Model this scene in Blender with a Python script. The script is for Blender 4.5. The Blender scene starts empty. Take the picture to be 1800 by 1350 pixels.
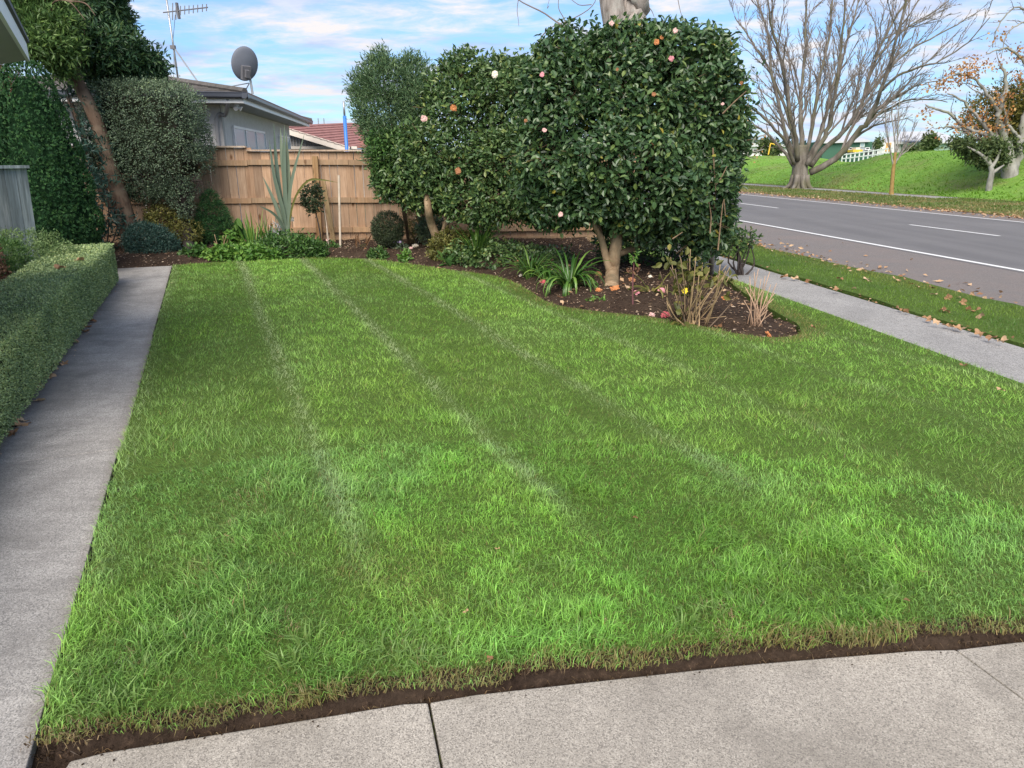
import bpy, math, random
import numpy as np
from mathutils import Vector, Matrix
from mathutils.geometry import tessellate_polygon

random.seed(11)
rng = np.random.default_rng(11)
scene = bpy.context.scene
COL = scene.collection

# ------------------------------------------------------------------ camera
FPX, CX, CY, EYE = 1248.0, 900.0, 675.0, 1.6          # focal length in photo pixels, picture centre, eye height
PITCH = math.atan(392.0 / FPX)
SP, CP = math.sin(PITCH), math.cos(PITCH)
cam_data = bpy.data.cameras.new('camera')
cam_data.sensor_width = 36.0
cam_data.lens = 36.0 * FPX / 1800.0
cam_data.clip_start = 0.05
cam_data.clip_end = 6000.0
cam = bpy.data.objects.new('camera', cam_data)
COL.objects.link(cam)
cam.location = (0, 0, EYE)
cam.rotation_euler = (math.pi / 2 - PITCH, 0, 0)
scene.camera = cam

# ------------------------------------------------------------------ light
SUN_ELEV, SUN_AZ = math.radians(44), math.radians(190)    # azimuth clockwise from +Y (behind the camera, to the left)
to_sun = Vector((math.sin(SUN_AZ) * math.cos(SUN_ELEV), math.cos(SUN_AZ) * math.cos(SUN_ELEV), math.sin(SUN_ELEV)))
sun_data = bpy.data.lights.new('sun', 'SUN')
sun_data.energy = 2.5
sun_data.angle = math.radians(50)
sun_data.color = (1.0, 0.90, 0.77)
sun = bpy.data.objects.new('sun', sun_data)
COL.objects.link(sun)
sun.rotation_euler = to_sun.to_track_quat('Z', 'Y').to_euler()
sun.location = (-30, -40, 40)

world = bpy.data.worlds.new('World')
scene.world = world
world.use_nodes = True
wn, wl = world.node_tree.nodes, world.node_tree.links
wn.clear()
w_out = wn.new('ShaderNodeOutputWorld')
w_bg = wn.new('ShaderNodeBackground')
w_bg.inputs['Strength'].default_value = 0.072
sky = wn.new('ShaderNodeTexSky')
sky.sky_type = 'NISHITA'
sky.sun_disc = False
sky.sun_elevation = SUN_ELEV
sky.sun_rotation = SUN_AZ
sky.air_density = 1.0
sky.dust_density = 0.25
sky.ozone_density = 3.0
tc = wn.new('ShaderNodeTexCoord')
sep = wn.new('ShaderNodeSeparateXYZ')
wl.new(tc.outputs['Generated'], sep.inputs[0])
def wmath(op, a, b=None, clamp=False):
    n = wn.new('ShaderNodeMath'); n.operation = op; n.use_clamp = clamp
    for i, v in enumerate((a, b)):
        if v is None: continue
        if isinstance(v, (int, float)): n.inputs[i].default_value = v
        else: wl.new(v, n.inputs[i])
    return n.outputs[0]
den = wmath('ADD', wmath('MAXIMUM', sep.outputs['Z'], 0.0), 0.10)
cmb = wn.new('ShaderNodeCombineXYZ')                       # the cloud sheet: directions cast onto a flat layer overhead
wl.new(wmath('DIVIDE', sep.outputs['X'], den), cmb.inputs[0])
wl.new(wmath('DIVIDE', sep.outputs['Y'], den), cmb.inputs[1])
def wnoise(scale, detail, rough, off, dist=0.0):
    mp = wn.new('ShaderNodeMapping'); wl.new(cmb.outputs[0], mp.inputs[0])
    mp.inputs['Location'].default_value = off
    mp.inputs['Rotation'].default_value = (0, 0, 0.5)
    mp.inputs['Scale'].default_value = (1.0, 1.35, 1.0)
    n = wn.new('ShaderNodeTexNoise'); n.inputs['Scale'].default_value = scale
    n.inputs['Detail'].default_value = detail; n.inputs['Roughness'].default_value = rough
    n.inputs['Distortion'].default_value = dist
    wl.new(mp.outputs[0], n.inputs['Vector'])
    return n.outputs[0]
def wramp(fac, stops):
    r = wn.new('ShaderNodeValToRGB'); wl.new(fac, r.inputs[0])
    e = r.color_ramp.elements
    while len(e) < len(stops): e.new(0.5)
    for el, (p, c) in zip(e, stops):
        el.position = p; el.color = (*c, 1) if len(c) == 3 else c
    return r.outputs[0]
def wmix(fac, a, b, mode='MIX'):
    n = wn.new('ShaderNodeMix'); n.data_type = 'RGBA'; n.blend_type = mode
    if isinstance(fac, (int, float)): n.inputs[0].default_value = fac
    else: wl.new(fac, n.inputs[0])
    for i, v in ((6, a), (7, b)):
        if isinstance(v, tuple): n.inputs[i].default_value = (*v, 1)
        else: wl.new(v, n.inputs[i])
    return n.outputs[2]
big = wnoise(0.55, 8, 0.62, (3.1, 1.7, 0), 0.5)
small = wnoise(2.6, 9, 0.66, (0.4, 6.2, 0), 0.3)
dens = wmath('ADD', wmath('MULTIPLY', big, 0.50), wmath('MULTIPLY', small, 0.50))
cover = wramp(dens, [(0.43, (0.05, 0.05, 0.05)), (0.50, (0.45, 0.45, 0.45)), (0.57, (1, 1, 1))])
cloud = wramp(wnoise(0.9, 6, 0.6, (7.7, 2.2, 0), 0.2), [(0.36, (3.3, 4.1, 5.9)), (0.47, (4.9, 5.3, 6.2)), (0.56, (6.5, 6.1, 5.9))])
blue = wmix(1.0, sky.outputs[0], (1.0, 1.10, 1.17), 'MULTIPLY')
low = wramp(sep.outputs['Z'], [(0.0, (0.50, 0.62, 0.80)), (0.16, (0.72, 0.82, 0.93)), (0.42, (1, 1, 1))])          # the clear air is a deeper blue low down
blue = wmix(1.0, blue, low, 'MULTIPLY')
lowc = wramp(sep.outputs['Z'], [(0.0, (0.80, 0.85, 0.95)), (0.25, (1, 1, 1))])
cloud = wmix(1.0, cloud, lowc, 'MULTIPLY')
wl.new(wmix(cover, blue, cloud), w_bg.inputs['Color'])
wl.new(w_bg.outputs[0], w_out.inputs[0])

scene.view_settings.view_transform = 'Standard'
scene.view_settings.look = 'None'
scene.view_settings.exposure = 1.2
scene.view_settings.gamma = 1.0
scene.view_settings.use_curve_mapping = False
try:
    scene.cycles.max_bounces = 7
    scene.cycles.diffuse_bounces = 4
    scene.cycles.transparent_max_bounces = 6
    scene.cycles.use_denoising = True
except Exception:
    pass

# ------------------------------------------------------------------ where things stand
def ray(px, py):
    x, v = px - CX, CY - py
    return np.array([x, FPX * CP + v * SP, -FPX * SP + v * CP])
def G(px, py, z=0.0):
    """the ground point (height z) seen at a photo pixel"""
    r = ray(px, py); t = (z - EYE) / r[2]
    return np.array([r[0] * t, r[1] * t, z])
def P3(px, py, Y):
    """the point at distance Y along the view seen at a photo pixel"""
    r = ray(px, py); t = Y / r[1]
    return np.array([r[0] * t, Y, EYE + r[2] * t])
def pxm(Y, z=0.8):
    """metres per photo pixel at distance Y"""
    return (Y * CP + (EYE - z) * SP) / FPX

ROAD_D = np.array([-0.1426, 0.9898]); ROAD_N = np.array([0.9898, 0.1426])
def R(perp, along, z=0.0):
    p = ROAD_N * perp + ROAD_D * along
    return np.array([p[0], p[1], z])
PATH_D = np.array([-0.3845, 0.9231]); PATH_N = np.array([0.9231, 0.3845])    # garden path direction, and to its right
def Q(lat, along, z=0.0):
    p = PATH_N * lat + PATH_D * along
    return np.array([p[0], p[1], z])
def lat_of(p): return float(np.dot(p[:2], PATH_N))
def alo_of(p): return float(np.dot(p[:2], PATH_D))

# ------------------------------------------------------------------ noise on arrays
def vnoise(p, freq, seed=0):
    """smooth value noise 0..1 at points p (N,2 or N,3)"""
    p = np.asarray(p, float) * freq
    if p.shape[1] == 2: p = np.concatenate([p, np.zeros((len(p), 1))], 1)
    i = np.floor(p).astype(np.int64); f = p - i; f = f * f * (3 - 2 * f)
    def h(a, b, c):
        n = (a * 374761393 + b * 668265263 + c * 2147483647 + seed * 144665) & 0xFFFFFFFF
        n = ((n ^ (n >> 13)) * 1274126177) & 0xFFFFFFFF
        n = (n ^ (n >> 16)) & 0xFFFFFFFF
        return n / 4294967295.0
    x, y, z = i[:, 0], i[:, 1], i[:, 2]
    out = 0
    for dx in (0, 1):
        wx = f[:, 0] if dx else 1 - f[:, 0]
        for dy in (0, 1):
            wy = f[:, 1] if dy else 1 - f[:, 1]
            for dz in (0, 1):
                wz = f[:, 2] if dz else 1 - f[:, 2]
                out = out + wx * wy * wz * h(x + dx, y + dy, z + dz)
    return out
def fbm(p, freq, seed=0, octs=3):
    s, a, t = 0, 1.0, 0
    for k in range(octs):
        s = s + a * vnoise(p, freq * 2 ** k, seed + 17 * k); t += a; a *= 0.5
    return s / t
def unit(v):
    v = np.asarray(v, float)
    return v / np.maximum(np.linalg.norm(v, axis=-1, keepdims=True), 1e-9)
def sstep(a, b, x):
    t = np.clip((x - a) / (b - a), 0, 1); return t * t * (3 - 2 * t)

# ------------------------------------------------------------------ materials
class NB:
    """small node builder"""
    def __init__(self, name):
        self.m = bpy.data.materials.new(name); self.m.use_nodes = True
        self.nt = self.m.node_tree; self.n = self.nt.nodes; self.l = self.nt.links
        self.b = self.n['Principled BSDF']
        self.tc = None
    def coord(self, which='Object'):
        if self.tc is None: self.tc = self.n.new('ShaderNodeTexCoord')
        return self.tc.outputs[which]
    def pos(self):
        return self.n.new('ShaderNodeNewGeometry').outputs['Position']
    def map(self, vec, scale=(1, 1, 1), loc=(0, 0, 0), rot=(0, 0, 0)):
        m = self.n.new('ShaderNodeMapping'); self.l.new(vec, m.inputs[0])
        m.inputs['Location'].default_value = loc; m.inputs['Rotation'].default_value = rot; m.inputs['Scale'].default_value = scale
        return m.outputs[0]
    def noise(self, vec, scale, detail=4, rough=0.55, dist=0.0, out=0):
        t = self.n.new('ShaderNodeTexNoise'); self.l.new(vec, t.inputs['Vector'])
        t.inputs['Scale'].default_value = scale; t.inputs['Detail'].default_value = detail
        t.inputs['Roughness'].default_value = rough; t.inputs['Distortion'].default_value = dist
        return t.outputs[out]
    def voronoi(self, vec, scale, feature='F1', out='Distance'):
        t = self.n.new('ShaderNodeTexVoronoi'); t.feature = feature; self.l.new(vec, t.inputs['Vector'])
        t.inputs['Scale'].default_value = scale
        return t.outputs[out]
    def ramp(self, fac, stops, interp='LINEAR'):
        r = self.n.new('ShaderNodeValToRGB'); self.l.new(fac, r.inputs[0]); r.color_ramp.interpolation = interp
        e = r.color_ramp.elements
        while len(e) < len(stops): e.new(0.5)
        for el, (p, c) in zip(e, stops):
            if isinstance(c, (int, float)): c = (c, c, c)
            el.position = p; el.color = (*c, 1)
        return r.outputs[0]
    def mix(self, fac, a, b, mode='MIX'):
        n = self.n.new('ShaderNodeMix'); n.data_type = 'RGBA'; n.blend_type = mode
        if isinstance(fac, (int, float)): n.inputs[0].default_value = fac
        else: self.l.new(fac, n.inputs[0])
        for i, v in ((6, a), (7, b)):
            if isinstance(v, (tuple, list)): n.inputs[i].default_value = (*v, 1)
            else: self.l.new(v, n.inputs[i])
        return n.outputs[2]
    def math(self, op, a, b=None, clamp=False):
        n = self.n.new('ShaderNodeMath'); n.operation = op; n.use_clamp = clamp
        for i, v in enumerate((a, b)):
            if v is None: continue
            if isinstance(v, (int, float)): n.inputs[i].default_value = v
            else: self.l.new(v, n.inputs[i])
        return n.outputs[0]
    def attr(self, name, out='Fac'):
        a = self.n.new('ShaderNodeAttribute'); a.attribute_name = name
        return a.outputs[out]
    def objrand(self):
        return self.n.new('ShaderNodeObjectInfo').outputs['Random']
    def color(self, c): 
        if isinstance(c, (tuple, list)): self.b.inputs['Base Color'].default_value = (*c, 1)
        else: self.l.new(c, self.b.inputs['Base Color'])
    def rough(self, r):
        if isinstance(r, (int, float)): self.b.inputs['Roughness'].default_value = r
        else: self.l.new(r, self.b.inputs['Roughness'])
    def spec(self, s): self.b.inputs['Specular IOR Level'].default_value = s
    def metal(self, s): self.b.inputs['Metallic'].default_value = s
    def bump(self, h, strength=0.3, dist=0.01):
        n = self.n.new('ShaderNodeBump'); n.inputs['Strength'].default_value = strength; n.inputs['Distance'].default_value = dist
        self.l.new(h, n.inputs['Height']); self.l.new(n.outputs[0], self.b.inputs['Normal'])
    def translucent(self, col, fac):
        t = self.n.new('ShaderNodeBsdfTranslucent')
        if isinstance(col, (tuple, list)): t.inputs[0].default_value = (*col, 1)
        else: self.l.new(col, t.inputs[0])
        mx = self.n.new('ShaderNodeMixShader'); mx.inputs[0].default_value = fac
        out = self.n['Material Output']
        self.l.new(self.b.outputs[0], mx.inputs[1]); self.l.new(t.outputs[0], mx.inputs[2])
        self.l.new(mx.outputs[0], out.inputs[0])

MATS = {}
def leaf_mat(name, stops, rough=0.5, spec=0.4, trans=0.25, tint=1.5, clump=None):
    """leaf material: colour from the per-leaf value 'rnd', with slow variation through the plant"""
    if name in MATS: return MATS[name]
    b = NB(name)
    c = b.ramp(b.attr('rnd'), stops)
    if clump:
        n = b.noise(b.pos(), clump, 2)
        c = b.mix(b.ramp(n, [(0.35, 0.0), (0.65, 0.35)]), c, tuple(x * tint for x in stops[len(stops) // 2][1]))
    b.color(c); b.rough(rough); b.spec(spec)
    if trans: b.translucent(c, trans)
    MATS[name] = b.m
    return b.m
def bark_mat(name, c1, c2, c3, scale=6.0, stretch=0.25, bump=0.5):
    if name in MATS: return MATS[name]
    b = NB(name)
    v = b.map(b.coord('Object'), scale=(1, 1, stretch))
    n = b.noise(v, scale, 7, 0.65, 0.3)
    n2 = b.noise(b.coord('Object'), scale * 0.35, 3)
    c = b.mix(b.ramp(n, [(0.35, 0.0), (0.62, 1.0)]), c1, c2)
    c = b.mix(b.ramp(n2, [(0.48, 0.0), (0.62, 0.8)]), c, c3)
    b.color(c); b.rough(0.88); b.spec(0.2)
    b.bump(n, bump, 0.02)
    MATS[name] = b.m
    return b.m
def plain_mat(name, col, rough=0.6, spec=0.4, metal=0.0, var=0.12, scale=3.0, bump=0.0):
    if name in MATS: return MATS[name]
    b = NB(name)
    n = b.noise(b.coord('Object'), scale, 6, 0.6)
    lo = tuple(x * (1 - var) for x in col); hi = tuple(min(1, x * (1 + var)) for x in col)
    b.color(b.ramp(n, [(0.3, lo), (0.7, hi)])); b.rough(rough); b.spec(spec); b.metal(metal)
    if bump: b.bump(b.noise(b.coord('Object'), scale * 12, 4), bump, 0.004)
    MATS[name] = b.m
    return b.m

# ------------------------------------------------------------------ mesh helpers
def mesh_np(name, V, polys, mat=None, attrs=None, smooth=False):
    """a mesh from a vertex array and a list of (M,k) index arrays"""
    V = np.asarray(V, np.float32).reshape(-1, 3)
    me = bpy.data.meshes.new(name)
    polys = [np.asarray(p, np.int32) for p in polys if len(p)]
    me.vertices.add(len(V)); me.vertices.foreach_set('co', V.ravel())
    loops = np.concatenate([p.ravel() for p in polys])
    sizes = np.concatenate([np.full(len(p), p.shape[1], np.int32) for p in polys])
    starts = np.concatenate([[0], np.cumsum(sizes)[:-1]]).astype(np.int32)
    me.loops.add(len(loops)); me.loops.foreach_set('vertex_index', loops)
    me.polygons.add(len(sizes)); me.polygons.foreach_set('loop_start', starts)
    me.polygons.foreach_set('loop_total', sizes)
    me.polygons.foreach_set('use_smooth', np.full(len(sizes), bool(smooth)))
    for k, a in (attrs or {}).items():
        a = np.asarray(a, np.float32)
        if a.ndim == 1:
            at = me.attributes.new(k, 'FLOAT', 'POINT'); at.data.foreach_set('value', a)
        else:
            at = me.attributes.new(k, 'FLOAT_COLOR', 'POINT')
            at.data.foreach_set('color', np.concatenate([a, np.ones((len(a), 1), np.float32)], 1).ravel())
    me.update(calc_edges=True)
    me.validate()
    if mat: me.materials.append(mat)
    return me
def tag(o, label=None, cat=None, group=None, kind=None):
    if label: o['label'] = label
    if cat: o['category'] = cat
    if group: o['group'] = group
    if kind: o['kind'] = kind
    return o
def wloc(o):
    v = np.zeros(3)
    while o is not None:
        v = v + np.array(o.location); o = o.parent
    return v
def obj(name, V, polys, mat, parent=None, attrs=None, smooth=False, kind=None, loc=None):
    """one mesh object from world-space vertices; a child's vertices are moved into its parent's frame"""
    V = np.asarray(V, float).reshape(-1, 3)
    if loc is None: loc = np.zeros(3)
    loc = np.asarray(loc, float)
    base = wloc(parent) if parent is not None else np.zeros(3)
    o = bpy.data.objects.new(name, mesh_np(name, V - base - loc, polys, mat, attrs, smooth))
    COL.objects.link(o); o.location = loc
    if parent is not None: o.parent = parent
    if kind: o['kind'] = kind
    return o
def thing(name, label, cat, loc, group=None):
    o = bpy.data.objects.new(name, None); COL.objects.link(o)
    o.location = [float(x) for x in loc]; o.empty_display_size = 0.2
    return tag(o, label, cat, group)
class MB:
    """collects shapes for one mesh"""
    def __init__(self): self.V = []; self.P = {}; self.n = 0; self.A = []
    def add(self, V, polys, rnd=None):
        V = np.asarray(V, float).reshape(-1, 3)
        for p in polys:
            p = np.asarray(p, int)
            if p.ndim == 1: p = p[None]
            if len(p): self.P.setdefault(p.shape[1], []).append(p + self.n)
        self.V.append(V); self.n += len(V)
        self.A.append(np.full(len(V), rng.random() if rnd is None else rnd) if np.isscalar(rnd) or rnd is None else rnd)
        return self
    def box(self, c, s, rot=None, rnd=None):
        """box of size s about centre c, rot a 3x3 whose columns are its axes"""
        q = np.array([[x, y, z] for z in (-.5, .5) for y in (-.5, .5) for x in (-.5, .5)]) * np.asarray(s, float)
        if rot is not None: q = q @ np.asarray(rot, float).T
        return self.add(q + np.asarray(c, float), [[0, 2, 3, 1], [4, 5, 7, 6], [0, 1, 5, 4], [2, 6, 7, 3], [0, 4, 6, 2], [1, 3, 7, 5]], rnd)
    def tube(self, pts, rad, sides=6, cap=True, rnd=None):
        V, P = tube_np(pts, rad, sides, cap); return self.add(V, P, rnd)
    def prism(self, poly, z0, z1, rnd=None):
        """a flat polygon (x,y) from z0 up to z1"""
        poly = np.array([[float(q[0]), float(q[1])] for q in poly]); n = len(poly)
        if np.sum(poly[:, 0] * np.roll(poly[:, 1], -1) - np.roll(poly[:, 0], -1) * poly[:, 1]) < 0: poly = poly[::-1]
        lo = np.c_[poly, np.full(n, z0)]; hi = np.c_[poly, np.full(n, z1)]
        tris = tessellate_polygon([[Vector((*p, 0)) for p in poly]])
        t = [list(x) for x in tris]
        top = []
        for a, b_, c in t:
            ar = (poly[b_][0] - poly[a][0]) * (poly[c][1] - poly[a][1]) - (poly[c][0] - poly[a][0]) * (poly[b_][1] - poly[a][1])
            top.append([a + n, b_ + n, c + n] if ar > 0 else [a + n, c + n, b_ + n])
        bot = [[a - n, c - n, b_ - n] for a, b_, c in top]
        side = [[i, (i + 1) % n, (i + 1) % n + n, i + n] for i in range(n)]
        return self.add(np.r_[lo, hi], [top, bot, side], rnd)
    def build(self, name, mat, parent=None, smooth=False, kind=None, loc=None):
        V = np.concatenate(self.V)
        return obj(name, V, [np.concatenate(p) for p in self.P.values()], mat, parent,
                   {'rnd': np.concatenate(self.A)}, smooth, kind, loc)
def frames(pts):
    pts = np.asarray(pts, float)
    t = np.gradient(pts, axis=0); t = unit(t)
    ref = np.array([0, 0, 1.0]) if abs(t[0, 2]) < 0.9 else np.array([1.0, 0, 0])
    a = np.cross(t, ref); 
    bad = np.linalg.norm(a, axis=1) < 0.05
    if bad.any(): a[bad] = np.cross(t[bad], np.array([0.31, 0.95, 0.1]))
    a = unit(a); b = np.cross(t, a)
    return t, a, b
def tube_np(pts, rad, sides=6, cap=True):
    pts = np.asarray(pts, float); n = len(pts)
    rad = np.broadcast_to(np.asarray(rad, float), (n,))
    t, a, b = frames(pts)
    for i in range(1, n):                                    # carry the frame along so that the tube does not twist
        v = a[i - 1] - t[i] * np.dot(a[i - 1], t[i]); l = np.linalg.norm(v)
        if l > 1e-4: a[i] = v / l; b[i] = np.cross(t[i], a[i])
    th = np.linspace(0, 2 * np.pi, sides, endpoint=False)
    ring = (np.cos(th)[None, :, None] * a[:, None] + np.sin(th)[None, :, None] * b[:, None]) * rad[:, None, None]
    V = (pts[:, None] + ring).reshape(-1, 3)
    i = np.arange(n - 1)[:, None] * sides; j = np.arange(sides)[None]; k = (j + 1) % sides
    quads = np.stack([i + j, i + k, i + sides + k, i + sides + j], -1).reshape(-1, 4)
    P = [quads]
    if cap:
        V = np.r_[V, pts[[0]], pts[[-1]]]; m = n * sides; e = (n - 1) * sides
        s = np.arange(sides); s2 = (s + 1) % sides
        P.append(np.stack([np.full(sides, m), s2, s], -1)); P.append(np.stack([np.full(sides, m + 1), e + s, e + s2], -1))
    return V, P
def spline(pts, n):
    """Catmull-Rom through the points"""
    p = np.asarray(pts, float)
    p = np.r_[[2 * p[0] - p[1]], p, [2 * p[-1] - p[-2]]]
    m = len(p) - 3; u = np.linspace(0, m - 1e-6, n); i = u.astype(int); t = (u - i)[:, None]
    a, b, c, d = p[i], p[i + 1], p[i + 2], p[i + 3]
    return 0.5 * (2 * b + (c - a) * t + (2 * a - 5 * b + 4 * c - d) * t ** 2 + (3 * b - a - 3 * c + d) * t ** 3)

# leaf shapes: (across, along, lift)
LEAF_DIAMOND = (np.array([[0, 0, 0], [.5, .45, .1], [0, 1, 0], [-.5, .45, .1]]), [[0, 1, 2], [0, 2, 3]])
LEAF_OVAL = (np.array([[0, 0, 0], [.38, .22, .1], [.46, .58, .1], [0, 1, -.10], [-.46, .58, .1], [-.38, .22, .1]]), [[0, 1, 2, 3], [0, 3, 4, 5]])
LEAF_BLADE = (np.array([[.5, 0, 0], [-.5, 0, 0], [-.42, .55, .02], [.42, .55, .02], [0, 1, -.06]]), [[0, 3, 2, 1], [3, 4, 2]])
LEAF_TRI = (np.array([[.5, 0, 0], [-.5, 0, 0], [0, 1, 0]]), [[0, 2, 1]])
def leaf_arrays(pos, d, n, L, W, shape):
    T, faces = shape
    pos = np.asarray(pos, float); N = len(pos)
    d = unit(d); s = unit(np.cross(d, n)); n = np.cross(s, d)
    L = np.broadcast_to(np.asarray(L, float), (N,))[:, None, None]; W = np.broadcast_to(np.asarray(W, float), (N,))[:, None, None]
    V = pos[:, None] + s[:, None] * (T[None, :, :1] * W) + d[:, None] * (T[None, :, 1:2] * L) + n[:, None] * (T[None, :, 2:] * L)
    k = len(T); off = (np.arange(N) * k)[:, None, None]
    by = {}
    for f in faces: by.setdefault(len(f), []).append(f)
    polys = [(np.array(fs)[None] + off).reshape(-1, m) for m, fs in by.items()]
    return V.reshape(-1, 3), polys, k
def leaf_obj(name, pos, d, n, L, W, mat, parent=None, shape=LEAF_DIAMOND, rnd=None, kind=None, loc=None):
    V, polys, k = leaf_arrays(pos, d, n, L, W, shape)
    if rnd is None: rnd = rng.random(len(pos))
    return obj(name, V, polys, mat, parent, {'rnd': np.repeat(rnd, k)}, False, kind, loc)
def rand_dir(n):
    return unit(rng.normal(size=(n, 3)))
def sample_blobs(blobs, n, shell=(0.78, 1.02), bump=0.14, freq=1.6, seed=3, deep=0.80, zmin=None):
    """points on the uneven outside of a union of ellipsoids; returns points and outward normals"""
    C = np.array([b[0] for b in blobs], float); Rr = np.array([b[1] for b in blobs], float)
    w = (Rr[:, 0] * Rr[:, 1] + Rr[:, 1] * Rr[:, 2] + Rr[:, 0] * Rr[:, 2]); w = w / w.sum()
    outp, outn, got = [], [], 0
    while got < n:
        m = int((n - got) * 1.8) + 60
        k = rng.choice(len(blobs), m, p=w)
        u = rand_dir(m)
        rr = shell[0] + (shell[1] - shell[0]) * np.sqrt(rng.random(m))
        surf = C[k] + u * Rr[k]
        rr = rr * (1 + bump * 2 * (fbm(surf, freq, seed, 2) - 0.5))
        p = C[k] + u * Rr[k] * rr[:, None]
        ok = np.ones(m, bool)
        for j in range(len(blobs)):
            q = np.linalg.norm((p - C[j]) / Rr[j], axis=1)
            ok &= (k == j) | (q > deep)
        if zmin is not None: ok &= p[:, 2] > zmin
        p, nn = p[ok], unit(u[ok] / Rr[k][ok])
        outp.append(p); outn.append(nn); got += len(p)
    return np.concatenate(outp)[:n], np.concatenate(outn)[:n]
def in_poly(p, poly):
    x, y = p[:, 0], p[:, 1]; poly = np.asarray(poly)[:, :2]
    c = np.zeros(len(p), bool); j = len(poly) - 1
    for i in range(len(poly)):
        xi, yi = poly[i]; xj, yj = poly[j]
        hit = ((yi > y) != (yj > y)) & (x < (xj - xi) * (y - yi) / (yj - yi + 1e-12) + xi)
        c ^= hit; j = i
    return c
def seg_dist(p, a, b):
    a, b = np.asarray(a)[:2], np.asarray(b)[:2]; d = b - a
    t = np.clip(((p[:, :2] - a) @ d) / (d @ d), 0, 1)
    return np.linalg.norm(p[:, :2] - (a + t[:, None] * d), axis=1)
def poly_dist(p, line):
    return np.min([seg_dist(p, line[i], line[i + 1]) for i in range(len(line) - 1)], axis=0)
def axes(dir_xy):
    """columns: along, across, up"""
    d = unit(np.array([dir_xy[0], dir_xy[1], 0.0])); u = np.array([0, 0, 1.0])
    return np.c_[d, np.cross(u, d), u]
# ================================================================== MATERIALS OF THE SETTING
def make_concrete(name, c_lo, c_hi, speck_dark, speck_scale, stain=0.25, band=False):
    b = NB(name); p = b.pos()
    grain = b.noise(p, speck_scale, 3, 0.7)
    cells = b.voronoi(p, speck_scale * 0.75, out='Color')
    sepc = b.n.new('ShaderNodeSeparateColor'); b.l.new(cells, sepc.inputs[0])
    c = b.mix(b.ramp(grain, [(0.34, 0.0), (0.66, 1.0)]), c_lo, c_hi)
    c = b.mix(b.ramp(sepc.outputs[0], [(0.55, 0.0), (0.85, 0.75)]), c, speck_dark)
    c = b.mix(b.ramp(sepc.outputs[1], [(0.72, 0.0), (0.9, 0.6)]), c, tuple(min(1, x * 1.25) for x in c_hi))
    st = b.noise(p, 1.1, 7, 0.68, 0.6)
    c = b.mix(b.ramp(st, [(0.36, stain), (0.58, 0.0)]), c, tuple(x * 0.52 for x in c_lo))
    st2 = b.noise(p, 3.7, 6, 0.7, 0.4)
    c = b.mix(b.ramp(st2, [(0.52, 0.0), (0.70, stain * 0.8)]), c, tuple(x * 0.66 for x in c_lo))
    if band:                                                    # trowelled across the path
        v = b.map(p, rot=(0, 0, -0.395), scale=(1.2, 9, 1))
        st3 = b.noise(v, 2.2, 5, 0.6)
        c = b.mix(b.ramp(st3, [(0.45, 0.0), (0.72, 0.34)]), c, tuple(x * 0.6 for x in c_lo))
        # damp dirt and algae creeping in from the hedge, a thin dark line at the lawn edge
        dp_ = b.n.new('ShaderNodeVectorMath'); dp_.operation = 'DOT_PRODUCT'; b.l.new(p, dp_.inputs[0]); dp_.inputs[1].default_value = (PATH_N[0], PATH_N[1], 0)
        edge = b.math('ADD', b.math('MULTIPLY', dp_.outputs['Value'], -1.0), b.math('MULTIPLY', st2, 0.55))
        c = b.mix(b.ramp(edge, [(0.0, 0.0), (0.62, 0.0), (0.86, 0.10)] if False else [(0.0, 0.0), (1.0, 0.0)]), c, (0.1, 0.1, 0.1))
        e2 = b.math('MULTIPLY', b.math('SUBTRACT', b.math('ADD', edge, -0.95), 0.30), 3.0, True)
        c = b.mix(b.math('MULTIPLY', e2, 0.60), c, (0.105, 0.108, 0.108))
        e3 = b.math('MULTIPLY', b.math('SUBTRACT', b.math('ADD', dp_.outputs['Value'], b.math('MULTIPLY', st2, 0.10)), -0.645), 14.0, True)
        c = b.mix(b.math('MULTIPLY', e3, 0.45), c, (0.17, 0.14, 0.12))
    b.color(c); b.rough(0.9); b.spec(0.25)
    b.bump(b.math('ADD', grain, b.math('MULTIPLY', sepc.outputs[0], 0.6)), 0.55, 0.003)
    return b.m
M_drive = make_concrete('driveway_concrete', (0.29, 0.262, 0.225), (0.52, 0.478, 0.412), (0.16, 0.146, 0.128), 360, 0.52)
M_path = make_concrete('path_concrete', (0.275, 0.262, 0.248), (0.505, 0.485, 0.46), (0.16, 0.158, 0.155), 300, 0.55, True)
M_foot = make_concrete('footpath_concrete', (0.24, 0.235, 0.23), (0.43, 0.42, 0.405), (0.13, 0.125, 0.12), 200, 0.3)

b = NB('soil'); p = b.pos()
n = b.noise(p, 38, 8, 0.75); n2 = b.noise(p, 2.2, 4)
c = b.ramp(n, [(0.30, (0.018, 0.012, 0.009)), (0.55, (0.055, 0.037, 0.027)), (0.74, (0.15, 0.10, 0.068))])
c = b.mix(b.ramp(n2, [(0.4, 0.0), (0.7, 0.5)]), c, (0.11, 0.078, 0.055))
b.color(c); b.rough(0.95); b.spec(0.1); b.bump(n, 0.9, 0.03); M_soil = b.m

b = NB('turf_soil'); p = b.pos()
n = b.noise(p, 30, 6, 0.7)
b.color(b.ramp(n, [(0.3, (0.050, 0.085, 0.018)), (0.7, (0.105, 0.165, 0.036))])); b.rough(0.95); b.spec(0.1); b.bump(n, 0.8, 0.02); M_turf = b.m

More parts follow.
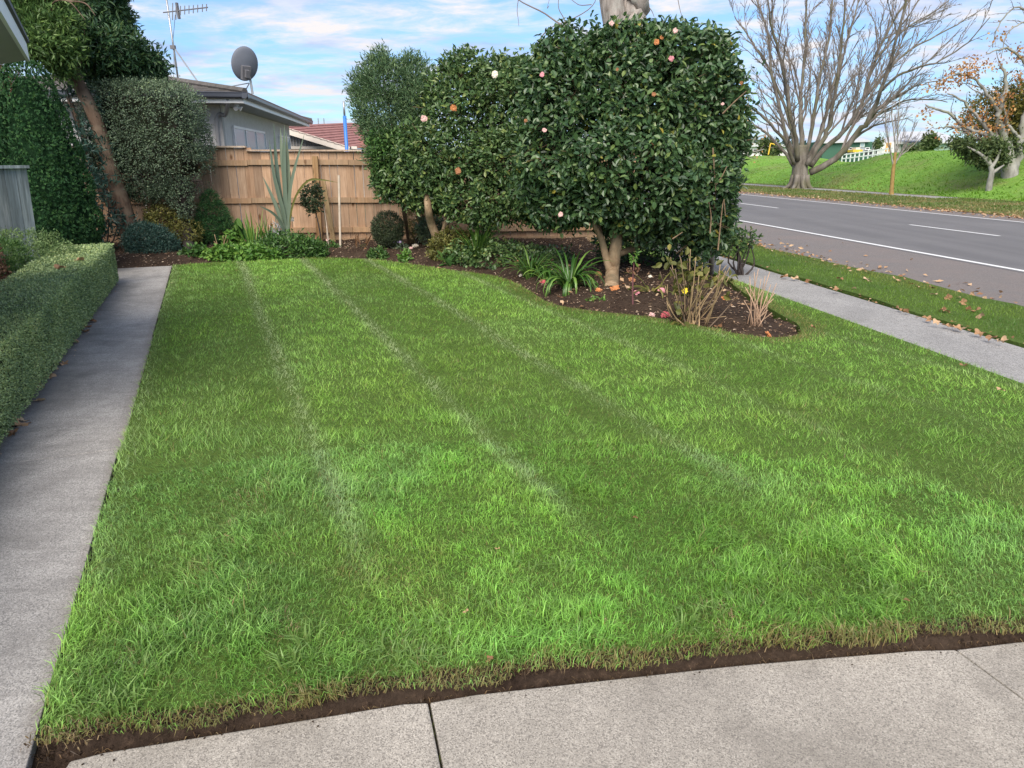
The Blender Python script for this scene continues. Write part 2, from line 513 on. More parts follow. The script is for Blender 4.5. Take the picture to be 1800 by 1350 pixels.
b = NB('field_grass'); p = b.pos()
n = b.noise(p, 0.35, 6, 0.65, 0.4); n2 = b.noise(b.map(p, scale=(1, 1, 3)), 2.4, 6, 0.7); n3 = b.noise(p, 16, 4)
c = b.ramp(n2, [(0.3, (0.13, 0.27, 0.040)), (0.55, (0.20, 0.38, 0.062)), (0.75, (0.26, 0.43, 0.085))])
c = b.mix(b.ramp(n, [(0.50, 0.0), (0.70, 0.75)]), c, (0.27, 0.25, 0.11))
c = b.mix(b.ramp(n3, [(0.45, 0.0), (0.7, 0.35)]), c, (0.05, 0.10, 0.02))
b.color(c); b.rough(0.9); b.spec(0.15); b.bump(n2, 0.8, 0.25); M_field = b.m

b = NB('base_ground'); p = b.pos(); n = b.noise(p, 0.25, 6, 0.65)
b.color(b.ramp(n, [(0.35, (0.085, 0.105, 0.05)), (0.65, (0.17, 0.165, 0.13))])); b.rough(0.95); b.spec(0.1); M_base = b.m
b = NB('verge_turf'); p = b.pos()
n = b.noise(p, 1.3, 6, 0.65); n2 = b.noise(p, 26, 5, 0.7)
c = b.ramp(n2, [(0.3, (0.05, 0.08, 0.02)), (0.7, (0.15, 0.19, 0.055))])
c = b.mix(b.ramp(n, [(0.45, 0.0), (0.65, 0.7)]), c, (0.23, 0.19, 0.09))
b.color(c); b.rough(0.95); b.spec(0.1); b.bump(n2, 0.6, 0.03); M_verge = b.m

b = NB('asphalt'); p = b.pos()
n = b.noise(p, 120, 3, 0.7); lane = b.map(p, rot=(0, 0, -0.143), scale=(1.0, 0.03, 1))
n2 = b.noise(lane, 1.3, 4, 0.5); n3 = b.noise(p, 0.5, 6, 0.65)
c = b.ramp(n, [(0.3, (0.105, 0.102, 0.104)), (0.7, (0.195, 0.189, 0.190))])
c = b.mix(b.ramp(n2, [(0.42, 0.0), (0.62, 0.5)]), c, (0.105, 0.102, 0.105))
c = b.mix(b.ramp(n3, [(0.5, 0.0), (0.7, 0.35)]), c, (0.21, 0.203, 0.20))
b.color(c); b.rough(0.82); b.spec(0.3); b.bump(n, 0.3, 0.004); M_road = b.m

b = NB('chip_seal'); p = b.pos()
n = b.noise(p, 60, 4, 0.75); n3 = b.noise(p, 0.8, 7, 0.7)
c = b.ramp(n, [(0.3, (0.105, 0.097, 0.094)), (0.7, (0.245, 0.222, 0.212))])
c = b.mix(b.ramp(n3, [(0.42, 0.0), (0.66, 0.6)]), c, (0.21, 0.172, 0.158))
b.color(c); b.rough(0.9); b.spec(0.2); b.bump(n, 0.6, 0.01); M_shoulder = b.m

b = NB('road_paint'); p = b.pos()
n = b.noise(p, 30, 5, 0.7)
b.color(b.ramp(n, [(0.30, (0.40, 0.40, 0.40)), (0.45, (0.74, 0.74, 0.73))])); b.rough(0.6); M_paint = b.m

# ================================================================== GROUND, ROAD, PATHS
def flat(name, poly, z, mat, kind='structure', parent=None, thick=None):
    mb = MB(); mb.prism(np.asarray(poly), z - (thick or 0.05), z)
    o = mb.build(name, mat, parent)
    if kind and parent is None: o['kind'] = kind
    return o
gm = MB(); gm.add([[-900, -300, -0.13], [900, -300, -0.13], [900, 3200, -0.13], [-900, 3200, -0.13]], [[[0, 1, 2, 3]]])
gm.build('ground', M_base)['kind'] = 'structure'

def strip(p0, p1, a0=-45, a1=190): return [R(p0, a0), R(p1, a0), R(p1, a1), R(p0, a1)]
road = flat('road', strip(9.15, 16.85), -0.006, M_road)
flat('road_shoulder', strip(6.80, 9.15), -0.010, M_shoulder)
flat('far_road_shoulder', strip(16.85, 18.3), -0.010, M_shoulder)
mk = MB()
def line(p, a0, a1, w=0.11):
    q = [R(p - w / 2, a0), R(p + w / 2, a0), R(p + w / 2, a1), R(p - w / 2, a1)]
    mk.add(np.array([[x[0], x[1], -0.001] for x in q]), [[[0, 1, 2, 3]]])
line(9.29, -40, 180, 0.12); mk.build('edge_line', M_paint, road)
mk = MB(); line(16.72, -40, 180, 0.12); mk.build('edge_line', M_paint, road)
for k in range(-3, 14):                                        # dashes 3 m long every 10 m
    a0 = alongs0 = 14.45 + 10.0 * k
    mk = MB(); line(13.12, a0, a0 + 3.0, 0.11); mk.build('centre_dash', M_paint, road)

# footpath beside the verge: cast in bays, each bay a slab
fp = MB(); fp.prism(strip(4.50, 5.42, -8, 60), -0.10, -0.012); fp = fp.build('footpath', M_soil); fp['kind'] = 'structure'
FJ = [-8, -5, -2.2, 0.8, 3.8, 6.75, 9.0, 10.75, 13.8, 16.8, 19.8, 23, 27, 32, 40, 60]
for a, c_ in zip(FJ[:-1], FJ[1:]):
    mb = MB(); mb.prism(strip(4.53, 5.42, a + 0.004, c_ - 0.004), -0.06, 0.0); mb.build('slab', M_foot, fp)

# near verge: a strip of turf a little proud of the path and the road
def ribbon(name, line_a, line_b, z, mat, drop=0.08):
    mb = MB(); mb.prism(np.r_[line_a, line_b[::-1]], z - drop, z); return mb.build(name, mat)
va = np.array([R(5.47 + 0.03 * math.sin(a * 1.7) + 0.02 * math.sin(a * 4.1 + 1), a)[:2] for a in np.arange(-8, 60, 0.4)])
vb = np.array([R(6.84 + 0.07 * math.sin(a * 0.9) + 0.05 * math.sin(a * 2.7 + 2) + 0.03 * math.sin(a * 6.3), a)[:2] for a in np.arange(-8, 60, 0.4)])
ribbon('grass_verge', va, vb, 0.025, M_turf)['kind'] = 'structure'

# driveway in the foreground
DR = [np.array([-2.6, 1.36]), np.array([-1.26, 1.585]), np.array([-0.26, 1.815]), np.array([0.76, 1.975]), np.array([1.78, 2.095]), np.array([3.2, 2.24]), np.array([4.5, 2.38])]
def drive_y(x):
    return float(np.interp(x, [p[0] for p in DR], [p[1] for p in DR]))
dw = MB(); dw.prism([[-4, -6], [4.6, -6], [4.6, 2.34], [1.78, 2.06], [0.76, 1.94], [-0.26, 1.78], [-1.3, 1.54], [-4, 1.2]], -0.16, -0.05)
dw = dw.build('driveway', M_soil); dw['kind'] = 'structure'
def slab_poly(x0t, x0b, x1t, x1b, yb):
    xs = [x0t] + [p[0] for p in DR if x0t < p[0] < x1t] + [x1t]
    top = [[x, drive_y(x)] for x in np.linspace(x0t, x1t, 14)]
    # corners a little rounded by wear
    top[0][1] -= 0.012; top[-1][1] -= 0.012
    return top + [[x1b, yb], [x0b, yb]]
jt = G(752, 1248)[0]; jb = jt + (G(771, 1345)[0] - G(752, 1248)[0]) / (G(771, 1345)[1] - G(752, 1248)[1]) * (-4 - 1.8)
kt, kb = G(1688, 1150), G(1800, 1232)
kx = kt[0] + (kb[0] - kt[0]) / (kb[1] - kt[1]) * (-4 - kt[1])
slabs = [slab_poly(-1.235, -1.20, jt - 0.0035, jb - 0.0035, -4)[:-1] + [[-4, -4], [-4, 0.25], [-2.1, 1.0], [-1.30, 1.33], [-1.225, 1.40]], slab_poly(jt + 0.0035, jb + 0.0035, kt[0] - 0.002, kx - 0.002, -4),
         slab_poly(kt[0] + 0.002, kx + 0.002, 4.5, max(4.5, kx + 0.5), -4)]
for s_ in slabs:
    mb = MB(); mb.prism(s_, -0.10, 0.0); o = mb.build('slab', M_drive, dw)
    bv = o.modifiers.new('edge', 'BEVEL'); bv.width = 0.006; bv.segments = 2; bv.limit_method = 'ANGLE'

# garden path, cast in bays
gp = MB(); gp.prism([Q(-1.60, 1.72), Q(-0.645, 1.72), Q(-0.645, 12.9), Q(-1.60, 12.9)], -0.14, -0.02); gp = gp.build('garden_path', M_soil); gp['kind'] = 'structure'
PJ = [1.70, 4.42, 7.4, 10.3, 12.62]
for a, c_ in zip(PJ[:-1], PJ[1:]):
    e = 0.012 * math.sin(a * 3)
    mb = MB(); mb.prism([Q(-1.55, a + 0.003), Q(-0.63 + e, a + 0.003), Q(-0.63 + e, c_ - 0.003), Q(-1.55, c_ - 0.003)], -0.10, 0.002 if a > 1 else 0.003)
    o = mb.build('slab', M_path, gp)
    bv = o.modifiers.new('edge', 'BEVEL'); bv.width = 0.006; bv.segments = 2; bv.limit_method = 'ANGLE'

# ------------------------------------------------------------------ the garden bed: mounded soil, and the lawn it borders
BED_EDGE = [G(*p)[:2] for p in [(318, 467), (380, 463), (440, 461), (500, 457), (560, 455), (640, 457), (700, 463), (760, 472), (820, 480), (870, 487), (905, 499),
            (932, 514), (962, 533), (1005, 544), (1060, 551), (1120, 557), (1190, 567), (1250, 580), (1300, 590), (1350, 596), (1392, 594), (1408, 585), (1398, 570), (1372, 556), (1335, 534), (1306, 516), (1286, 500), (1272, 488)]]
BED_EDGE = spline(np.array(BED_EDGE), 110)
LAWN_PATH_X = -0.615                                            # lawn edge runs 1.5 cm off the path
near_l, far_l = Q(LAWN_PATH_X, 2.13), Q(LAWN_PATH_X, 12.60)
far_r = R(4.47, 16.0); 
lawn_near = [np.array([x, drive_y(x) + 0.125 + 0.012 * math.sin(x * 9) + 0.009 * math.sin(x * 23 + 1)]) for x in np.linspace(near_l[0] + 0.03, 4.15, 60)]
lawn_poly = [near_l[:2], far_l[:2]] + [np.array(p) for p in BED_EDGE] + [R(3.55, 13.0)[:2], R(3.9, 17)[:2], R(4.49, 17)[:2], R(4.49, 4)[:2], R(4.49, 0.0)[:2]]
lawn_poly += [np.array([4.05, 2.9])] if False else []
lawn_poly = [p for p in lawn_poly if p[0] < 4.6]
lawn_poly = lawn_poly[:-1] + [R(4.49, 1.8)[:2]] + lawn_near[::-1]
lawn_poly = np.array(lawn_poly)
mb = MB(); mb.prism(lawn_poly, -0.09, 0.018); lw = mb.build('lawn', M_turf); lw['kind'] = 'structure'

# bare cut edge between lawn and driveway: a lumpy soil trench
xs = np.linspace(-1.30, 4.2, 700); rows = []
for j, (f, z) in enumerate([(-0.01, -0.035), (0.02, -0.030), (0.035, -0.012), (0.055, 0.006), (0.09, 0.012), (0.17, 0.008)]):
    pts = np.c_[xs, [drive_y(x) + f for x in xs], np.full(len(xs), z)]
    pts[:, 2] += (fbm(pts, 32, 5) - 0.5) * 0.036; pts[:, 1] += (fbm(pts, 12, 8) - 0.5) * 0.045 * (0.3 + j / 5)
    rows.append(pts)
V = np.array(rows); nr, nc = V.shape[:2]
ii = (np.arange(nr - 1)[:, None] * nc + np.arange(nc - 1)[None]).ravel()
obj('lawn_edge_soil', V.reshape(-1, 3), [np.stack([ii, ii + 1, ii + nc + 1, ii + nc], -1)], M_soil, smooth=True, kind='structure')
# the same beside the path, near the corner
al = np.linspace(1.78, 12.6, 260); rows = []
for j, (f, z) in enumerate([(-0.020, -0.03), (-0.004, -0.028), (0.012, 0.0), (0.03, 0.016), (0.05, 0.016)]):
    wgt = 1 + 1.3 * np.clip((3.0 - al) / 1.0, 0, 1)
    pts = np.array([Q(-0.625 + (f + 0.02) * w - 0.02, a, z) for a, w in zip(al, wgt)])
    pts[:, 2] += (fbm(pts, 25, 6) - 0.5) * 0.014 - 0.045 * sstep(2.2, 2.0, al) * (z > -0.01)
    rows.append(pts)
V = np.array(rows); nr, nc = V.shape[:2]
ii = (np.arange(nr - 1)[:, None] * nc + np.arange(nc - 1)[None]).ravel()
obj('path_edge_soil', V.reshape(-1, 3), [np.stack([ii + nc, ii + nc + 1, ii + 1, ii], -1)], M_soil, smooth=True, kind='structure')

# bed soil as a height field over the bed's outline
BED_POLY = np.array([q[:2] for q in [Q(-2.2, 12.55)[:2], Q(-0.62, 12.55)[:2]] + list(BED_EDGE) + [R(3.5, 13.2)[:2], R(4.4, 19)[:2], np.array([-9.0, 17.0])]])
def bed_z(p):
    d = poly_dist(p, np.array([Q(-1.5, 12.6)[:2], Q(-0.62, 12.6)[:2]] + list(BED_EDGE)))
    inside = in_poly(p, BED_POLY)
    return np.where(inside, -0.02 + 0.13 * sstep(0.0, 0.9, d), -0.075)
gx, gy = np.meshgrid(np.arange(-10, 5.0, 0.10), np.arange(5.6, 17.0, 0.10))
pp = np.c_[gx.ravel(), gy.ravel()]
z = bed_z(pp) + (fbm(pp, 6, 3) - 0.5) * 0.05 + (fbm(pp, 19, 4, 2) - 0.5) * 0.035
insd = in_poly(pp, BED_POLY)
z = np.where(insd, z, -0.085)
V = np.c_[pp, z]; nr, nc = gx.shape
ii = (np.arange(nr - 1)[:, None] * nc + np.arange(nc - 1)[None]).ravel()
F4 = np.stack([ii, ii + 1, ii + nc + 1, ii + nc], -1)
near = poly_dist(pp, BED_EDGE) < 0.25
keep = (insd | near)[F4].all(axis=1)
obj('garden_bed', V, [F4[keep]], M_soil, smooth=True, kind='structure')
def bz(x, y): return float(bed_z(np.array([[x, y]]))[0])
def GB(px, py):
    """point on the bed soil at a photo pixel"""
    g = G(px, py)
    for _ in range(4): g = G(px, py, max(-0.03, bz(g[0], g[1])))
    return g
# soil under the hedge and the shrubs left of the path
mb = MB(); mb.prism([Q(-1.56, 0), Q(-1.56, 12.56), Q(-2.2, 12.56), [-9.0, 17.0], [-10.5, 14], Q(-4.5, 0)], -0.1, 0.015)
mb.build('hedge_bed', M_soil)['kind'] = 'structure'

# ------------------------------------------------------------------ far side of the road: verge, path, stop bank
flat('far_verge', strip(18.2, 30, -30, 190), 0.0, M_verge, thick=0.1)
flat('far_footpath', strip(23.6, 24.9, 30, 190), 0.006, M_foot, thick=0.1)
ps = np.r_[np.arange(24.6, 38, 0.4), np.arange(38, 60, 1.0), np.arange(60, 131, 5.0)]; als = np.r_[np.arange(-20, 110, 0.8), np.arange(110, 240, 5)]
PG, AG = np.meshgrid(ps, als)
def bank_h(P_, A_):
    crest = 2.05 + 0.35 * sstep(75, 38, A_)
    h = crest * sstep(25.0, 33.0 + 0.02 * np.abs(A_ - 45), P_) ** 0.85
    h = h - 0.75 * sstep(36, 44, P_) - 0.35 * sstep(44, 75, P_)
    h = h - 0.75 * sstep(45, 51, A_) * sstep(27, 33, P_) * (1 - sstep(58, 66, A_)) - 0.12 - 0.22 * sstep(36, 42, A_) * (1 - sstep(50, 58, A_))      # the low saddle behind the big tree
    h = h + 0.12 * sstep(24.9, 25.5, P_)
    return h
XY = PG[..., None] * ROAD_N + AG[..., None] * ROAD_D
pp = XY.reshape(-1, 2)
z = bank_h(PG, AG).ravel() + ((fbm(pp, 0.9, 9) - 0.5) * 0.16 + (fbm(pp, 0.2, 2) - 0.5) * 0.3) * sstep(25.2, 27, PG.ravel()) - 0.06 * (PG.ravel() < 24.9)
nr, nc = PG.shape
ii = (np.arange(nr - 1)[:, None] * nc + np.arange(nc - 1)[None]).ravel()
obj('grass_bank', np.c_[pp, z], [np.stack([ii, ii + 1, ii + nc + 1, ii + nc], -1)], M_field, smooth=True, kind='structure')
def bank_z(p):
    pr = p[:, :2] @ ROAD_N; al_ = p[:, :2] @ ROAD_D
    return bank_h(pr, al_) + ((fbm(p[:, :2], 0.9, 9) - 0.5) * 0.16 + (fbm(p[:, :2], 0.2, 2) - 0.5) * 0.3) * sstep(25.2, 27, pr)

# distant wooded hills
b = NB('far_hill'); p = b.pos(); n = b.noise(p, 0.03, 5)
b.color(b.ramp(n, [(0.35, (0.10, 0.16, 0.22)), (0.65, (0.16, 0.22, 0.27))])); b.rough(1.0); b.spec(0.0); M_hill = b.m  # blue of the distant air is put into the hill colour
xs = np.linspace(-900, 1700, 160); prof = 16 + 26 * fbm(np.c_[xs, xs * 0], 0.004, 21, 4) + 4 * vnoise(np.c_[xs, xs * 0], 0.05, 5)
V = np.array([np.c_[xs, np.full_like(xs, 1300.0), np.full_like(xs, -5)], np.c_[xs, np.full_like(xs, 1400.0), prof * 0.8], np.c_[xs, np.full_like(xs, 1500.0), prof], np.c_[xs, np.full_like(xs, 1900.0), prof * 0]])
nr, nc = V.shape[:2]; ii = (np.arange(nr - 1)[:, None] * nc + np.arange(nc - 1)[None]).ravel()
obj('far_hills', V.reshape(-1, 3), [np.stack([ii, ii + 1, ii + nc + 1, ii + nc], -1)], M_hill, smooth=True, kind='structure')
# ================================================================== GRASS
def blade_mat(name, trans=0.3):
    b = NB(name)
    c = b.attr('Col', 'Color')
    b.color(c); b.rough(0.42); b.spec(0.5)
    b.translucent(c, trans)
    return b.m
M_blade = blade_mat('grass_blade', 0.42)
def blades(name, xy, z0, h, w, lean_dir, lean, curl, cols, two=None, kind='stuff', parent=None):
    """grass blades as real mesh: 'two' marks blades with a bend, the rest are single triangles"""
    N = len(xy)
    d = np.c_[np.cos(lean_dir), np.sin(lean_dir), np.zeros(N)]
    az = rng.random(N) * 2 * np.pi
    s = np.c_[np.cos(az), np.sin(az), np.zeros(N)] * (w / 2)[:, None]
    base = np.c_[xy, z0]
    up = np.array([0, 0, 1.0])
    def at(f):
        a = lean * (1 - curl) * f + lean * curl * f * f * 1.0
        return base + d * (h * np.sin(a) * f)[:, None] + up * (h * np.cos(a) * f)[:, None]
    if two is None: two = np.zeros(N, bool)
    i1, i2 = np.where(~two)[0], np.where(two)[0]
    V, P, C = [], [], []
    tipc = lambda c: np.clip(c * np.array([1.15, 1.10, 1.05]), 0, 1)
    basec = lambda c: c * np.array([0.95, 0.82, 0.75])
    n = 0
    if len(i1):
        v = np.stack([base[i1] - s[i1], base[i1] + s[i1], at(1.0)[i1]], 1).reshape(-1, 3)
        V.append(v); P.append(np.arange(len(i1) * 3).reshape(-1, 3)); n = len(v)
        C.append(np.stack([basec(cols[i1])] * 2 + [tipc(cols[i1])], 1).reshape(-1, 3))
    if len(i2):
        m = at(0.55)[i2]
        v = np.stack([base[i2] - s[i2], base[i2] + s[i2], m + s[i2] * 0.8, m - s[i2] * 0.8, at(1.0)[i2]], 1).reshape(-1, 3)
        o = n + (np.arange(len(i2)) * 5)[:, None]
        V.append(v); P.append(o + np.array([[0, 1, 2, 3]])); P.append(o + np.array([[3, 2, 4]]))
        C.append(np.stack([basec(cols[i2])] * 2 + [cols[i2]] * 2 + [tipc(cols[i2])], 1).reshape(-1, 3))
    return obj(name, np.concatenate(V), P, M_blade, parent, {'Col': np.concatenate(C)}, kind=kind)
def scatter(poly, dens, edge=0.0):
    """random points in a polygon, dens(points) per square metre"""
    poly = np.asarray(poly); lo, hi = poly.min(0), poly.max(0)
    cell = 0.5; out = []
    for x in np.arange(lo[0], hi[0], cell):
        for y in np.arange(lo[1], hi[1], cell):
            q = dens(np.array([[x + cell / 2, y + cell / 2]]))[0]
            m = rng.poisson(q * cell * cell)
            if m: out.append(np.c_[x + rng.random(m) * cell, y + rng.random(m) * cell])
    p = np.concatenate(out)
    return p[in_poly(p, poly)]
def visible(p, pad=0.6):
    """0 outside a generous view wedge"""
    return (np.abs(p[:, 0]) < 0.80 * p[:, 1] + 1.0 + pad)

def lawn_dens(p):
    D = np.hypot(p[:, 0], p[:, 1])
    return np.clip(16000 * (2.5 / np.maximum(D, 2.5)) ** 1.35, 3400, 16000) * visible(p)
grass_poly = np.array([near_l[:2] - [0, .05]] + [p for p in lawn_poly[1:-len(lawn_near)]] + [p + [0, -.102 + .012 * math.sin(p[0] * 31) + .012 * math.sin(p[0] * 13.7) + .008 * math.sin(p[0] * 57)] for p in lawn_near[::-1]])
pts = scatter(grass_poly, lawn_dens)
N = len(pts); D = np.hypot(pts[:, 0], pts[:, 1])
lat = pts @ PATH_N; al = pts @ PATH_D
wob = lat + 0.06 * (fbm(pts, 0.7, 41, 2) - 0.5) 
# mower passes: bands about a metre wide, pressed to and fro; a narrow pale wheel track where they meet
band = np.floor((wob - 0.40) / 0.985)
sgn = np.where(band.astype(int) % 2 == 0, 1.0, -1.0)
edge = (wob - 0.40) / 0.985 - np.round((wob - 0.40) / 0.985)
trk_idx = np.round((wob - 0.40) / 0.985)
trk_w = np.where(trk_idx < 2.5, 1.0, 0.55) * np.where(trk_idx < -0.5, 0.4, 1.0)
track = np.exp(-(edge * 0.985 / 0.060) ** 2) * trk_w * sstep(0.10, 0.40, fbm(pts, 0.8, 77, 2) + 0.25 * sstep(3, 6, D)) * (0.55 + 0.45 * sstep(3.5, 6.0, al)) * sstep(2.2, 3.2, al)
track2 = np.exp(-((edge - 0.075) * 0.985 / 0.035) ** 2) * trk_w
n_big = fbm(pts, 0.55, 12, 3); n_mid = fbm(pts, 2.1, 13, 3); n_fine = fbm(pts, 9, 14, 2); n_cl = fbm(pts, 5.0, 55, 3)
r = rng.random(N)
g1, g2, g3, g4 = np.array([.275, .525, .100]), np.array([.225, .480, .086]), np.array([.285, .475, .200]), np.array([.315, .535, .096])
cols = g2[None] + (g1 - g2)[None] * sstep(0.15, 0.85, n_mid + 0.25 * (r - 0.5))[:, None]
cols = cols + (g4 - cols) * (sstep(0.50, 0.75, n_big + 0.16 * (n_fine - 0.5)) * 0.55)[:, None]
cols = cols + (g4 - cols) * (sstep(0.55, 0.75, n_cl) * 0.28)[:, None]
blueish = sstep(0.50, 0.70, fbm(pts, 0.9, 31, 3) + 0.18 * sstep(1.2, -0.6, lat) + 0.12 * sstep(4.5, 2.5, D))
cols = cols + (g3 - cols) * (blueish * 0.42 * (0.4 + 0.6 * r))[:, None]
cols = cols * (1 + 0.12 * sgn[:, None]) * (0.42 + 1.10 * rng.random(N) ** 1.2)[:, None] * (0.87 + 0.26 * sstep(0.32, 0.68, fbm(pts, 9.0, 301, 3)))[:, None]  # mower bands: light and dark from blade lean also put into the colour
pale = np.array([.48, .62, .36])
cols = cols + (pale - cols) * (track * 0.92)[:, None]
cols = cols * (1 - 0.12 * np.clip(track2, 0, 1) * sstep(0.3, 0.7, n_big))[:, None]
dry_n = fbm(pts, 1.6, 91, 4)
bare = 0.3 * sstep(0.70, 0.78, fbm(pts, 2.6, 191, 3)) * sstep(6.0, 2.5, D)
dry = sstep(0.60, 0.78, dry_n) * sstep(6.5, 2.8, D) * (rng.random(N) < 0.40) + (rng.random(N) < 0.028)
d_drive = pts[:, 1] - np.interp(pts[:, 0], [p[0] for p in DR], [p[1] for p in DR])
d_path = lat - LAWN_PATH_X
d_bed = poly_dist(pts, BED_EDGE)
fr = sstep(0.155, 0.05, d_drive + 0.10 * (n_fine - 0.5)) * 0.85 + sstep(0.30, 0.05, d_bed + 0.25 * (n_mid - 0.5)) * (0.30 + 0.70 * sstep(-0.8, 0.8, pts[:, 0])) * 0.85
dry = np.clip(dry + (rng.random(N) < fr), 0, 1)
straw = np.array([.36, .27, .13])[None] * (0.5 + 0.7 * rng.random(N))[:, None]
cols = cols + (straw - cols) * (dry * (0.55 + 0.4 * rng.random(N)))[:, None]
tall = sstep(0.56, 0.72, fbm(pts, 3.3, 66, 3)) * sstep(6.5, 2.6, D)
h = (0.029 + 0.016 * rng.random(N) + 0.012 * n_cl) * (0.80 + 0.40 * sstep(0.35, 0.7, fbm(pts, 9.0, 301, 3))) * (1 + 0.75 * tall) * (1 - 0.10 * track) * (1 - 0.55 * bare)
h *= np.where(d_drive < 0.12, 0.75, 1.0)
w = (0.0019 + 0.0018 * rng.random(N)) * np.maximum(1, D / 3.2) ** 0.85 * (1 + 0.7 * tall * rng.random(N))
ld = rng.random(N) * 2 * np.pi
swirl = 2 * np.pi * fbm(pts, 1.3, 71, 2) * 2
ld = np.where(rng.random(N) < 0.45, swirl + 0.8 * rng.normal(size=N), ld)
st_dir = math.atan2(PATH_D[1], PATH_D[0])
ld = np.where(rng.random(N) < 0.15, st_dir + np.where(sgn > 0, 0, np.pi) + 0.55 * rng.normal(size=N), ld)
lean = 0.42 + 0.90 * rng.random(N) + 0.2 * track
keepb = rng.random(N) > bare * 0.5
z0 = np.where(d_drive < 0.11, 0.02, 0.012) + 0.008 * (n_mid - 0.5)
sel = lambda a: a[keepb]
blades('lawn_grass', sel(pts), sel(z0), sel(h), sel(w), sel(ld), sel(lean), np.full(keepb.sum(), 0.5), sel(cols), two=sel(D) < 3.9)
print('lawn blades', N)

# coarse broad tufts and dead grass near the front edge
def tufts(name, spots, n_each, hgt, wid, col, spread=0.03, z=0.012, two=True, jitter=0.25):
    xy, zz, hh, ww, dd, ll, cc = [], [], [], [], [], [], []
    for (x, y) in spots:
        k = n_each; a = rng.random(k) * 2 * np.pi; rr = spread * np.sqrt(rng.random(k))
        xy.append(np.c_[x + rr * np.cos(a), y + rr * np.sin(a)]); dd.append(a + 0.4 * rng.normal(size=k))
        hh.append(hgt * (0.55 + 0.6 * rng.random(k))); ww.append(wid * (0.6 + 0.7 * rng.random(k)))
        ll.append(0.35 + 1.0 * rng.random(k)); zz.append(np.full(k, z))
        c = np.array(col)[None] * (1 + jitter * (rng.random((k, 1)) - 0.5) * 2) 
        cc.append(c)
    n = sum(len(a) for a in xy)
    return blades(name, np.concatenate(xy), np.concatenate(zz), np.concatenate(hh), np.concatenate(ww), np.concatenate(dd), np.concatenate(ll), np.full(n, 0.6), np.concatenate(cc), two=np.full(n, two))
sp = [G(px + rng.normal() * 26, py + rng.normal() * 9)[:2] for px, py in [(520, 1185), (545, 1150), (705, 1160), (775, 1125), (760, 1165), (700, 1175), (180, 1262), (215, 1240), (1195, 1112), (250, 1200), (420, 1060), (330, 1130), (1285, 1080), (640, 960), (880, 1090), (960, 1010), (1420, 1010), (1560, 1060)] for _ in range(4)]
tufts('coarse_grass', sp, 11, 0.085, 0.0065, (.22, .36, .10), 0.035)
sp = [G(px + rng.normal() * 14, py + rng.normal() * 14)[:2] for px, py in [(1275, 1080), (1290, 1110), (1300, 1130), (715, 1165), (400, 945), (240, 1170), (505, 1100), (150, 1290), (1050, 1115)] for _ in range(5)]
tufts('dead_grass', sp, 16, 0.04, 0.003, (.42, .33, .19), 0.05)
# roots and straw hanging over the cut edge
xs = rng.random(3800) * 5.6 - 1.4
xy = np.c_[xs, [drive_y(x) for x in xs]]; xy[:, 1] += 0.012 + 0.10 * rng.random(len(xs)) ** 0.8 + 0.02 * (fbm(xy, 8, 5) - 0.5)
c = np.where(rng.random((len(xs), 1)) < 0.55, np.array([[.20, .135, .075]]), np.array([[.085, .055, .035]])) * (0.5 + rng.random((len(xs), 1)))
c = np.where(rng.random((len(xs), 1)) < 0.10, np.array([[.36, .27, .14]]), c)
blades('edge_roots', xy, np.where(xy[:, 1] - np.array([drive_y(x) for x in xs]) < 0.05, -0.03, 0.0) + 0.006, 0.016 + 0.030 * rng.random(len(xs)) ** 2, 0.0018 + 0.0022 * rng.random(len(xs)), np.where(rng.random(len(xs)) < 0.6, -np.pi / 2 + rng.normal(size=len(xs)) * 0.8, rng.random(len(xs)) * 6.28), 0.8 + 0.9 * rng.random(len(xs)), np.full(len(xs), 0.5), c, two=np.ones(len(xs), bool))

# crumbs of soil along the cut edge and spilt on the concrete
n = 2600; xs = rng.random(n) * 5.6 - 1.35; f = np.where(rng.random(n) < .9, rng.random(n) * .10, -.05 * rng.random(n) ** 2)
P = np.c_[xs, [drive_y(x) for x in xs] + f, np.where(f < 0, .002, np.interp(f, [0, .02, .035, .055, .10], [-.032, -.03, -.010, .008, .014]))]
sz = np.where(f < 0, .0022, .0045) * (.5 + 1.6 * rng.random(n) ** 3)
oct_ = np.array([[1, 0, 0], [-1, 0, 0], [0, 1, 0], [0, -1, 0], [0, 0, .8], [0, 0, -.6]])
V = P[:, None] + oct_[None] * sz[:, None, None] * (.6 + .8 * rng.random((n, 6, 1)))
Fo = np.array([[0, 2, 4], [2, 1, 4], [1, 3, 4], [3, 0, 4], [2, 0, 5], [1, 2, 5], [3, 1, 5], [0, 3, 5]])
obj('soil_crumbs', V.reshape(-1, 3), [(Fo[None] + (np.arange(n) * 6)[:, None, None]).reshape(-1, 3)], M_soil, kind='stuff')
# weeds and moss in the joint of the driveway
n = 150; u = rng.random(n); jx = jt + (jb - jt) * u * .12; jy = 1.8 + (-4 - 1.8) * u * .12
blades('joint_weeds', np.c_[jx + rng.normal(size=n) * .003, jy], np.full(n, -.02), .018 + .014 * rng.random(n), np.full(n, .003), rng.random(n) * 6.28, .3 + .9 * rng.random(n), np.full(n, .5), np.array([[.12, .16, .04]]) * (.5 + rng.random((n, 1))))

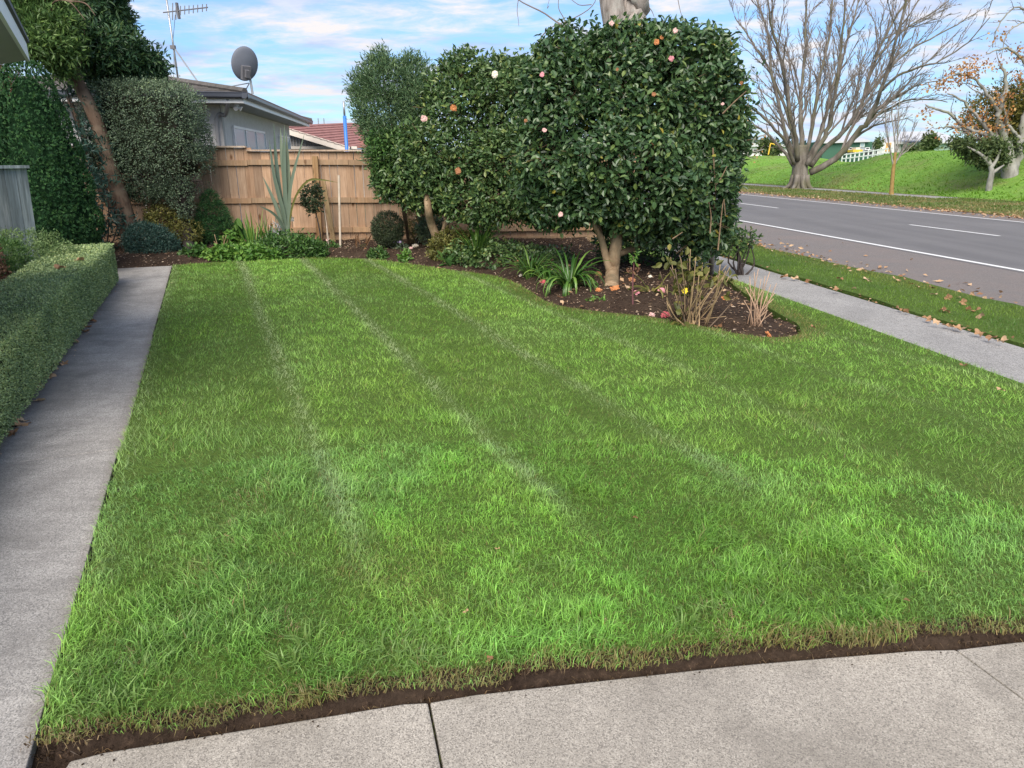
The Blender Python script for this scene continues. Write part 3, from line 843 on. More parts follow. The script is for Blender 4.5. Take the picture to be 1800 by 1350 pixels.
# near verge
vpoly = np.r_[va, vb[::-1]]
pts = scatter(vpoly, lambda p: np.clip(2600 * (6 / np.maximum(np.hypot(p[:, 0], p[:, 1]), 5)) ** 1.3, 350, 3000) * visible(p) * (p[:, 1] < 36))
N = len(pts); D = np.hypot(pts[:, 0], pts[:, 1]); pr = pts @ ROAD_N
nm = fbm(pts, 1.4, 15, 3); r = rng.random((N, 1))
cols = np.array([.085, .205, .028])[None] + (np.array([.16, .31, .040]) - np.array([.085, .205, .028]))[None] * sstep(0.35, 0.65, nm)[:, None]
yel = sstep(6.1, 6.8, pr) * sstep(0.35, 0.6, fbm(pts, 0.5, 8, 2) + 0.15 * sstep(10, 16, D))
cols = cols + (np.array([.30, .28, .08]) - cols) * (yel * 0.65)[:, None]
cols *= 0.75 + 0.5 * r
low = np.clip(np.minimum(pr - 5.47, 6.85 - pr) / 0.10, 0.35, 1)
h = (0.035 + 0.025 * rng.random(N)) * low; w = 0.0045 * np.maximum(1, D / 7) ** 0.9 * (0.7 + 0.6 * rng.random(N))
blades('verge_grass', pts, np.full(N, 0.02), h, w, rng.random(N) * 6.28, 0.3 + 0.8 * rng.random(N), np.full(N, 0.5), cols)
print('verge blades', N)
# far verge and bank
fv = np.array(strip(18.25, 25.0, 5, 100))[:, :2]
pts = scatter(fv, lambda p: np.clip(110 * (22 / np.maximum(p[:, 1], 15)), 25, 160) * visible(p))
N = len(pts); nm = fbm(pts, 0.6, 25, 3)
ok = ~((pts @ ROAD_N > 23.6) & (pts @ ROAD_N < 24.9) & (pts @ ROAD_D > 30)); pts = pts[ok]; nm = nm[ok]; N = len(pts)
cols = np.array([.115, .20, .040])[None] + (np.array([.30, .27, .12]) - np.array([.115, .20, .040]))[None] * sstep(0.40, 0.68, nm + 0.3 * (rng.random(N) - 0.5))[:, None]
cols *= 0.75 + 0.5 * rng.random((N, 1))
blades('far_verge_grass', pts, np.zeros(N), 0.05 + 0.05 * rng.random(N), 0.03 + 0.03 * rng.random(N), rng.random(N) * 6.28, 0.3 + 0.8 * rng.random(N), np.full(N, 0.5), cols)
bp = np.array(strip(24.95, 36, 5, 105))[:, :2]
pts = scatter(bp, lambda p: np.clip(55 * (35 / np.maximum(p[:, 1], 25)) ** 1.2, 8, 40) * visible(p))
N = len(pts); pr = pts @ ROAD_N; al = pts @ ROAD_D; nm = fbm(np.c_[pr * 1.6, al * 0.5], 0.5, 26, 3)
cols = np.array([.14, .31, .034])[None] + (np.array([.26, .44, .060]) - np.array([.14, .31, .034]))[None] * sstep(0.3, 0.65, nm)[:, None]
drp = sstep(0.54, 0.72, fbm(np.c_[pr, al * 0.35], 0.35, 29, 3) + 0.10 * sstep(30, 34, pr)); cols = cols + (np.array([.32, .27, .12]) - cols) * (drp * 0.6)[:, None]
cols *= 0.72 + 0.5 * rng.random((N, 1))
thick_ = sstep(28.5, 25.5, pr)
blades('bank_grass', pts, bank_z(pts) - 0.02, (0.05 + 0.06 * rng.random(N)) * (1 + 1.0 * thick_), 0.05 + 0.05 * rng.random(N), math.atan2(-ROAD_N[1], -ROAD_N[0]) + rng.normal(size=N) * 0.9, 0.4 + 0.8 * rng.random(N), np.full(N, 0.6), cols)
print('bank', N)
# ================================================================== FENCES AND HOUSES
def wood_mat(name, stops, grain=9.0, knots=True, weather=None, wfac=0.6):
    b = NB(name); o = b.coord('Object')
    rnd = b.objrand()
    off = b.n.new('ShaderNodeCombineXYZ'); b.l.new(b.math('MULTIPLY', rnd, 37.0), off.inputs[0]); b.l.new(b.math('MULTIPLY', rnd, 91.0), off.inputs[2])
    ad = b.n.new('ShaderNodeVectorMath'); ad.operation = 'ADD'; b.l.new(o, ad.inputs[0]); b.l.new(off.outputs[0], ad.inputs[1])
    v = b.map(ad.outputs[0], scale=(1, 1, 0.07))
    g = b.noise(v, grain * 2.2, 6, 0.65, 0.8)
    big = b.noise(b.map(ad.outputs[0], scale=(1, 1, 0.35)), 3.0, 4, 0.6, 0.5)
    c = b.ramp(g, stops)
    tint = b.ramp(rnd, [(0.0, (0.66, 0.64, 0.62)), (0.3, (0.98, 0.95, 0.92)), (0.6, (1.18, 1.10, 1.02)), (0.8, (0.82, 0.76, 0.70)), (1.0, (1.06, 0.90, 0.80))])
    c = b.mix(1.0, c, tint, 'MULTIPLY')
    c = b.mix(b.ramp(big, [(0.48, 0.0), (0.70, 0.4)]), c, tuple(x * 0.72 for x in stops[0][1]))
    if knots:
        k = b.voronoi(b.map(ad.outputs[0], scale=(1, 1, 0.45)), 4.2)
        c = b.mix(b.ramp(k, [(0.06, 0.9), (0.15, 0.0)]), c, (0.12, 0.055, 0.022))
    if weather:
        wz = b.noise(b.map(ad.outputs[0], scale=(1.5, 1.5, 0.12)), 5.0, 6, 0.7)
        c = b.mix(b.ramp(wz, [(0.40, 0.0), (0.62, wfac)]), c, weather)
    b.color(c); b.rough(0.85); b.spec(0.2); b.bump(g, 0.35, 0.004)
    return b.m
M_pal = wood_mat('fence_timber', [(0.25, (0.30, 0.195, 0.130)), (0.5, (0.435, 0.305, 0.212)), (0.75, (0.55, 0.41, 0.30))], grain=14)
M_rail = wood_mat('rail_timber', [(0.28, (0.32, 0.21, 0.125)), (0.5, (0.45, 0.31, 0.195)), (0.72, (0.55, 0.40, 0.265))], grain=14, weather=(0.27, 0.20, 0.14), wfac=0.5)
M_cap = wood_mat('cap_timber', [(0.28, (0.30, 0.25, 0.20)), (0.5, (0.45, 0.39, 0.33)), (0.72, (0.56, 0.50, 0.44))], knots=False)
M_post = wood_mat('post_timber', [(0.28, (0.20, 0.13, 0.065)), (0.5, (0.36, 0.24, 0.13)), (0.72, (0.46, 0.34, 0.20))], weather=(0.22, 0.20, 0.12), wfac=0.5)
M_blue = wood_mat('weathered_boards', [(0.28, (0.27, 0.34, 0.38)), (0.5, (0.42, 0.50, 0.54)), (0.72, (0.55, 0.62, 0.65))], knots=False, weather=(0.13, 0.15, 0.15), wfac=0.85)

FD = np.array([math.sin(math.radians(84.5)), math.cos(math.radians(84.5))]); FB = np.array([-3.66, 14.25]); FN = np.array([FD[1], -FD[0]])   # along, a point, towards the lawn
FROT = np.c_[np.r_[FD, 0], np.r_[-FN, 0], [0, 0, 1.0]]
def fpt(s, out=0.0, z=0.0): return np.r_[FB + FD * s + FN * out, z]
fence = thing('timber_fence', 'tall brown timber paling fence with horizontal rails behind the garden bed', 'fence', fpt(0, 0, 0))
def seat_box(name, c, size, rot, mat, parent, jit=0.0):
    """a board as an object with its own frame, so that its grain follows it"""
    mb = MB(); mb.box([0, 0, 0], size)
    V = np.concatenate(mb.V)
    o = bpy.data.objects.new(name, mesh_np(name, V, [np.concatenate(p) for p in mb.P.values()], mat)); COL.objects.link(o)
    if parent is not None: o.parent = parent
    M = Matrix(np.r_[np.c_[np.asarray(rot), [[0], [0], [0]]], [[0, 0, 0, 1]]].tolist()); 
    M.translation = Vector(np.asarray(c, float) - (wloc(parent) if parent is not None else 0)); o.matrix_local = M
    return o
PAL_W = 0.152; s0, s1 = -6.6, 6.3; k = 0; s = s0
STEP = -1.36
pal_meshes = {}
def paling(s, w, h, z0, tiltx, out):
    key = (round(w, 3), round(h, 2))
    if key not in pal_meshes:
        mb = MB(); mb.box([0, 0, 0], (w, 0.02, h)); pal_meshes[key] = mesh_np('paling', np.concatenate(mb.V), [np.concatenate(p) for p in mb.P.values()], M_pal)
    o = bpy.data.objects.new('paling', pal_meshes[key]); COL.objects.link(o); o.parent = fence
    rot = Matrix.Rotation(tiltx, 4, 'Y')
    M = Matrix(np.r_[np.c_[FROT, [[0], [0], [0]]], [[0, 0, 0, 1]]].tolist()) @ rot
    M.translation = Vector(fpt(s, out, z0 + h / 2) - np.array(fence.location)); o.matrix_local = M
    return o
while s < s1:
    w = random.choice([0.148, 0.152, 0.156])
    top = 1.84 if s < STEP else 1.775
    h = top - 0.09
    paling(s + w / 2, w, round(h, 2), 0.09 + random.uniform(-0.008, 0.004), random.uniform(-0.006, 0.006), -0.012 + random.uniform(-0.003, 0.003))
    s += w + (random.uniform(0.003, 0.006) if random.random() < 0.75 else random.uniform(0.007, 0.013))
bays = [-6.6, -5.0, -3.5, -1.36, 0.52, 2.75, 4.6, 6.3]
for a, c_ in zip(bays[:-1], bays[1:]):
    for zr in (0.30, 0.87, 1.575):
        seat_box('rail', fpt((a + c_) / 2, 0.024, zr + random.uniform(-0.01, 0.01)), (c_ - a - 0.006, 0.048, 0.098), FROT, M_rail, fence)
    top = 1.84 if a < STEP - 0.01 else 1.775
    seat_box('cap', fpt((a + c_) / 2, 0.0, top + 0.016), (c_ - a - 0.004, 0.13, 0.03), FROT, M_cap, fence)
    seat_box('gravel_board', fpt((a + c_) / 2, 0.002, 0.06), (c_ - a - 0.004, 0.026, 0.17), FROT, M_rail, fence)
    seat_box('post', fpt(a, -0.075, 0.85), (0.1, 0.1, 1.68), FROT, M_post, fence)
mid_post = seat_box('post', fpt(-0.105, 0.098, 0.84), (0.105, 0.095, 1.70), FROT @ np.array(Matrix.Rotation(0.02, 3, 'Y')), M_post, fence)
brace = seat_box('brace', fpt(0.10, 0.17, 0.62), (0.085, 0.045, 1.25), FROT @ np.array(Matrix.Rotation(-0.10, 3, 'Y')), M_post, fence)

# side fence, blue grey and weathered, on the left
sf0 = P3(-26, 297, 8.9)[:2]; sf1 = P3(47, 297, 9.45)[:2]
side = thing('weathered_fence', 'blue grey weathered board fence between the shrubs and the conifer', 'fence', np.r_[(sf0 + sf1) / 2, 0])
sd = unit(np.r_[sf1 - sf0, 0]); srot = np.c_[sd, np.cross([0, 0, 1.0], sd), [0, 0, 1.0]]
L_ = np.linalg.norm(sf1 - sf0) + 0.9; nb = 9
for i in range(nb):
    c = np.r_[sf0, 0] - sd * 0.95 + sd * (L_ * (i + 0.5) / nb)
    seat_box('board', c + np.array([0, 0, 0.76]), (L_ / nb - 0.006, 0.022, 1.50), srot @ np.array(Matrix.Rotation(0.05 + random.uniform(-.006, .006), 3, 'Y')), M_blue, side)
seat_box('cap', np.r_[(sf0 + sf1) / 2 - sd[:2] * 0.48, 1.53], (L_ + 0.05, 0.11, 0.035), srot, M_blue, side)

# ------------------------------------------------------------------ our own house: only the corner of its eave shows
M_fascia = plain_mat('white_fascia', (0.72, 0.74, 0.76), 0.45, var=0.04)
M_soffit = plain_mat('grey_soffit', (0.33, 0.34, 0.34), 0.7, var=0.06)
M_darkroof = plain_mat('dark_roof', (0.06, 0.063, 0.07), 0.6, var=0.2)
M_stucco = plain_mat('grey_stucco', (0.54, 0.54, 0.54), 0.9, var=0.10, scale=9, bump=0.5)
Bc = P3(52, 105, 6.5); Ac = P3(0, 15, 4.4 * (Bc[2] - EYE) / 0.81)
ad = unit(np.r_[(Bc - Ac)[:2], 0]); al_ = np.array([-ad[1], ad[0], 0])         # along the fascia, and to its left
house = thing('near_house', 'near house at upper left showing only its grey eave and white fascia', 'house', np.r_[(Bc + al_ * 2.6 - ad * 2)[:2], 0])
slope = -0.23
def hp(a, l, z=0.0):
    return Bc + ad * a + al_ * l + np.array([0, 0, z + slope * l])
def slab_pts(name, a0, a1, l0, l1, z0, z1, mat):
    V = [hp(a, l, z) for z in (z0, z1) for a in (a0, a1) for l in (l0, l1)]
    return obj(name, V, [[[0, 1, 3, 2], [4, 6, 7, 5], [0, 4, 5, 1], [2, 3, 7, 6], [0, 2, 6, 4], [1, 5, 7, 3]]], mat, house)
slab_pts('soffit', -3.2, -0.004, 0.024, 2.4, 0.0, 0.02, M_soffit)
slab_pts('fascia', -3.2, 0.0, 0.0, 0.022, -0.012, 0.125, M_fascia)
slab_pts('roof', -3.25, 0.02, -0.02, 2.45, 0.127, 0.165, M_darkroof)
wl_ = MB(); w0 = hp(-0.75, 0.62); w1 = hp(-3.2, 0.62); w2 = hp(-3.2, 5.2); w3 = hp(-0.75, 5.2)
wl_.prism([w0[:2], w1[:2], w2[:2], w3[:2]], 0.0, 1.30); wl_.build('wall', M_stucco, house)
up = MB(); up.prism([w0[:2], w1[:2], hp(-3.2, 2.3)[:2], hp(-0.75, 2.3)[:2]], 1.302, Bc[2] + slope * 2.4 - 0.02); up.build('upper_wall', M_stucco, house)

# ------------------------------------------------------------------ neighbour's grey house with its spouting, window and aerials
M_spout = plain_mat('dark_spouting', (0.075, 0.085, 0.11), 0.35, 0.5, var=0.1)
M_under = plain_mat('eave_lining', (0.30, 0.30, 0.31), 0.75, var=0.06)
M_white = plain_mat('white_joinery', (0.78, 0.79, 0.80), 0.4, var=0.04)
M_glass = NB('window_glass'); M_glass.color((0.42, 0.53, 0.60)); M_glass.rough(0.25); M_glass.spec(0.35); M_glass = M_glass.m
M_net = plain_mat('net_curtain', (0.52, 0.60, 0.63), 0.9, var=0.12, scale=12)
b = NB('roof_tile_grey'); o_ = b.pos(); n = b.noise(o_, 5, 6, 0.7)
b.color(b.ramp(n, [(0.3, (0.065, 0.060, 0.057)), (0.7, (0.155, 0.142, 0.132))])); b.rough(0.9); b.bump(n, 0.4, 0.02); M_tile = b.m
M_galv = plain_mat('galvanised_tube', (0.40, 0.41, 0.42), 0.4, 0.5, 0.6, var=0.15)
M_ant = plain_mat('aerial_metal', (0.15, 0.15, 0.165), 0.7, 0.3, 0.0, var=0.15)

EC = P3(425, 163, 16.4)                                       # near corner of the spouting
EZ = EC[2]; rd = np.r_[ROAD_D, 0]; rn = np.r_[ROAD_N, 0]
LEN = 11.2
nh = thing('neighbour_house', 'grey rendered bungalow with low hipped roof and dark spouting behind the fence', 'house', np.r_[EC[:2] - ROAD_N * 3 + ROAD_D * 4, 0])
def np_(a, n, z): return np.r_[EC[:2] + ROAD_D * a - ROAD_N * n, z]    # a along the receding wall, n to its left
def boxn(name, a0, a1, n0, n1, z0, z1, mat, parent=nh, rnd=None):
    mb = MB(); mb.prism([np_(a0, n0, 0)[:2], np_(a1, n0, 0)[:2], np_(a1, n1, 0)[:2], np_(a0, n1, 0)[:2]], z0, z1)
    return mb.build(name, mat, parent)
OV = 0.62; WID = 7.5
boxn('wall', OV, LEN - OV, OV, WID, -0.1, EZ - 0.20, M_stucco)
boxn('eave_lining', 0.03, LEN - 0.03, 0.03, WID + 0.4, EZ - 0.195, EZ - 0.17, M_under)
boxn('fascia', 0.02, LEN - 0.02, -0.02, 0.025, EZ - 0.21, EZ - 0.03, M_white)
boxn('fascia', -0.02, 0.02, -0.02, WID + 0.4, EZ - 0.21, EZ - 0.03, M_white)
def gutter(p0, p1, out):
    d = unit(p1 - p0); prof = [(0, -0.12), (0.07, -0.125), (0.115, -0.09), (0.12, -0.03), (0.13, 0.0), (0.118, 0.004), (0.10, -0.02), (0.0, -0.02)]
    V = [p + out * x + np.array([0, 0, z]) for p in (p0, p1) for x, z in prof]; m = len(prof)
    q = [[i, (i + 1) % m, (i + 1) % m + m, i + m] for i in range(m)]
    return obj('spouting', V, [q, [list(range(m))[::-1], list(range(m, 2 * m))]], M_spout, nh)
gutter(np_(-0.15, -0.022, EZ), np_(LEN + 0.1, -0.022, EZ), rn)
gutter(np_(-0.022, WID, EZ), np_(-0.022, -0.15, EZ), -rd)
# hipped roof, pitched low, tiles in courses
RISE = 0.78
A0, A1 = np_(-0.08, -0.08, EZ - 0.015), np_(LEN + 0.08, -0.08, EZ - 0.015)
B0, B1 = np_(-0.08, WID + 0.5, EZ - 0.015), np_(LEN + 0.08, WID + 0.5, EZ - 0.015)
hw = (WID + 0.5) / 2; T0, T1 = np_(hw, hw, EZ + RISE), np_(LEN - hw, hw, EZ + RISE)
def courses(name, e0, e1, r0, r1, n, lift=0.022):
    mb = MB()
    for i in range(n):
        f0, f1 = i / n, (i + 1.06) / n
        q = [e0 + (r0 - e0) * f0, e1 + (r1 - e1) * f0, e1 + (r1 - e1) * min(f1, 1), e0 + (r0 - e0) * min(f1, 1)]
        q = np.array(q); q[:2, 2] += lift; mb.add(np.r_[q, q[:2] - [0, 0, lift * 1.3]], [[[0, 1, 2, 3], [4, 5, 1, 0]]])
    return mb
courses('roof', A0, A1, T0, T1, 14).build('roof_tiles', M_tile, nh, kind='stuff')
courses('roof', B0, A0, T0, T0, 14).build('roof_tiles', M_tile, nh, kind='stuff')
obj('roof_back', [A1, B1, B0, T0, T1], [[[0, 1, 4]], [[1, 2, 3, 4]]], M_tile, nh)
rc = MB(); rc.tube([A0 + [0, 0, .04], T0 + [0, 0, .05]], 0.075, 6); rc.tube([T0 + [0, 0, .05], T1 + [0, 0, .05]], 0.075, 6); rc.tube([T1 + [0, 0, .05], A1 + [0, 0, .04]], 0.075, 6); rc.build('ridge_capping', M_tile, nh)
# windows in the receding wall
def window(a0, a1, z0, z1, panes, curtain=True):
    f = MB(); fw = 0.055
    for z in (z0, z1): 
        f.prism([np_(a0, OV - 0.05, 0)[:2], np_(a1, OV - 0.05, 0)[:2], np_(a1, OV - 0.002, 0)[:2], np_(a0, OV - 0.002, 0)[:2]], z - fw / 2, z + fw / 2)
    edges_ = np.linspace(a0, a1, panes + 1)
    for e in edges_:
        f.prism([np_(e - fw / 2, OV - 0.056, 0)[:2], np_(e + fw / 2, OV - 0.056, 0)[:2], np_(e + fw / 2, OV - 0.002, 0)[:2], np_(e - fw / 2, OV - 0.002, 0)[:2]], z0 + fw / 2 + 0.001, z1 - fw / 2 - 0.001)
    fr_ = f.build('window', M_white, nh)
    for e0, e1 in zip(edges_[:-1], edges_[1:]):
        g = MB(); g.prism([np_(e0 + .03, OV - 0.034, 0)[:2], np_(e1 - .03, OV - 0.034, 0)[:2], np_(e1 - .03, OV - 0.026, 0)[:2], np_(e0 + .03, OV - 0.026, 0)[:2]], z0 + 0.03, z1 - 0.03); g.build('pane', M_glass, fr_)
        if curtain:
            V = []; 
            aa = np.linspace(e0 + 0.10, e0 + (e1 - e0) * 0.5, 14)
            for z in (z0 + .05, z1 - .05): V += [np_(a, OV - 0.016 + 0.006 * math.sin(i * 2.1), z) for i, a in enumerate(aa)]
            m = len(aa); obj('curtain', V, [[[i, i + 1, i + 1 + m, i + m] for i in range(m - 1)]], M_net, fr_)
window(1.55, 5.55, 1.45, EZ - 0.62, 3)
window(8.1, 10.2, 1.45, EZ - 0.62, 2)
dp = MB(); dp.tube(spline([np_(0.0, 0.30, EZ - 0.12), np_(0.10, 0.34, EZ - 0.24), np_(0.50, 0.50, EZ - 0.42), np_(OV - 0.06, OV + 0.10, EZ - 0.62), np_(OV - 0.06, OV + 0.10, 0.3)], 22), 0.045, 8); dp.build('downpipe', M_under, nh, smooth=True)
cv = MB(); cv.prism([np_(OV - 0.012, OV - 0.012, 0)[:2], np_(OV + 0.16, OV - 0.012, 0)[:2], np_(OV + 0.16, OV - 0.001, 0)[:2], np_(OV - 0.012, OV - 0.001, 0)[:2]], 0.2, EZ - 0.2); cv.build('corner_board', M_soffit, nh)
lt = MB(); c = np_(0.28, 0.20, EZ - 0.21); lt.tube([c, c + [0, 0, -0.04]], 0.05, 10); lt.tube([c + [0, 0, -0.04], c - rd * 0.10 + [0, 0, -0.10]], [0.025, 0.05], 10); lt.tube([c + [0, 0, -0.04], c + rn * 0.10 + [0, 0, -0.10]], [0.025, 0.055], 10)
lt.build('security_light', M_white, nh)

# television aerial on the roof
ab = P3(313, 139, 18.6); mtop = P3(291, -12, 18.6); mtop = np.array([ab[0] + 0.02, ab[1] - 0.05, P3(291, -12, 18.6)[2]])
mx = P3(300, 66, 18.6)
aer = thing('television_aerial', 'slender television aerial with comb of short elements on roof mast', 'aerial', ab)
zt = P3(290, -30, 18.6)
mb = MB(); mb.tube([P3(314, 146, 18.6), P3(305, 83, 18.6), P3(289, -25, 18.6)], 0.022, 6); mb.build('mast', M_galv, aer, smooth=True)
mb = MB(); mb.tube([P3(306, 84, 18.6), P3(350, 147, 17.7)], 0.018, 6); mb.build('stay', M_galv, aer)
mb = MB(); mb.box(P3(304, 83, 18.58), (0.11, 0.08, 0.08)); mb.build('clamp', M_ant, aer)
bm0, bm1 = P3(287, 22, 18.6), P3(365, 13, 17.8)
mb = MB(); mb.tube([bm0, bm1], 0.014, 6); mb.build('boom', M_ant, aer)
ev = unit(P3(302, 0, 18.1) - P3(307, 30, 18.1))
for px, hl in [(304, 15), (310, 15), (318, 8), (325.5, 7.5), (333, 7), (340.5, 7), (348, 6.5), (356, 6.5), (363, 6)]:
    f = (px - 287) / 78.0; c = bm0 + (bm1 - bm0) * f; hl = hl * pxm(18.2, 5)
    tilt = unit(ev + np.array([0.06, 0.3, 0]))
    mb = MB(); mb.tube([c - tilt * hl, c + tilt * hl], 0.011, 5); mb.build('element', M_ant, aer)
mb = MB(); c = bm0 + (bm1 - bm0) * 0.34; mb.box(c - ev * .0, (0.05, 0.05, 26 * pxm(18.2, 5)), np.c_[unit(bm1 - bm0), unit(np.cross(ev, bm1 - bm0)), ev]); mb.build('reflector', M_ant, aer)
mb = MB(); mb.tube(spline([P3(308, 26, 18.5), P3(306, 50, 18.5), P3(303, 80, 18.55)], 9), 0.006, 4); mb.tube(spline([P3(305, 88, 18.6), P3(306, 115, 18.6), P3(305, 136, 18.6)], 8), 0.005, 4); mb.build('cable', M_spout, aer)

# satellite dish
dY = 17.9; dc = P3(430, 112, dY); ds = pxm(dY, 4.5)
dish = thing('satellite_dish', 'grey oval satellite dish seen from behind above the spouting', 'satellite dish', P3(443, 164, dY))
M_dish = plain_mat('dish_grey', (0.15, 0.165, 0.20), 0.7, 0.25, var=0.07)
dn = unit(np.array([-0.62, 0.72, 0.30]))                          # the way it looks: away from the camera
du = unit(np.array([0, 0, 1.0]) - dn * dn[2]); dr = np.cross(du, dn)
rw, rh = 24 * ds, 29 * ds; V, Pq = [], []
rings, segs = 8, 36
for side, off in ((1, 0.0), (-1, -0.012)):
    for i in range(rings + 1):
        t = i / rings
        for j in range(segs):
            a = 2 * math.pi * j / segs
            V.append(dc + dr * (rw * t * math.cos(a)) + du * (rh * t * math.sin(a)) + dn * (0.16 * rw * t * t * 1.6 - 0.09 + off + (0.012 if i == rings else 0)))
n1 = (rings + 1) * segs
for k, (o0, fl) in enumerate(((0, False), (n1, True))):
    for i in range(rings):
        for j in range(segs):
            q = [o0 + i * segs + j, o0 + i * segs + (j + 1) % segs, o0 + (i + 1) * segs + (j + 1) % segs, o0 + (i + 1) * segs + j]
            Pq.append(q[::-1] if fl else q)
for j in range(segs):
    e = rings * segs; Pq.append([e + j, e + (j + 1) % segs, n1 + e + (j + 1) % segs, n1 + e + j])
obj('reflector', V, [Pq], M_dish, dish, smooth=True)
bk = dc - dn * 0.13 - du * rh * 0.45
mb = MB(); mb.box(bk + dr * 0.02, (0.20, 0.12, 0.30), np.c_[dr, dn, du]); mb.box(bk - dn * 0.08 + dr * 0.03, (0.09, 0.14, 0.16), np.c_[dr, dn, du]); mb.build('bracket', M_ant, dish)
mb = MB(); mb.tube([P3(444, 165, dY), P3(440, 140, dY), bk - dn * 0.06], 0.028, 8); mb.build('mast', M_galv, dish)
mb = MB(); mb.tube([P3(437, 146, dY), P3(400, 153, 18.4)], 0.012, 5); mb.tube([P3(438, 147, dY), P3(431, 160, 18.2)], 0.012, 5); mb.build('stay', M_galv, dish)
fa = dc + dn * 0.62 - du * rh * 0.55 - dr * rw * 0.45
mb = MB(); mb.tube([dc - du * rh * 0.9 + dn * 0.02, fa], 0.012, 5); mb.tube([fa - dn * 0.05, fa + dn * 0.1], 0.04, 8); mb.build('feed_arm', M_galv, dish)

# ------------------------------------------------------------------ red roofed house further back
b = NB('roof_tile_red'); n = b.noise(b.pos(), 4, 6, 0.7)
b.color(b.ramp(n, [(0.3, (0.19, 0.075, 0.066)), (0.7, (0.38, 0.18, 0.155))])); b.rough(0.8); M_red = b.m
M_cream = plain_mat('cream_barge', (0.66, 0.60, 0.54), 0.6, var=0.06)
M_board = plain_mat('grey_batten_wall', (0.42, 0.41, 0.40), 0.75, var=0.08)
rY = 29.0
apx, low = P3(492, 222, rY), P3(617, 264, rY)
rh_ = thing('red_roofed_house', 'house with red tiled roof and battened gable beyond the timber fence', 'house', np.r_[P3(560, 270, rY + 3)[:2], 0])
def rp(px, py, Y): return P3(px, py, Y)
gv = [rp(497, 232, rY), rp(607, 266, rY), np.r_[rp(607, 266, rY)[:2], 0], np.r_[rp(497, 232, rY)[:2], 0]]
obj('gable_wall', np.r_[gv, np.array(gv) + [0, 0.1, 0]], [[[0, 3, 2, 1], [4, 5, 6, 7], [0, 1, 5, 4], [3, 0, 4, 7], [1, 2, 6, 5]]], M_board, rh_)
for px in np.arange(500, 600, 5.2):
    f = (px - 497) / 110.0; t = rp(px, 232 + 34 * f, rY - 0.03); z1 = t[2] - 0.03
    if z1 - rp(px, 258, rY)[2] > 0.03:
        mb = MB(); mb.box(np.r_[t[:2], (z1 + 1.2) / 2], (0.045, 0.03, z1 - 1.2)); mb.build('batten', M_cream if False else M_under, rh_)
mb = MB(); ba, bb2 = rp(490, 225.5, rY - 0.45), rp(614, 263.5, rY - 0.45)
bd = unit(bb2 - ba); mb.box((ba + bb2) / 2, (np.linalg.norm(bb2 - ba), 0.04, 0.23), np.c_[bd, [0, 1, 0], np.cross(bd, [0, 1, 0])]); mb.build('barge_board', M_cream, rh_)
mb = MB(); mb.box(rp(555, 259.5, rY - 0.1), (3.2, 0.05, 0.10)); mb.build('belly_board', M_cream, rh_)
e0, e1 = rp(488, 221.0, rY - 0.5), rp(612, 259.5, rY - 0.5)
bk_ = np.array([0.9, 9.0, 0.55])
courses('roof', e1, e1 + bk_ * 1.0, e0, e0 + bk_, 10, 0.03).build('roof_slope', M_red, rh_)
c0, c1 = rp(600, 258.5, rY + 0.6), rp(720, 262, rY + 0.6); d0, d1 = rp(553, 229.2, rY + 7.0), rp(720, 223, rY + 7.0)
courses('roof', c0, c1, d0, d1, 9, 0.07).build('roof_tiles', M_red, rh_, kind='stuff')
mb = MB(); mb.tube([d0, d1], 0.09, 6); mb.build('ridge_capping', M_red, rh_)
mb = MB(); mb.box(rp(680, 265.5, rY + 0.4), (2.9, 0.1, 0.14)); mb.build('spouting', M_spout, rh_)
mb = MB(); w = rp(690, 275, rY + 1.2); mb.prism([[w[0] - 2.0, w[1]], [w[0] + 3, w[1]], [w[0] + 3, w[1] + 6], [w[0] - 2.0, w[1] + 6]], 0, 1.95); mb.build('wall', M_cream, rh_)

# blue pole
M_bluep = plain_mat('blue_paint', (0.045, 0.20, 0.62), 0.4, 0.5, var=0.08)
pb = P3(609.5, 262, 19.0)
pole = thing('blue_pole', 'thin bright blue pole rising beside the red tiled roof', 'pole', np.r_[pb[:2], 0])
mb = MB(); mb.tube([np.r_[pb[:2], 0], np.r_[pb[:2], P3(610, 204, 19)[2]]], 0.045, 8); mb.build('shaft', M_bluep, pole, smooth=True)
mb = MB(); mb.tube([np.r_[pb[:2], P3(610, 204, 19)[2]], np.r_[pb[:2], P3(610.5, 178, 19)[2]]], 0.026, 8); mb.build('tip', M_galv, pole, smooth=True)
# two thin far poles above that roof
for px, lb in ((561.5, 'left of two thin far poles on the skyline above red roof'), (571.5, 'right of two thin far poles on the skyline above red roof')):
    q = P3(px, 240, 60); mb = MB(); mb.tube([np.r_[q[:2], 0], np.r_[q[:2], P3(px, 208, 60)[2]]], 0.04, 6)
    tag(mb.build('far_pole', M_galv, loc=np.r_[q[:2], 0]), lb, 'pole')
# ================================================================== PLANTS
UP = np.array([0, 0, 1.0])
M_bark_brown = bark_mat('bark_brown', (0.06, 0.040, 0.030), (0.17, 0.115, 0.082), (0.20, 0.15, 0.11), 9, 0.18, 0.8)
M_bark_dark = bark_mat('bark_dark', (0.025, 0.02, 0.02), (0.075, 0.06, 0.055), (0.05, 0.05, 0.04), 12, 0.3, 0.9)
M_bark_tan = bark_mat('bark_camellia', (0.20, 0.135, 0.08), (0.36, 0.265, 0.17), (0.17, 0.14, 0.09), 10, 0.5, 0.4)
M_bark_grey = bark_mat('bark_grey', (0.16, 0.14, 0.125), (0.40, 0.36, 0.33), (0.30, 0.30, 0.27), 7, 0.22, 0.9)
M_twig = plain_mat('twig', (0.20, 0.14, 0.09), 0.85, 0.2, var=0.4, scale=20)

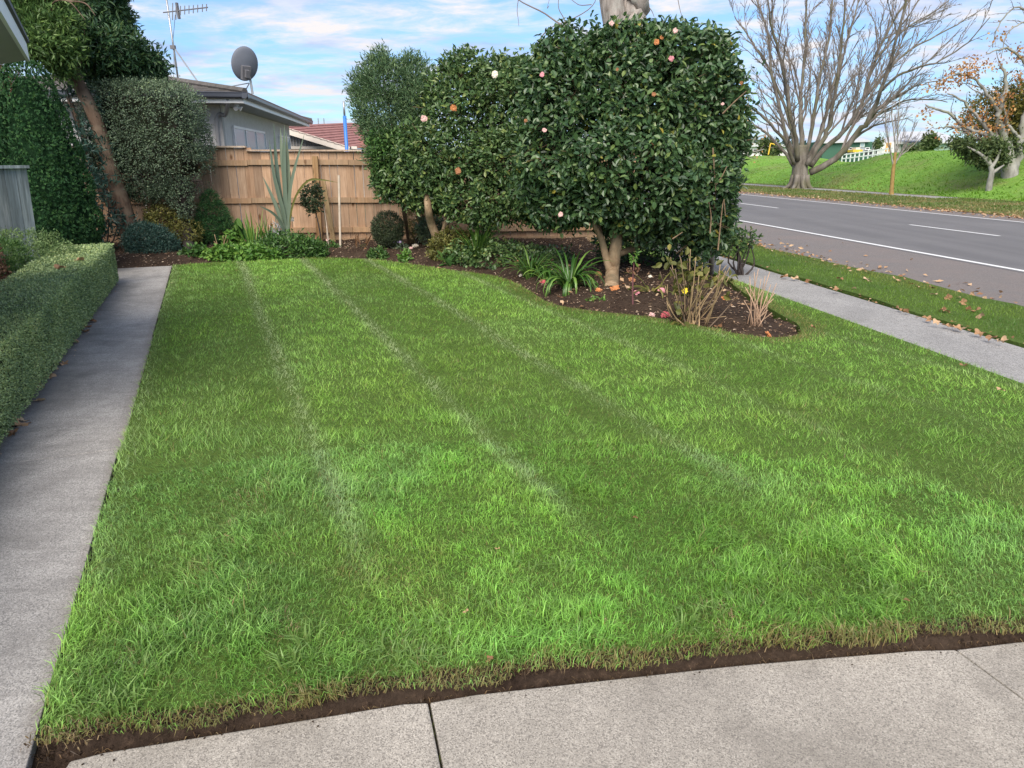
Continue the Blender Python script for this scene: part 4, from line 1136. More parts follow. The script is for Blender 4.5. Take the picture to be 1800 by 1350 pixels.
def twig_mesh(pairs, rad, sides=4):
    mb = MB()
    for a, b_ in pairs: mb.tube([a, (np.asarray(a) + b_) / 2 + rng.normal(size=3) * 0.02, b_], [rad, rad * .8, rad * 0.5], sides, cap=False)
    return mb
def leafy(parent, blobs, n_twigs, per, L, W, mat, shape=LEAF_OVAL, spread=0.07, shell=(0.80, 1.03), bump=0.14, freq=1.6, seed=3,
          out_w=0.55, up_w=0.25, flat_up=0.6, name='foliage', deep=0.8, zmin=None, inner=0.35, sway=0.8, rnd_top=0.0, kind='stuff', holes=0.0, sprigs=0):
    """foliage as leaves in whorls on many twig ends, plus thinner leaves deeper in; returns twig points and normals"""
    tp, tn = sample_blobs(blobs, n_twigs, shell, bump, freq, seed, deep, zmin)
    if holes:
        hn = fbm(tp, 2.6, seed + 5, 3); ok = (hn > .44) | (rng.random(len(tp)) > holes); tp, tn = tp[ok], tn[ok]
    if sprigs:
        sp, sn = sample_blobs(blobs, sprigs, (1.04, 1.20), bump, freq, seed, 1.02, zmin); tp, tn = np.r_[tp, sp], np.r_[tn, sn]
    m = int(n_twigs * inner)
    if m:
        ip, inn = sample_blobs(blobs, m, (0.35, 0.82), bump, freq, seed, 0.5, zmin)
        ap, an = np.r_[tp, ip], np.r_[tn, inn]
    else: ap, an = tp, tn
    P = np.repeat(ap, per, 0); Nn = np.repeat(an, per, 0); k = len(P)
    tr = np.repeat(rng.random(len(ap)), per)
    axis = unit(an + 0.5 * rng.normal(size=an.shape) + np.array([0, 0, up_w])); AX = np.repeat(axis, per, 0)
    d = unit(out_w * AX + sway * rand_dir(k) + np.array([0, 0, up_w * 0.3 - 0.12]))
    n = unit(UP * flat_up + Nn * 0.7 + 0.55 * rng.normal(size=(k, 3)))
    pos = P + rng.normal(size=(k, 3)) * spread * 0.45 + AX * (rng.random((k, 1)) - 0.5) * spread * 1.4
    Lr = L * (0.50 + 0.85 * rng.random(k)); Wr = W * (0.7 + 0.5 * rng.random(k)) 
    rv = np.clip(0.55 * rng.random(k) + 0.45 * tr + rnd_top * np.repeat(an[:, 2], per), 0, 1)
    leaf_obj(name, pos, d, n, Lr, Wr, mat, parent, shape, rv, kind)
    return tp, tn

M_cam = leaf_mat('camellia_leaf', [(0.0, (0.021, 0.052, 0.023)), (0.35, (0.047, 0.106, 0.040)), (0.70, (0.083, 0.158, 0.052)), (0.92, (0.171, 0.242, 0.065)), (1.0, (0.531, 0.416, 0.065))], 0.42, 0.7, 0.18)
M_cam2 = leaf_mat('camellia_leaf_far', [(0.0, (0.028, 0.064, 0.028)), (0.4, (0.069, 0.134, 0.046)), (0.75, (0.137, 0.217, 0.070)), (1.0, (0.276, 0.323, 0.091))], 0.38, 0.45, 0.18)
M_narrow = leaf_mat('narrow_leaf', [(0.0, (0.045, 0.093, 0.048)), (0.5, (0.108, 0.191, 0.090)), (1.0, (0.224, 0.314, 0.143))], 0.4, 0.45, 0.2)
M_pitto = leaf_mat('grey_green_leaf', [(0.0, (0.039, 0.062, 0.041)), (0.45, (0.105, 0.159, 0.097)), (0.8, (0.218, 0.299, 0.165)), (1.0, (0.365, 0.452, 0.220))], 0.42, 0.45, 0.18)
M_thuja = leaf_mat('conifer_spray', [(0.0, (0.013, 0.046, 0.019)), (0.5, (0.034, 0.107, 0.036)), (1.0, (0.088, 0.189, 0.053))], 0.6, 0.3, 0.12)
M_lefttree = leaf_mat('broad_leaf_dark', [(0.0, (0.022, 0.056, 0.031)), (0.5, (0.053, 0.121, 0.053)), (0.85, (0.116, 0.194, 0.070)), (1.0, (0.217, 0.296, 0.093))], 0.4, 0.45, 0.2)
M_leftlight = leaf_mat('broad_leaf_light', [(0.0, (0.035, 0.075, 0.024)), (0.5, (0.085, 0.165, 0.045)), (1.0, (0.20, 0.30, 0.08))], 0.45, 0.4, 0.28)
M_boxhedge = leaf_mat('box_hedge_leaf', [(0.0, (0.096, 0.156, 0.075)), (0.5, (0.264, 0.370, 0.157)), (0.85, (0.503, 0.596, 0.242)), (1.0, (0.758, 0.700, 0.344))], 0.38, 0.5, 0.15)
M_hebe = leaf_mat('pale_shrub_leaf', [(0.0, (0.060, 0.114, 0.042)), (0.5, (0.150, 0.240, 0.084)), (1.0, (0.300, 0.396, 0.156))], 0.45, 0.4, 0.25)
M_midgreen = leaf_mat('mid_green_leaf', [(0.0, (0.025, 0.070, 0.020)), (0.5, (0.067, 0.154, 0.036)), (1.0, (0.154, 0.266, 0.063))], 0.45, 0.4, 0.2)
M_bluegreen = leaf_mat('blue_green_leaf', [(0.0, (0.017, 0.042, 0.038)), (0.5, (0.038, 0.094, 0.074)), (1.0, (0.097, 0.170, 0.126))], 0.45, 0.4, 0.15)
M_darkball = leaf_mat('dark_ball_leaf', [(0.0, (0.016, 0.026, 0.014)), (0.5, (0.039, 0.062, 0.029)), (1.0, (0.104, 0.130, 0.058))], 0.5, 0.4, 0.12)
M_bright = leaf_mat('bright_leaf', [(0.0, (0.048, 0.132, 0.024)), (0.5, (0.108, 0.240, 0.041)), (1.0, (0.252, 0.408, 0.078))], 0.45, 0.4, 0.28)
M_olive = leaf_mat('olive_leaf', [(0.0, (0.057, 0.069, 0.021)), (0.5, (0.132, 0.138, 0.034)), (1.0, (0.276, 0.241, 0.069))], 0.5, 0.35, 0.2)
M_bronze = leaf_mat('bronze_leaf', [(0.0, (0.07, 0.035, 0.022)), (0.5, (0.17, 0.085, 0.05)), (1.0, (0.32, 0.20, 0.12))], 0.6, 0.3, 0.15)
M_silver = leaf_mat('silver_leaf', [(0.0, (0.34, 0.36, 0.38)), (1.0, (0.62, 0.64, 0.66))], 0.7, 0.2, 0.1)
M_strap = leaf_mat('strap_leaf', [(0.0, (0.025, 0.073, 0.014)), (0.5, (0.063, 0.154, 0.028)), (1.0, (0.175, 0.301, 0.063))], 0.32, 0.5, 0.2)
M_flax = leaf_mat('flax_leaf', [(0.0, (0.075, 0.115, 0.085)), (0.5, (0.125, 0.170, 0.125)), (1.0, (0.18, 0.22, 0.15))], 0.4, 0.45, 0.1)
M_core = plain_mat('dark_core', (0.022, 0.026, 0.016), 0.95, 0.05, var=0.5, scale=25)

# ------------------------------------------------------------------ clipped hedge along the path
hedge = thing('box_hedge', 'long low clipped hedge of tiny grey green leaves beside the concrete path', 'hedge', Q(-1.6, 6))
HF, HB, HT, HE = -1.25, -1.86, 0.53, 11.05
def hedge_pts(n):
    face = rng.choice(3, n, p=[0.50, 0.44, 0.06])
    a = 2.0 + (HE - 2.0) * rng.random(n) ** 1.25; u = rng.random(n)
    l = np.where(face == 0, HF, np.where(face == 1, HB + (HF - HB) * u, HB + (HF - HB) * u))
    z = np.where(face == 0, 0.05 + (HT - 0.05) * u, np.where(face == 1, HT, 0.04 + (HT - 0.04) * rng.random(n)))
    a = np.where(face == 2, HE, a)
    P = np.c_[np.outer(l, PATH_N) + np.outer(a, PATH_D), z]
    Nn = np.where((face == 0)[:, None], np.r_[PATH_N, 0], np.where((face == 1)[:, None], UP, np.r_[PATH_D, 0]))
    dep = -0.045 * rng.random(n) ** 1.8 + 0.010 * rng.random(n) * (rng.random(n) < 0.25) + 0.018 * (fbm(P, 3.5, 61, 2) - 0.5)
    # the top edge is rounded off
    ed = np.clip(1 - np.minimum(np.abs(z - HT) + np.where(face == 0, 0, 9), np.abs(l - HF) + np.where(face == 1, 0, 9)) / 0.05, 0, 1)
    P = P + Nn * (dep - 0.006 * ed)[:, None]
    P[:, 2] += 0.03 * (fbm(np.c_[a, l], 0.8, 19, 2) - 0.5) * (z / HT)
    return P, Nn, a
n = 135000
P, Nn, a = hedge_pts(n)
D = np.linalg.norm(P[:, :2], axis=1)
L = 0.0135 * np.maximum(1, D / 5.0) ** 0.75 * (0.7 + 0.6 * rng.random(n))
rv = np.clip(0.62 * rng.random(n) + 0.45 * fbm(P, 2.2, 33, 3) - 0.03, 0, 1)
leaf_obj('foliage', P, unit(Nn * 0.6 + rand_dir(n)), unit(Nn * 0.9 + UP * 0.55 + 0.6 * rng.normal(size=(n, 3))), L, L * 0.62, M_boxhedge, hedge, LEAF_DIAMOND, rv, 'stuff')
mb = MB(); mb.prism([Q(HB + .07, 1.9), Q(HF - .06, 1.9), Q(HF - .06, HE - .07), Q(HB + .07, HE - .08)], 0.02, HT - 0.06); mb.build('hedge_core', plain_mat('hedge_inside', (0.045, 0.055, 0.035), .95, .05, var=.5, scale=60), hedge)  # solid box added to close gaps between leaves, dark like a shaded inside
mb = MB()
for k in range(46):
    a_ = 2.2 + k * 0.19; p = Q(HF - 0.10 - 0.05 * random.random(), a_, 0); mb.tube([p, p + [random.uniform(-.03, .03), random.uniform(-.03, .03), 0.14]], [0.008, 0.006], 5)
mb.build('stems', M_bark_dark, hedge, kind='stuff')

# ------------------------------------------------------------------ helper for simple shrubs
def shrub(name, label, cat, base, blobs, n_twigs, per, L, W, mat, shape=LEAF_DIAMOND, stems=5, stem_mat=None, group=None, core=True, **kw):
    """blobs are given relative to the base"""
    base = np.asarray(base, float)
    t = thing(name, label, cat, base, group)
    bl = [(base + np.array(c), r) for c, r in blobs]
    kw.setdefault('zmin', base[2] - 0.02)
    tp, tn = leafy(t, bl, n_twigs, per, L, W, mat, shape, **kw)
    if stems:
        mb = MB()
        for i in range(stems):
            q = tp[rng.integers(len(tp))]; m = base + (q - base) * 0.45 + rng.normal(size=3) * 0.05
            mb.tube(spline([base + rng.normal(size=3) * np.array([.03, .03, 0]), m, q], 7), np.linspace(0.018, 0.006, 7), 5, cap=False)
        mb.build('stems', stem_mat or M_bark_dark, t, kind='stuff')
    return t
# left group behind the hedge
c = P3(48, 430, 8.55); shrub('pale_shrub', 'pale green rounded shrub just behind the clipped hedge', 'shrub', np.r_[c[:2], 0.0],
      [((-.12, 0.05, .42), (.42, .40, .40)), ((.16, .05, .36), (.36, .38, .40)), ((-.3, -.1, .38), (.33, .33, .40)), ((.05, -.2, .34), (.40, .33, .36))], 1700, 7, .030, .013, M_hebe, spread=.035, shell=(.88, 1.02), bump=.10, freq=4, inner=.3)
c = P3(8, 470, 7.9); shrub('small_conifer_bush', 'small dark green feathery bush at the left edge before pale shrub', 'shrub', np.r_[c[:2], 0.0],
      [((0, 0, .38), (.30, .28, .42)), ((.13, -.05, .28), (.24, .24, .32))], 1300, 7, .030, .011, M_midgreen, spread=.03, shell=(.85, 1.02), bump=.12, freq=5, out_w=.9, sway=.6, inner=.3)
c = P3(-32, 470, 7.4); shrub('bronze_shrub', 'reddish bronze shrub cut off by the left edge of the view', 'shrub', np.r_[c[:2], 0.0],
      [((0, 0, .36), (.20, .22, .55)), ((0.02, .1, .15), (.24, .24, .25))], 700, 6, .04, .022, M_bronze, spread=.04, bump=.2, freq=5)
c = P3(-30, 300, 11.5); shrub('tall_bronze_bush', 'tall brownish bush behind the blue grey fence at far left', 'shrub', np.r_[c[:2], 0.0],
      [((0, 0, 1.3), (.7, .6, 1.1)), ((-.2, .3, .6), (.8, .6, .8)), ((-.4, .2, 2.1), (.8, .5, .8)), ((-.1, .5, 2.5), (.8, .6, .7))], 2300, 5, .05, .03, M_bronze, spread=.08, bump=.25, freq=2.5)

# tall clipped conifer
c = P3(100, 430, 10.6); tb = np.r_[c[:2], 0.0]
thuja = thing('columnar_conifer', 'tall dark green columnar conifer with dense flat sprays behind hedge', 'conifer', tb)
bl = [(tb + np.array([0, 0, z]), (r, r * .95, .52)) for z, r in [(.30, .60), (.75, .65), (1.2, .61), (1.65, .53), (2.05, .45), (2.40, .35)]]
bl += [(tb + np.array([-.42, -.12, z]), (r, r, .45)) for z, r in [(1.2, .34), (1.7, .33), (2.1, .28), (2.42, .22)]]
tp, tn = sample_blobs(bl, 13000, (.95, 1.02), .07, 5.0, 5, .97)
ip, inn = sample_blobs(bl, 1500, (.6, .86), .1, 3.0, 5, .6)
ap, an = np.r_[tp, ip], np.r_[tn, inn]
per = 10; P = np.repeat(ap, per, 0); Nn = np.repeat(an, per, 0); k = len(P)
fan_n = np.repeat(unit(an * 1.0 + UP * 0.35 + 0.42 * rng.normal(size=an.shape)), per, 0)          # each spray is a flat fan, laid over its neighbours like shingles
fan_d = np.repeat(unit(UP * 0.85 + an * 0.40 + 0.55 * rng.normal(size=an.shape)), per, 0)
fan_s = np.cross(fan_n, fan_d); t = (np.tile(np.arange(per), len(ap)) / (per - 1) - .5)
d = unit(fan_d * np.cos(t * 1.7)[:, None] + fan_s * np.sin(t * 1.7)[:, None] + 0.10 * rng.normal(size=(k, 3)))
rv = np.clip(0.35 * rng.random(k) + 0.65 * np.repeat(rng.random(len(ap)), per), 0, 1)
leaf_obj('foliage', P - d * 0.01, d, fan_n, (.048 * (.6 + .6 * rng.random(k))), .0135, M_thuja, thuja, LEAF_DIAMOND, rv, 'stuff')
mb = MB(); mb.tube([tb, tb + [0, 0, 1.2], tb + [0, 0, 2.4]], [.10, .07, .02], 8); mb.build('trunk', M_bark_brown, thuja)
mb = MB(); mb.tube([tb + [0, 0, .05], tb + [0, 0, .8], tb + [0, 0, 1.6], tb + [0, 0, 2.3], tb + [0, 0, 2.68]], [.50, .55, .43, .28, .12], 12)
mb.tube([tb + [-.42, -.12, .9], tb + [-.42, -.12, 1.7], tb + [-.42, -.12, 2.5]], [.22, .26, .15], 10); mb.build('dark_core', plain_mat('conifer_inside', (0.012, 0.032, 0.014), .95, .05, var=.4, scale=40), thuja)  # solid tubes added behind the sprays, coloured dark as the shaded depth

# leaning brown tree with a wide crown over the corner
Yt = 12.7; lt_b = np.r_[P3(232, 412, Yt)[:2], 0.0]
ltree = thing('leaning_tree', 'leaning brown trunked tree with wide dark crown at the fence corner', 'tree', lt_b)
t1 = [lt_b - [0, 0, .1], P3(222, 385, Yt), P3(203, 320, Yt), P3(180, 245, Yt - .05), P3(160, 190, Yt - .1), P3(134, 140, Yt - .15), P3(118, 95, Yt - .2), P3(108, 40, Yt - .2), P3(88, 20, Yt - .2), P3(80, -40, Yt - .1)]
t2 = [lt_b + [-.06, .05, -.1], P3(212, 385, Yt + .05), P3(186, 345, Yt + .1), P3(170, 310, Yt + .2), P3(150, 250, Yt + .4), P3(120, 170, Yt + .8)]
mb = MB(); mb.tube(spline(t1, 34), np.interp(np.linspace(0, 1, 34), [0, .06, .3, .6, 1], [.24, .155, .115, .095, .04]), 12); mb.build('trunk', M_bark_brown, ltree, smooth=True)
mb = MB(); mb.tube(spline(t2, 24), np.interp(np.linspace(0, 1, 24), [0, .1, .5, 1], [.17, .10, .075, .04]), 10); mb.build('limb', M_bark_brown, ltree, smooth=True)
lim = [[P3(134, 140, Yt - .15), P3(150, 60, Yt), P3(110, 5, Yt), P3(150, 0, Yt)], [P3(112, 60, Yt - .2), P3(90, 10, Yt - .5), P3(120, 2, Yt - .7), P3(150, 35, Yt - .8)], [P3(125, 120, Yt - .2), P3(180, 80, Yt + .3), P3(230, 70, Yt + .6)],
       [P3(118, 95, Yt - .2), P3(60, 60, Yt - .5), P3(20, 40, Yt - .6)], [P3(120, 2, Yt - .7), P3(150, 6, Yt - .8), P3(168, 28, Yt - .8)]]
mb = MB()
for q in lim: mb.tube(spline(q, 12), np.linspace(.016, .005, 12), 6)
mb.build('branches', M_bark_brown, ltree, smooth=True)
s_ = pxm(Yt, 3.5)
def blob_px(px, py, Y, rx, ry, rd_=None):
    hz = (P3(px, py - ry, Y)[2] - P3(px, py + ry, Y)[2]) / 2; hx = (P3(px + rx, py, Y)[0] - P3(px - rx, py, Y)[0]) / 2
    return (P3(px, py, Y), (hx * .95, (rd_ or rx) * pxm(Y, 2), hz * .90))
bl = [blob_px(185, 85, Yt + .5, 62, 50), blob_px(235, 112, Yt + .9, 45, 34), blob_px(150, 20, Yt + .6, 60, 48), blob_px(195, 30, Yt + .9, 34, 40), blob_px(190, 135, Yt + .9, 42, 26), blob_px(110, -10, Yt + .6, 70, 40), blob_px(170, -60, Yt + .6, 75, 45), blob_px(265, 128, Yt + 1.1, 20, 16)]
leafy(ltree, bl, 4600, 6, .105, .038, M_lefttree, LEAF_DIAMOND, spread=.10, shell=(.55, 1.08), bump=.30, freq=2.2, seed=8, inner=.45, out_w=.7, deep=.6)
bl = [blob_px(60, 60, Yt - .5, 55, 45), blob_px(95, 85, Yt - .6, 42, 34), blob_px(70, 15, Yt - .2, 50, 36), blob_px(105, 50, Yt - .5, 34, 34), blob_px(30, 30, Yt - .1, 50, 44), blob_px(110, 122, Yt - .5, 22, 18)]
leafy(ltree, bl, 2100, 6, .105, .032, M_leftlight, LEAF_DIAMOND, spread=.11, shell=(.5, 1.08), bump=.32, freq=2.4, seed=9, inner=.35, out_w=.8, deep=.55, name='light_foliage')
# rhododendron-like bush between the trunk and the conifer
c = P3(160, 330, 12.4); shrub('dark_understorey_bush', 'dark loose bush with long leaves between conifer and leaning trunk', 'shrub', np.r_[c[:2], 0.0],
      [((0, 0, .9), (.35, .4, .8)), ((.05, .2, 1.6), (.32, .35, .5)), ((-.2, .3, 2.3), (.4, .35, .5)), ((.15, .3, .4), (.4, .4, .4))], 260, 7, .13, .03, M_bluegreen, LEAF_DIAMOND, spread=.08, bump=.3, freq=3, seed=12)

# clipped grey green tree before the fence: square head on a dark leaning trunk
Yp = 13.1; pb_ = np.r_[P3(334, 452, Yp)[:2], 0.0]; pb_ = GB(333, 440)
pit = thing('clipped_tree', 'square clipped grey green tree on a dark trunk before the fence', 'tree', pb_)
mb = MB(); mb.tube(spline([pb_ - [0, 0, .1], P3(328, 400, Yp), P3(322, 340, Yp), P3(312, 290, Yp), P3(290, 220, Yp)], 16), np.linspace(.105, .05, 16), 9); mb.build('trunk', M_bark_dark, pit, smooth=True)
mb = MB()
for q in [[(326, 345), (338, 318), (352, 305)], [(338, 318), (350, 318), (357, 325)], [(324, 350), (345, 330), (353, 316)], [(318, 310), (300, 280), (280, 260)], [(315, 300), (335, 260), (345, 230)]]:
    mb.tube(spline([P3(x, y, Yp - .05) for x, y in q], 8), np.linspace(.022, .006, 8), 5)
mb.build('branches', M_bark_dark, pit)
n = 7600                                                       # a superellipsoid head
u = rand_dir(n); e = 4.5
rr = (np.abs(u) ** e).sum(1) ** (-1 / e)
ctr = P3(263, 246, Yp + .1); sz = np.array([98 * pxm(Yp, 2), .62, 96 * pxm(Yp, 2)])
ctr[2] += 0.0
dep = (1 - .20 * rng.random(n) ** 1.4)
P = ctr + u * rr[:, None] * sz * dep[:, None]
P = P + u * (.10 * (fbm(P, 2.6, 44, 3) - .5))[:, None]
low = (P[:, 2] < ctr[2] - .62 * sz[2]) & (fbm(P, 3.5, 71, 2) < .50); lowr = (P[:, 2] < ctr[2] - .35 * sz[2]) & (P[:, 0] > ctr[0] + .75 * sz[0]) & (rng.random(n) < .75)
Nn = unit(np.sign(u) * np.abs(u * rr[:, None]) ** (e - 1)); ok = ~(low | lowr); P, Nn = P[ok], Nn[ok]
# the lower right skirt that hangs by the trunk
sp_, sn = sample_blobs([blob_px(318, 345, Yp - .15, 22, 42, 18), blob_px(300, 330, Yp - .1, 40, 30, 20), blob_px(250, 335, Yp, 50, 26, 25)], 900, (.5, 1.05), .35, 4, 5)
P, Nn = np.r_[P, sp_], np.r_[Nn, sn]
per = 6; n = len(P); k = n * per; Pr = np.repeat(P, per, 0); Nr = np.repeat(Nn, per, 0)
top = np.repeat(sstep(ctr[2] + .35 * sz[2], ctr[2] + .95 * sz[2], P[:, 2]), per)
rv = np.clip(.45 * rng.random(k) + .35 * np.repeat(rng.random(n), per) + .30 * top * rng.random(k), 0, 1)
leaf_obj('foliage', Pr + rng.normal(size=(k, 3)) * .03, unit(Nr * .5 + rand_dir(k)), unit(Nr * .6 + UP * .5 + .6 * rng.normal(size=(k, 3))), .036 * (.7 + .6 * rng.random(k)), .018, M_pitto, pit, LEAF_DIAMOND, rv, 'stuff')
mb = MB()
for i in range(420):
    j = rng.integers(len(P)); q = P[j]; mb.tube([q - Nn[j] * .28 + rng.normal(size=3) * .08, q + rng.normal(size=3) * .02 - Nn[j] * .02], [.007, .003], 3, cap=False)
mb.build('twigs', M_bark_dark, pit, kind='stuff')
mb = MB(); mb.box(ctr + np.array([-.02, .06, .06]), sz * np.array([1.32, 1.0, 1.30])); mb.build('dark_core', M_core, pit)  # solid dark box added so gaps in the head look shaded, not see-through

# ------------------------------------------------------------------ beds along the fence, left to right
c = GB(256, 452); c = GB(262, 455); shrub('blue_green_shrub', 'low rounded blue green shrub at the end of the path', 'shrub', c,
      [((0, 0.1, .22), (.42, .36, .36)), ((-.1, .2, .28), (.34, .34, .32)), ((.16, .05, .20), (.34, .3, .30))], 1500, 7, .038, .016, M_bluegreen, spread=.04, shell=(.86, 1.03), bump=.13, freq=5, inner=.3)
c = GB(272, 438); shrub('yellow_green_shrub', 'loose yellowish green shrub behind the blue green one', 'shrub', c,
      [((.1, .3, .35), (.40, .25, .30)), ((.45, .25, .25), (.30, .25, .26)), ((.05, .3, .55), (.30, .2, .2))], 500, 6, .05, .025, M_olive, spread=.05, bump=.3, freq=4)
c = GB(373, 432); shrub('small_conifer', 'small cone shaped green conifer against the timber fence', 'conifer', c,
      [((0, .15, .30), (.33, .28, .30)), ((.02, .15, .55), (.25, .22, .26)), ((.02, .15, .76), (.15, .14, .20)), ((-.2, .1, .2), (.22, .2, .2)), ((.2, .1, .22), (.2, .2, .2))], 1400, 8, .045, .011, M_thuja, spread=.035, shell=(.8, 1.04), bump=.2, freq=5, out_w=1.0, sway=.55, inner=.3)
# dry stalks
def stalks(name, label, cat, base, tops, rad, mat, group=None, sides=5, extra=0.0):
    t = thing(name, label, cat, base, group)
    for q in tops:
        q = np.asarray(q, float); b0 = base + rng.normal(size=3) * np.array([.03, .03, 0]); b0[2] = base[2] - .03
        mb = MB(); mb.tube(spline([b0, b0 + (q - b0) * .5 + rng.normal(size=3) * .02, q], 7), np.linspace(rad, rad * .55, 7), sides); mb.build('stem', mat, t, smooth=True)
    return t
M_dry = plain_mat('dry_stem', (0.33, 0.235, 0.135), 0.85, 0.2, var=0.35, scale=14)
M_drypink = plain_mat('pale_pruned_stem', (0.46, 0.31, 0.215), 0.8, 0.2, var=0.25, scale=12)
base = GB(396, 446)
stalks('dry_stalks', 'cluster of dry tan stalks beside the small conifer', 'dead plant', base, [P3(x, y, base[1] + random.uniform(-.1, .1)) for x, y in [(377, 412), (392, 414), (398, 413), (403, 412), (376, 424), (408, 420), (386, 436)]], .010, M_dry)
def patch_plant(name, label, cat, base, rx, ry, hgt, n_twigs, per, L, W, mat, shape=LEAF_OVAL, **kw):
    return shrub(name, label, cat, base, [((0, 0, hgt * .25), (rx, ry, hgt * .8)), ((rx * .4, ry * .1, hgt * .2), (rx * .6, ry * .8, hgt * .6)), ((-rx * .4, 0, hgt * .2), (rx * .6, ry * .8, hgt * .65))], n_twigs, per, L, W, mat, shape, stems=0, inner=.25, **kw)
c = GB(342, 459); patch_plant('ground_plant', 'low leafy plant at the lawn edge below the dark trunk', 'plant', c, .24, .18, .20, 150, 5, .07, .055, M_midgreen, spread=.06, bump=.25, freq=5, flat_up=1.4)
c = GB(424, 458); patch_plant('ground_cover', 'bright green ground cover of round leaves along the lawn edge', 'plant', c, .62, .22, .20, 460, 5, .07, .06, M_bright, spread=.06, bump=.22, freq=4, flat_up=1.6)
c = GB(412, 436); patch_plant('lettuce_leaf_plant', 'small light green leafy plant among the dry stalks', 'plant', c, .16, .10, .28, 70, 5, .08, .065, M_bright, spread=.06, bump=.3, freq=5)
c = GB(508, 453); patch_plant('dark_leafy_patch', 'broad patch of dark green leafy plants at foot of the flax', 'plant', c, .62, .30, .36, 620, 6, .085, .030, M_midgreen, LEAF_DIAMOND, spread=.07, bump=.2, freq=4)
base = GB(421, 436)
def strap_plant(name, label, cat, base, n, length, width, mat, droop=1.2, spread=.06, outm=.5, group=None, as_parts=True, rise=1.0, fold=.25, segs=7):
    t = thing(name, label, cat, base, group)
    for i in range(n):
        a = rng.random() * 2 * math.pi; o = outm * (.25 + .95 * rng.random()); l = length * (.6 + .5 * rng.random())
        dirh = np.array([math.cos(a), math.sin(a), 0]); th = .12 + o * .55; dth = droop * (.4 + .8 * rng.random()) / segs * (.3 + o)
        p = base + dirh * spread * rng.random() + np.array([0, 0, -.03]); pts = [p]
        for s in range(segs):
            p = p + (dirh * math.sin(th) + UP * math.cos(th) * rise) * l / segs; th += dth * (1 + s * .25); pts.append(p)
        pts = np.array(pts); side = np.array([-dirh[1], dirh[0], 0]) * 1.0
        f = np.linspace(0, 1, segs + 1); w = width * (.8 + .3 * rng.random()) * np.minimum(1, 1.35 * (1 - f) ** .55) * np.minimum(1, .6 + f * 2)
        nrm = np.cross(unit(np.gradient(pts, axis=0)), side)
        V = np.concatenate([pts - side * w[:, None] / 2 - nrm * fold * w[:, None] * 0 , pts + nrm * fold * w[:, None], pts + side * w[:, None] / 2]); m = segs + 1
        q = [[j, j + m, j + m + 1, j + 1] for j in range(segs)] + [[j + m, j + 2 * m, j + 2 * m + 1, j + m + 1] for j in range(segs)]
        obj('leaf', V, [q], mat, t, {'rnd': np.full(len(V), rng.random())}, smooth=True)
    return t
strap_plant('iris_clump', 'clump of upright bright green sword leaves before the fence', 'plant', GB(447, 438), 34, .72, .026, M_bright, droop=.35, outm=.35, spread=.20)
strap_plant('second_iris_clump', 'smaller clump of sword leaves between iris and silver plant', 'plant', GB(474, 436), 20, .62, .024, M_strap, droop=.35, outm=.30, spread=.12)
# drooping big leaf plant
base = GB(426, 436); t = thing('drooping_leaf_plant', 'plant with large drooping dark leaves on one stem by the fence', 'plant', base)
mb = MB(); tip = P3(418, 384, base[1]); mb.tube(spline([base - [0, 0, .03], P3(424, 410, base[1]), tip], 8), np.linspace(.012, .007, 8), 5); mb.build('stem', M_strap, t)
for dx, dy in [(-4, 22), (3, 30), (10, 24), (13, 36), (-1, 38), (7, 18)]:
    q0 = tip + np.array([0, rng.normal() * .03, rng.normal() * .02]); q1 = P3(418 + dx, 384 + dy, base[1] - .05 + .08 * rng.normal())
    leaf_obj('leaf', [q0], [q1 - q0], [np.array([dx * .02, -1, .4])], [np.linalg.norm(q1 - q0)], [.09], M_midgreen, t, LEAF_OVAL)
# silver plant
c = GB(492, 440); c = c + [0, 0, 0]; t = shrub('silver_plant', 'silver white cut leaf plant at the foot of the flax', 'plant', c, [((0, 0, .33), (.14, .10, .13)), ((.06, 0, .22), (.10, .08, .1))], 60, 7, .085, .014, M_silver, LEAF_DIAMOND, stems=4, spread=.04, bump=.3, freq=6, inner=.2, out_w=1.0)
# flax: each long leaf is a part
Yf = 13.55; fx = GB(505, 436); flax = thing('flax', 'tall grey green flax with long upright sword leaves before the fence', 'flax', fx)
def flax_leaf(pix, w, name='leaf', dy=0.0, mat=None):
    pts = spline([np.r_[fx[:2] + rng.normal(size=2) * .03, fx[2] - .05]] + [P3(x, y, fx[1] + dy * (i + 1)) for i, (x, y) in enumerate(pix)], 16)
    f = np.linspace(0, 1, 16); ww = w * np.minimum(1, .55 + f * 1.2) * np.clip((1 - f) * 3.2, .02, 1) ** .7
    tn_ = unit(np.gradient(pts, axis=0)); side = unit(np.cross(tn_, np.array([0.25 * rng.normal(), 1, 0]))); nrm = np.cross(side, tn_)
    V = np.concatenate([pts - side * ww[:, None] / 2, pts + nrm * ww[:, None] * .16, pts + side * ww[:, None] / 2]); m = 16
    q = [[j, j + m, j + m + 1, j + 1] for j in range(15)] + [[j + m, j + 2 * m, j + 2 * m + 1, j + m + 1] for j in range(15)]
    obj('leaf', V, [q], mat or M_flax, flax, {'rnd': np.full(len(V), rng.random())}, smooth=True)
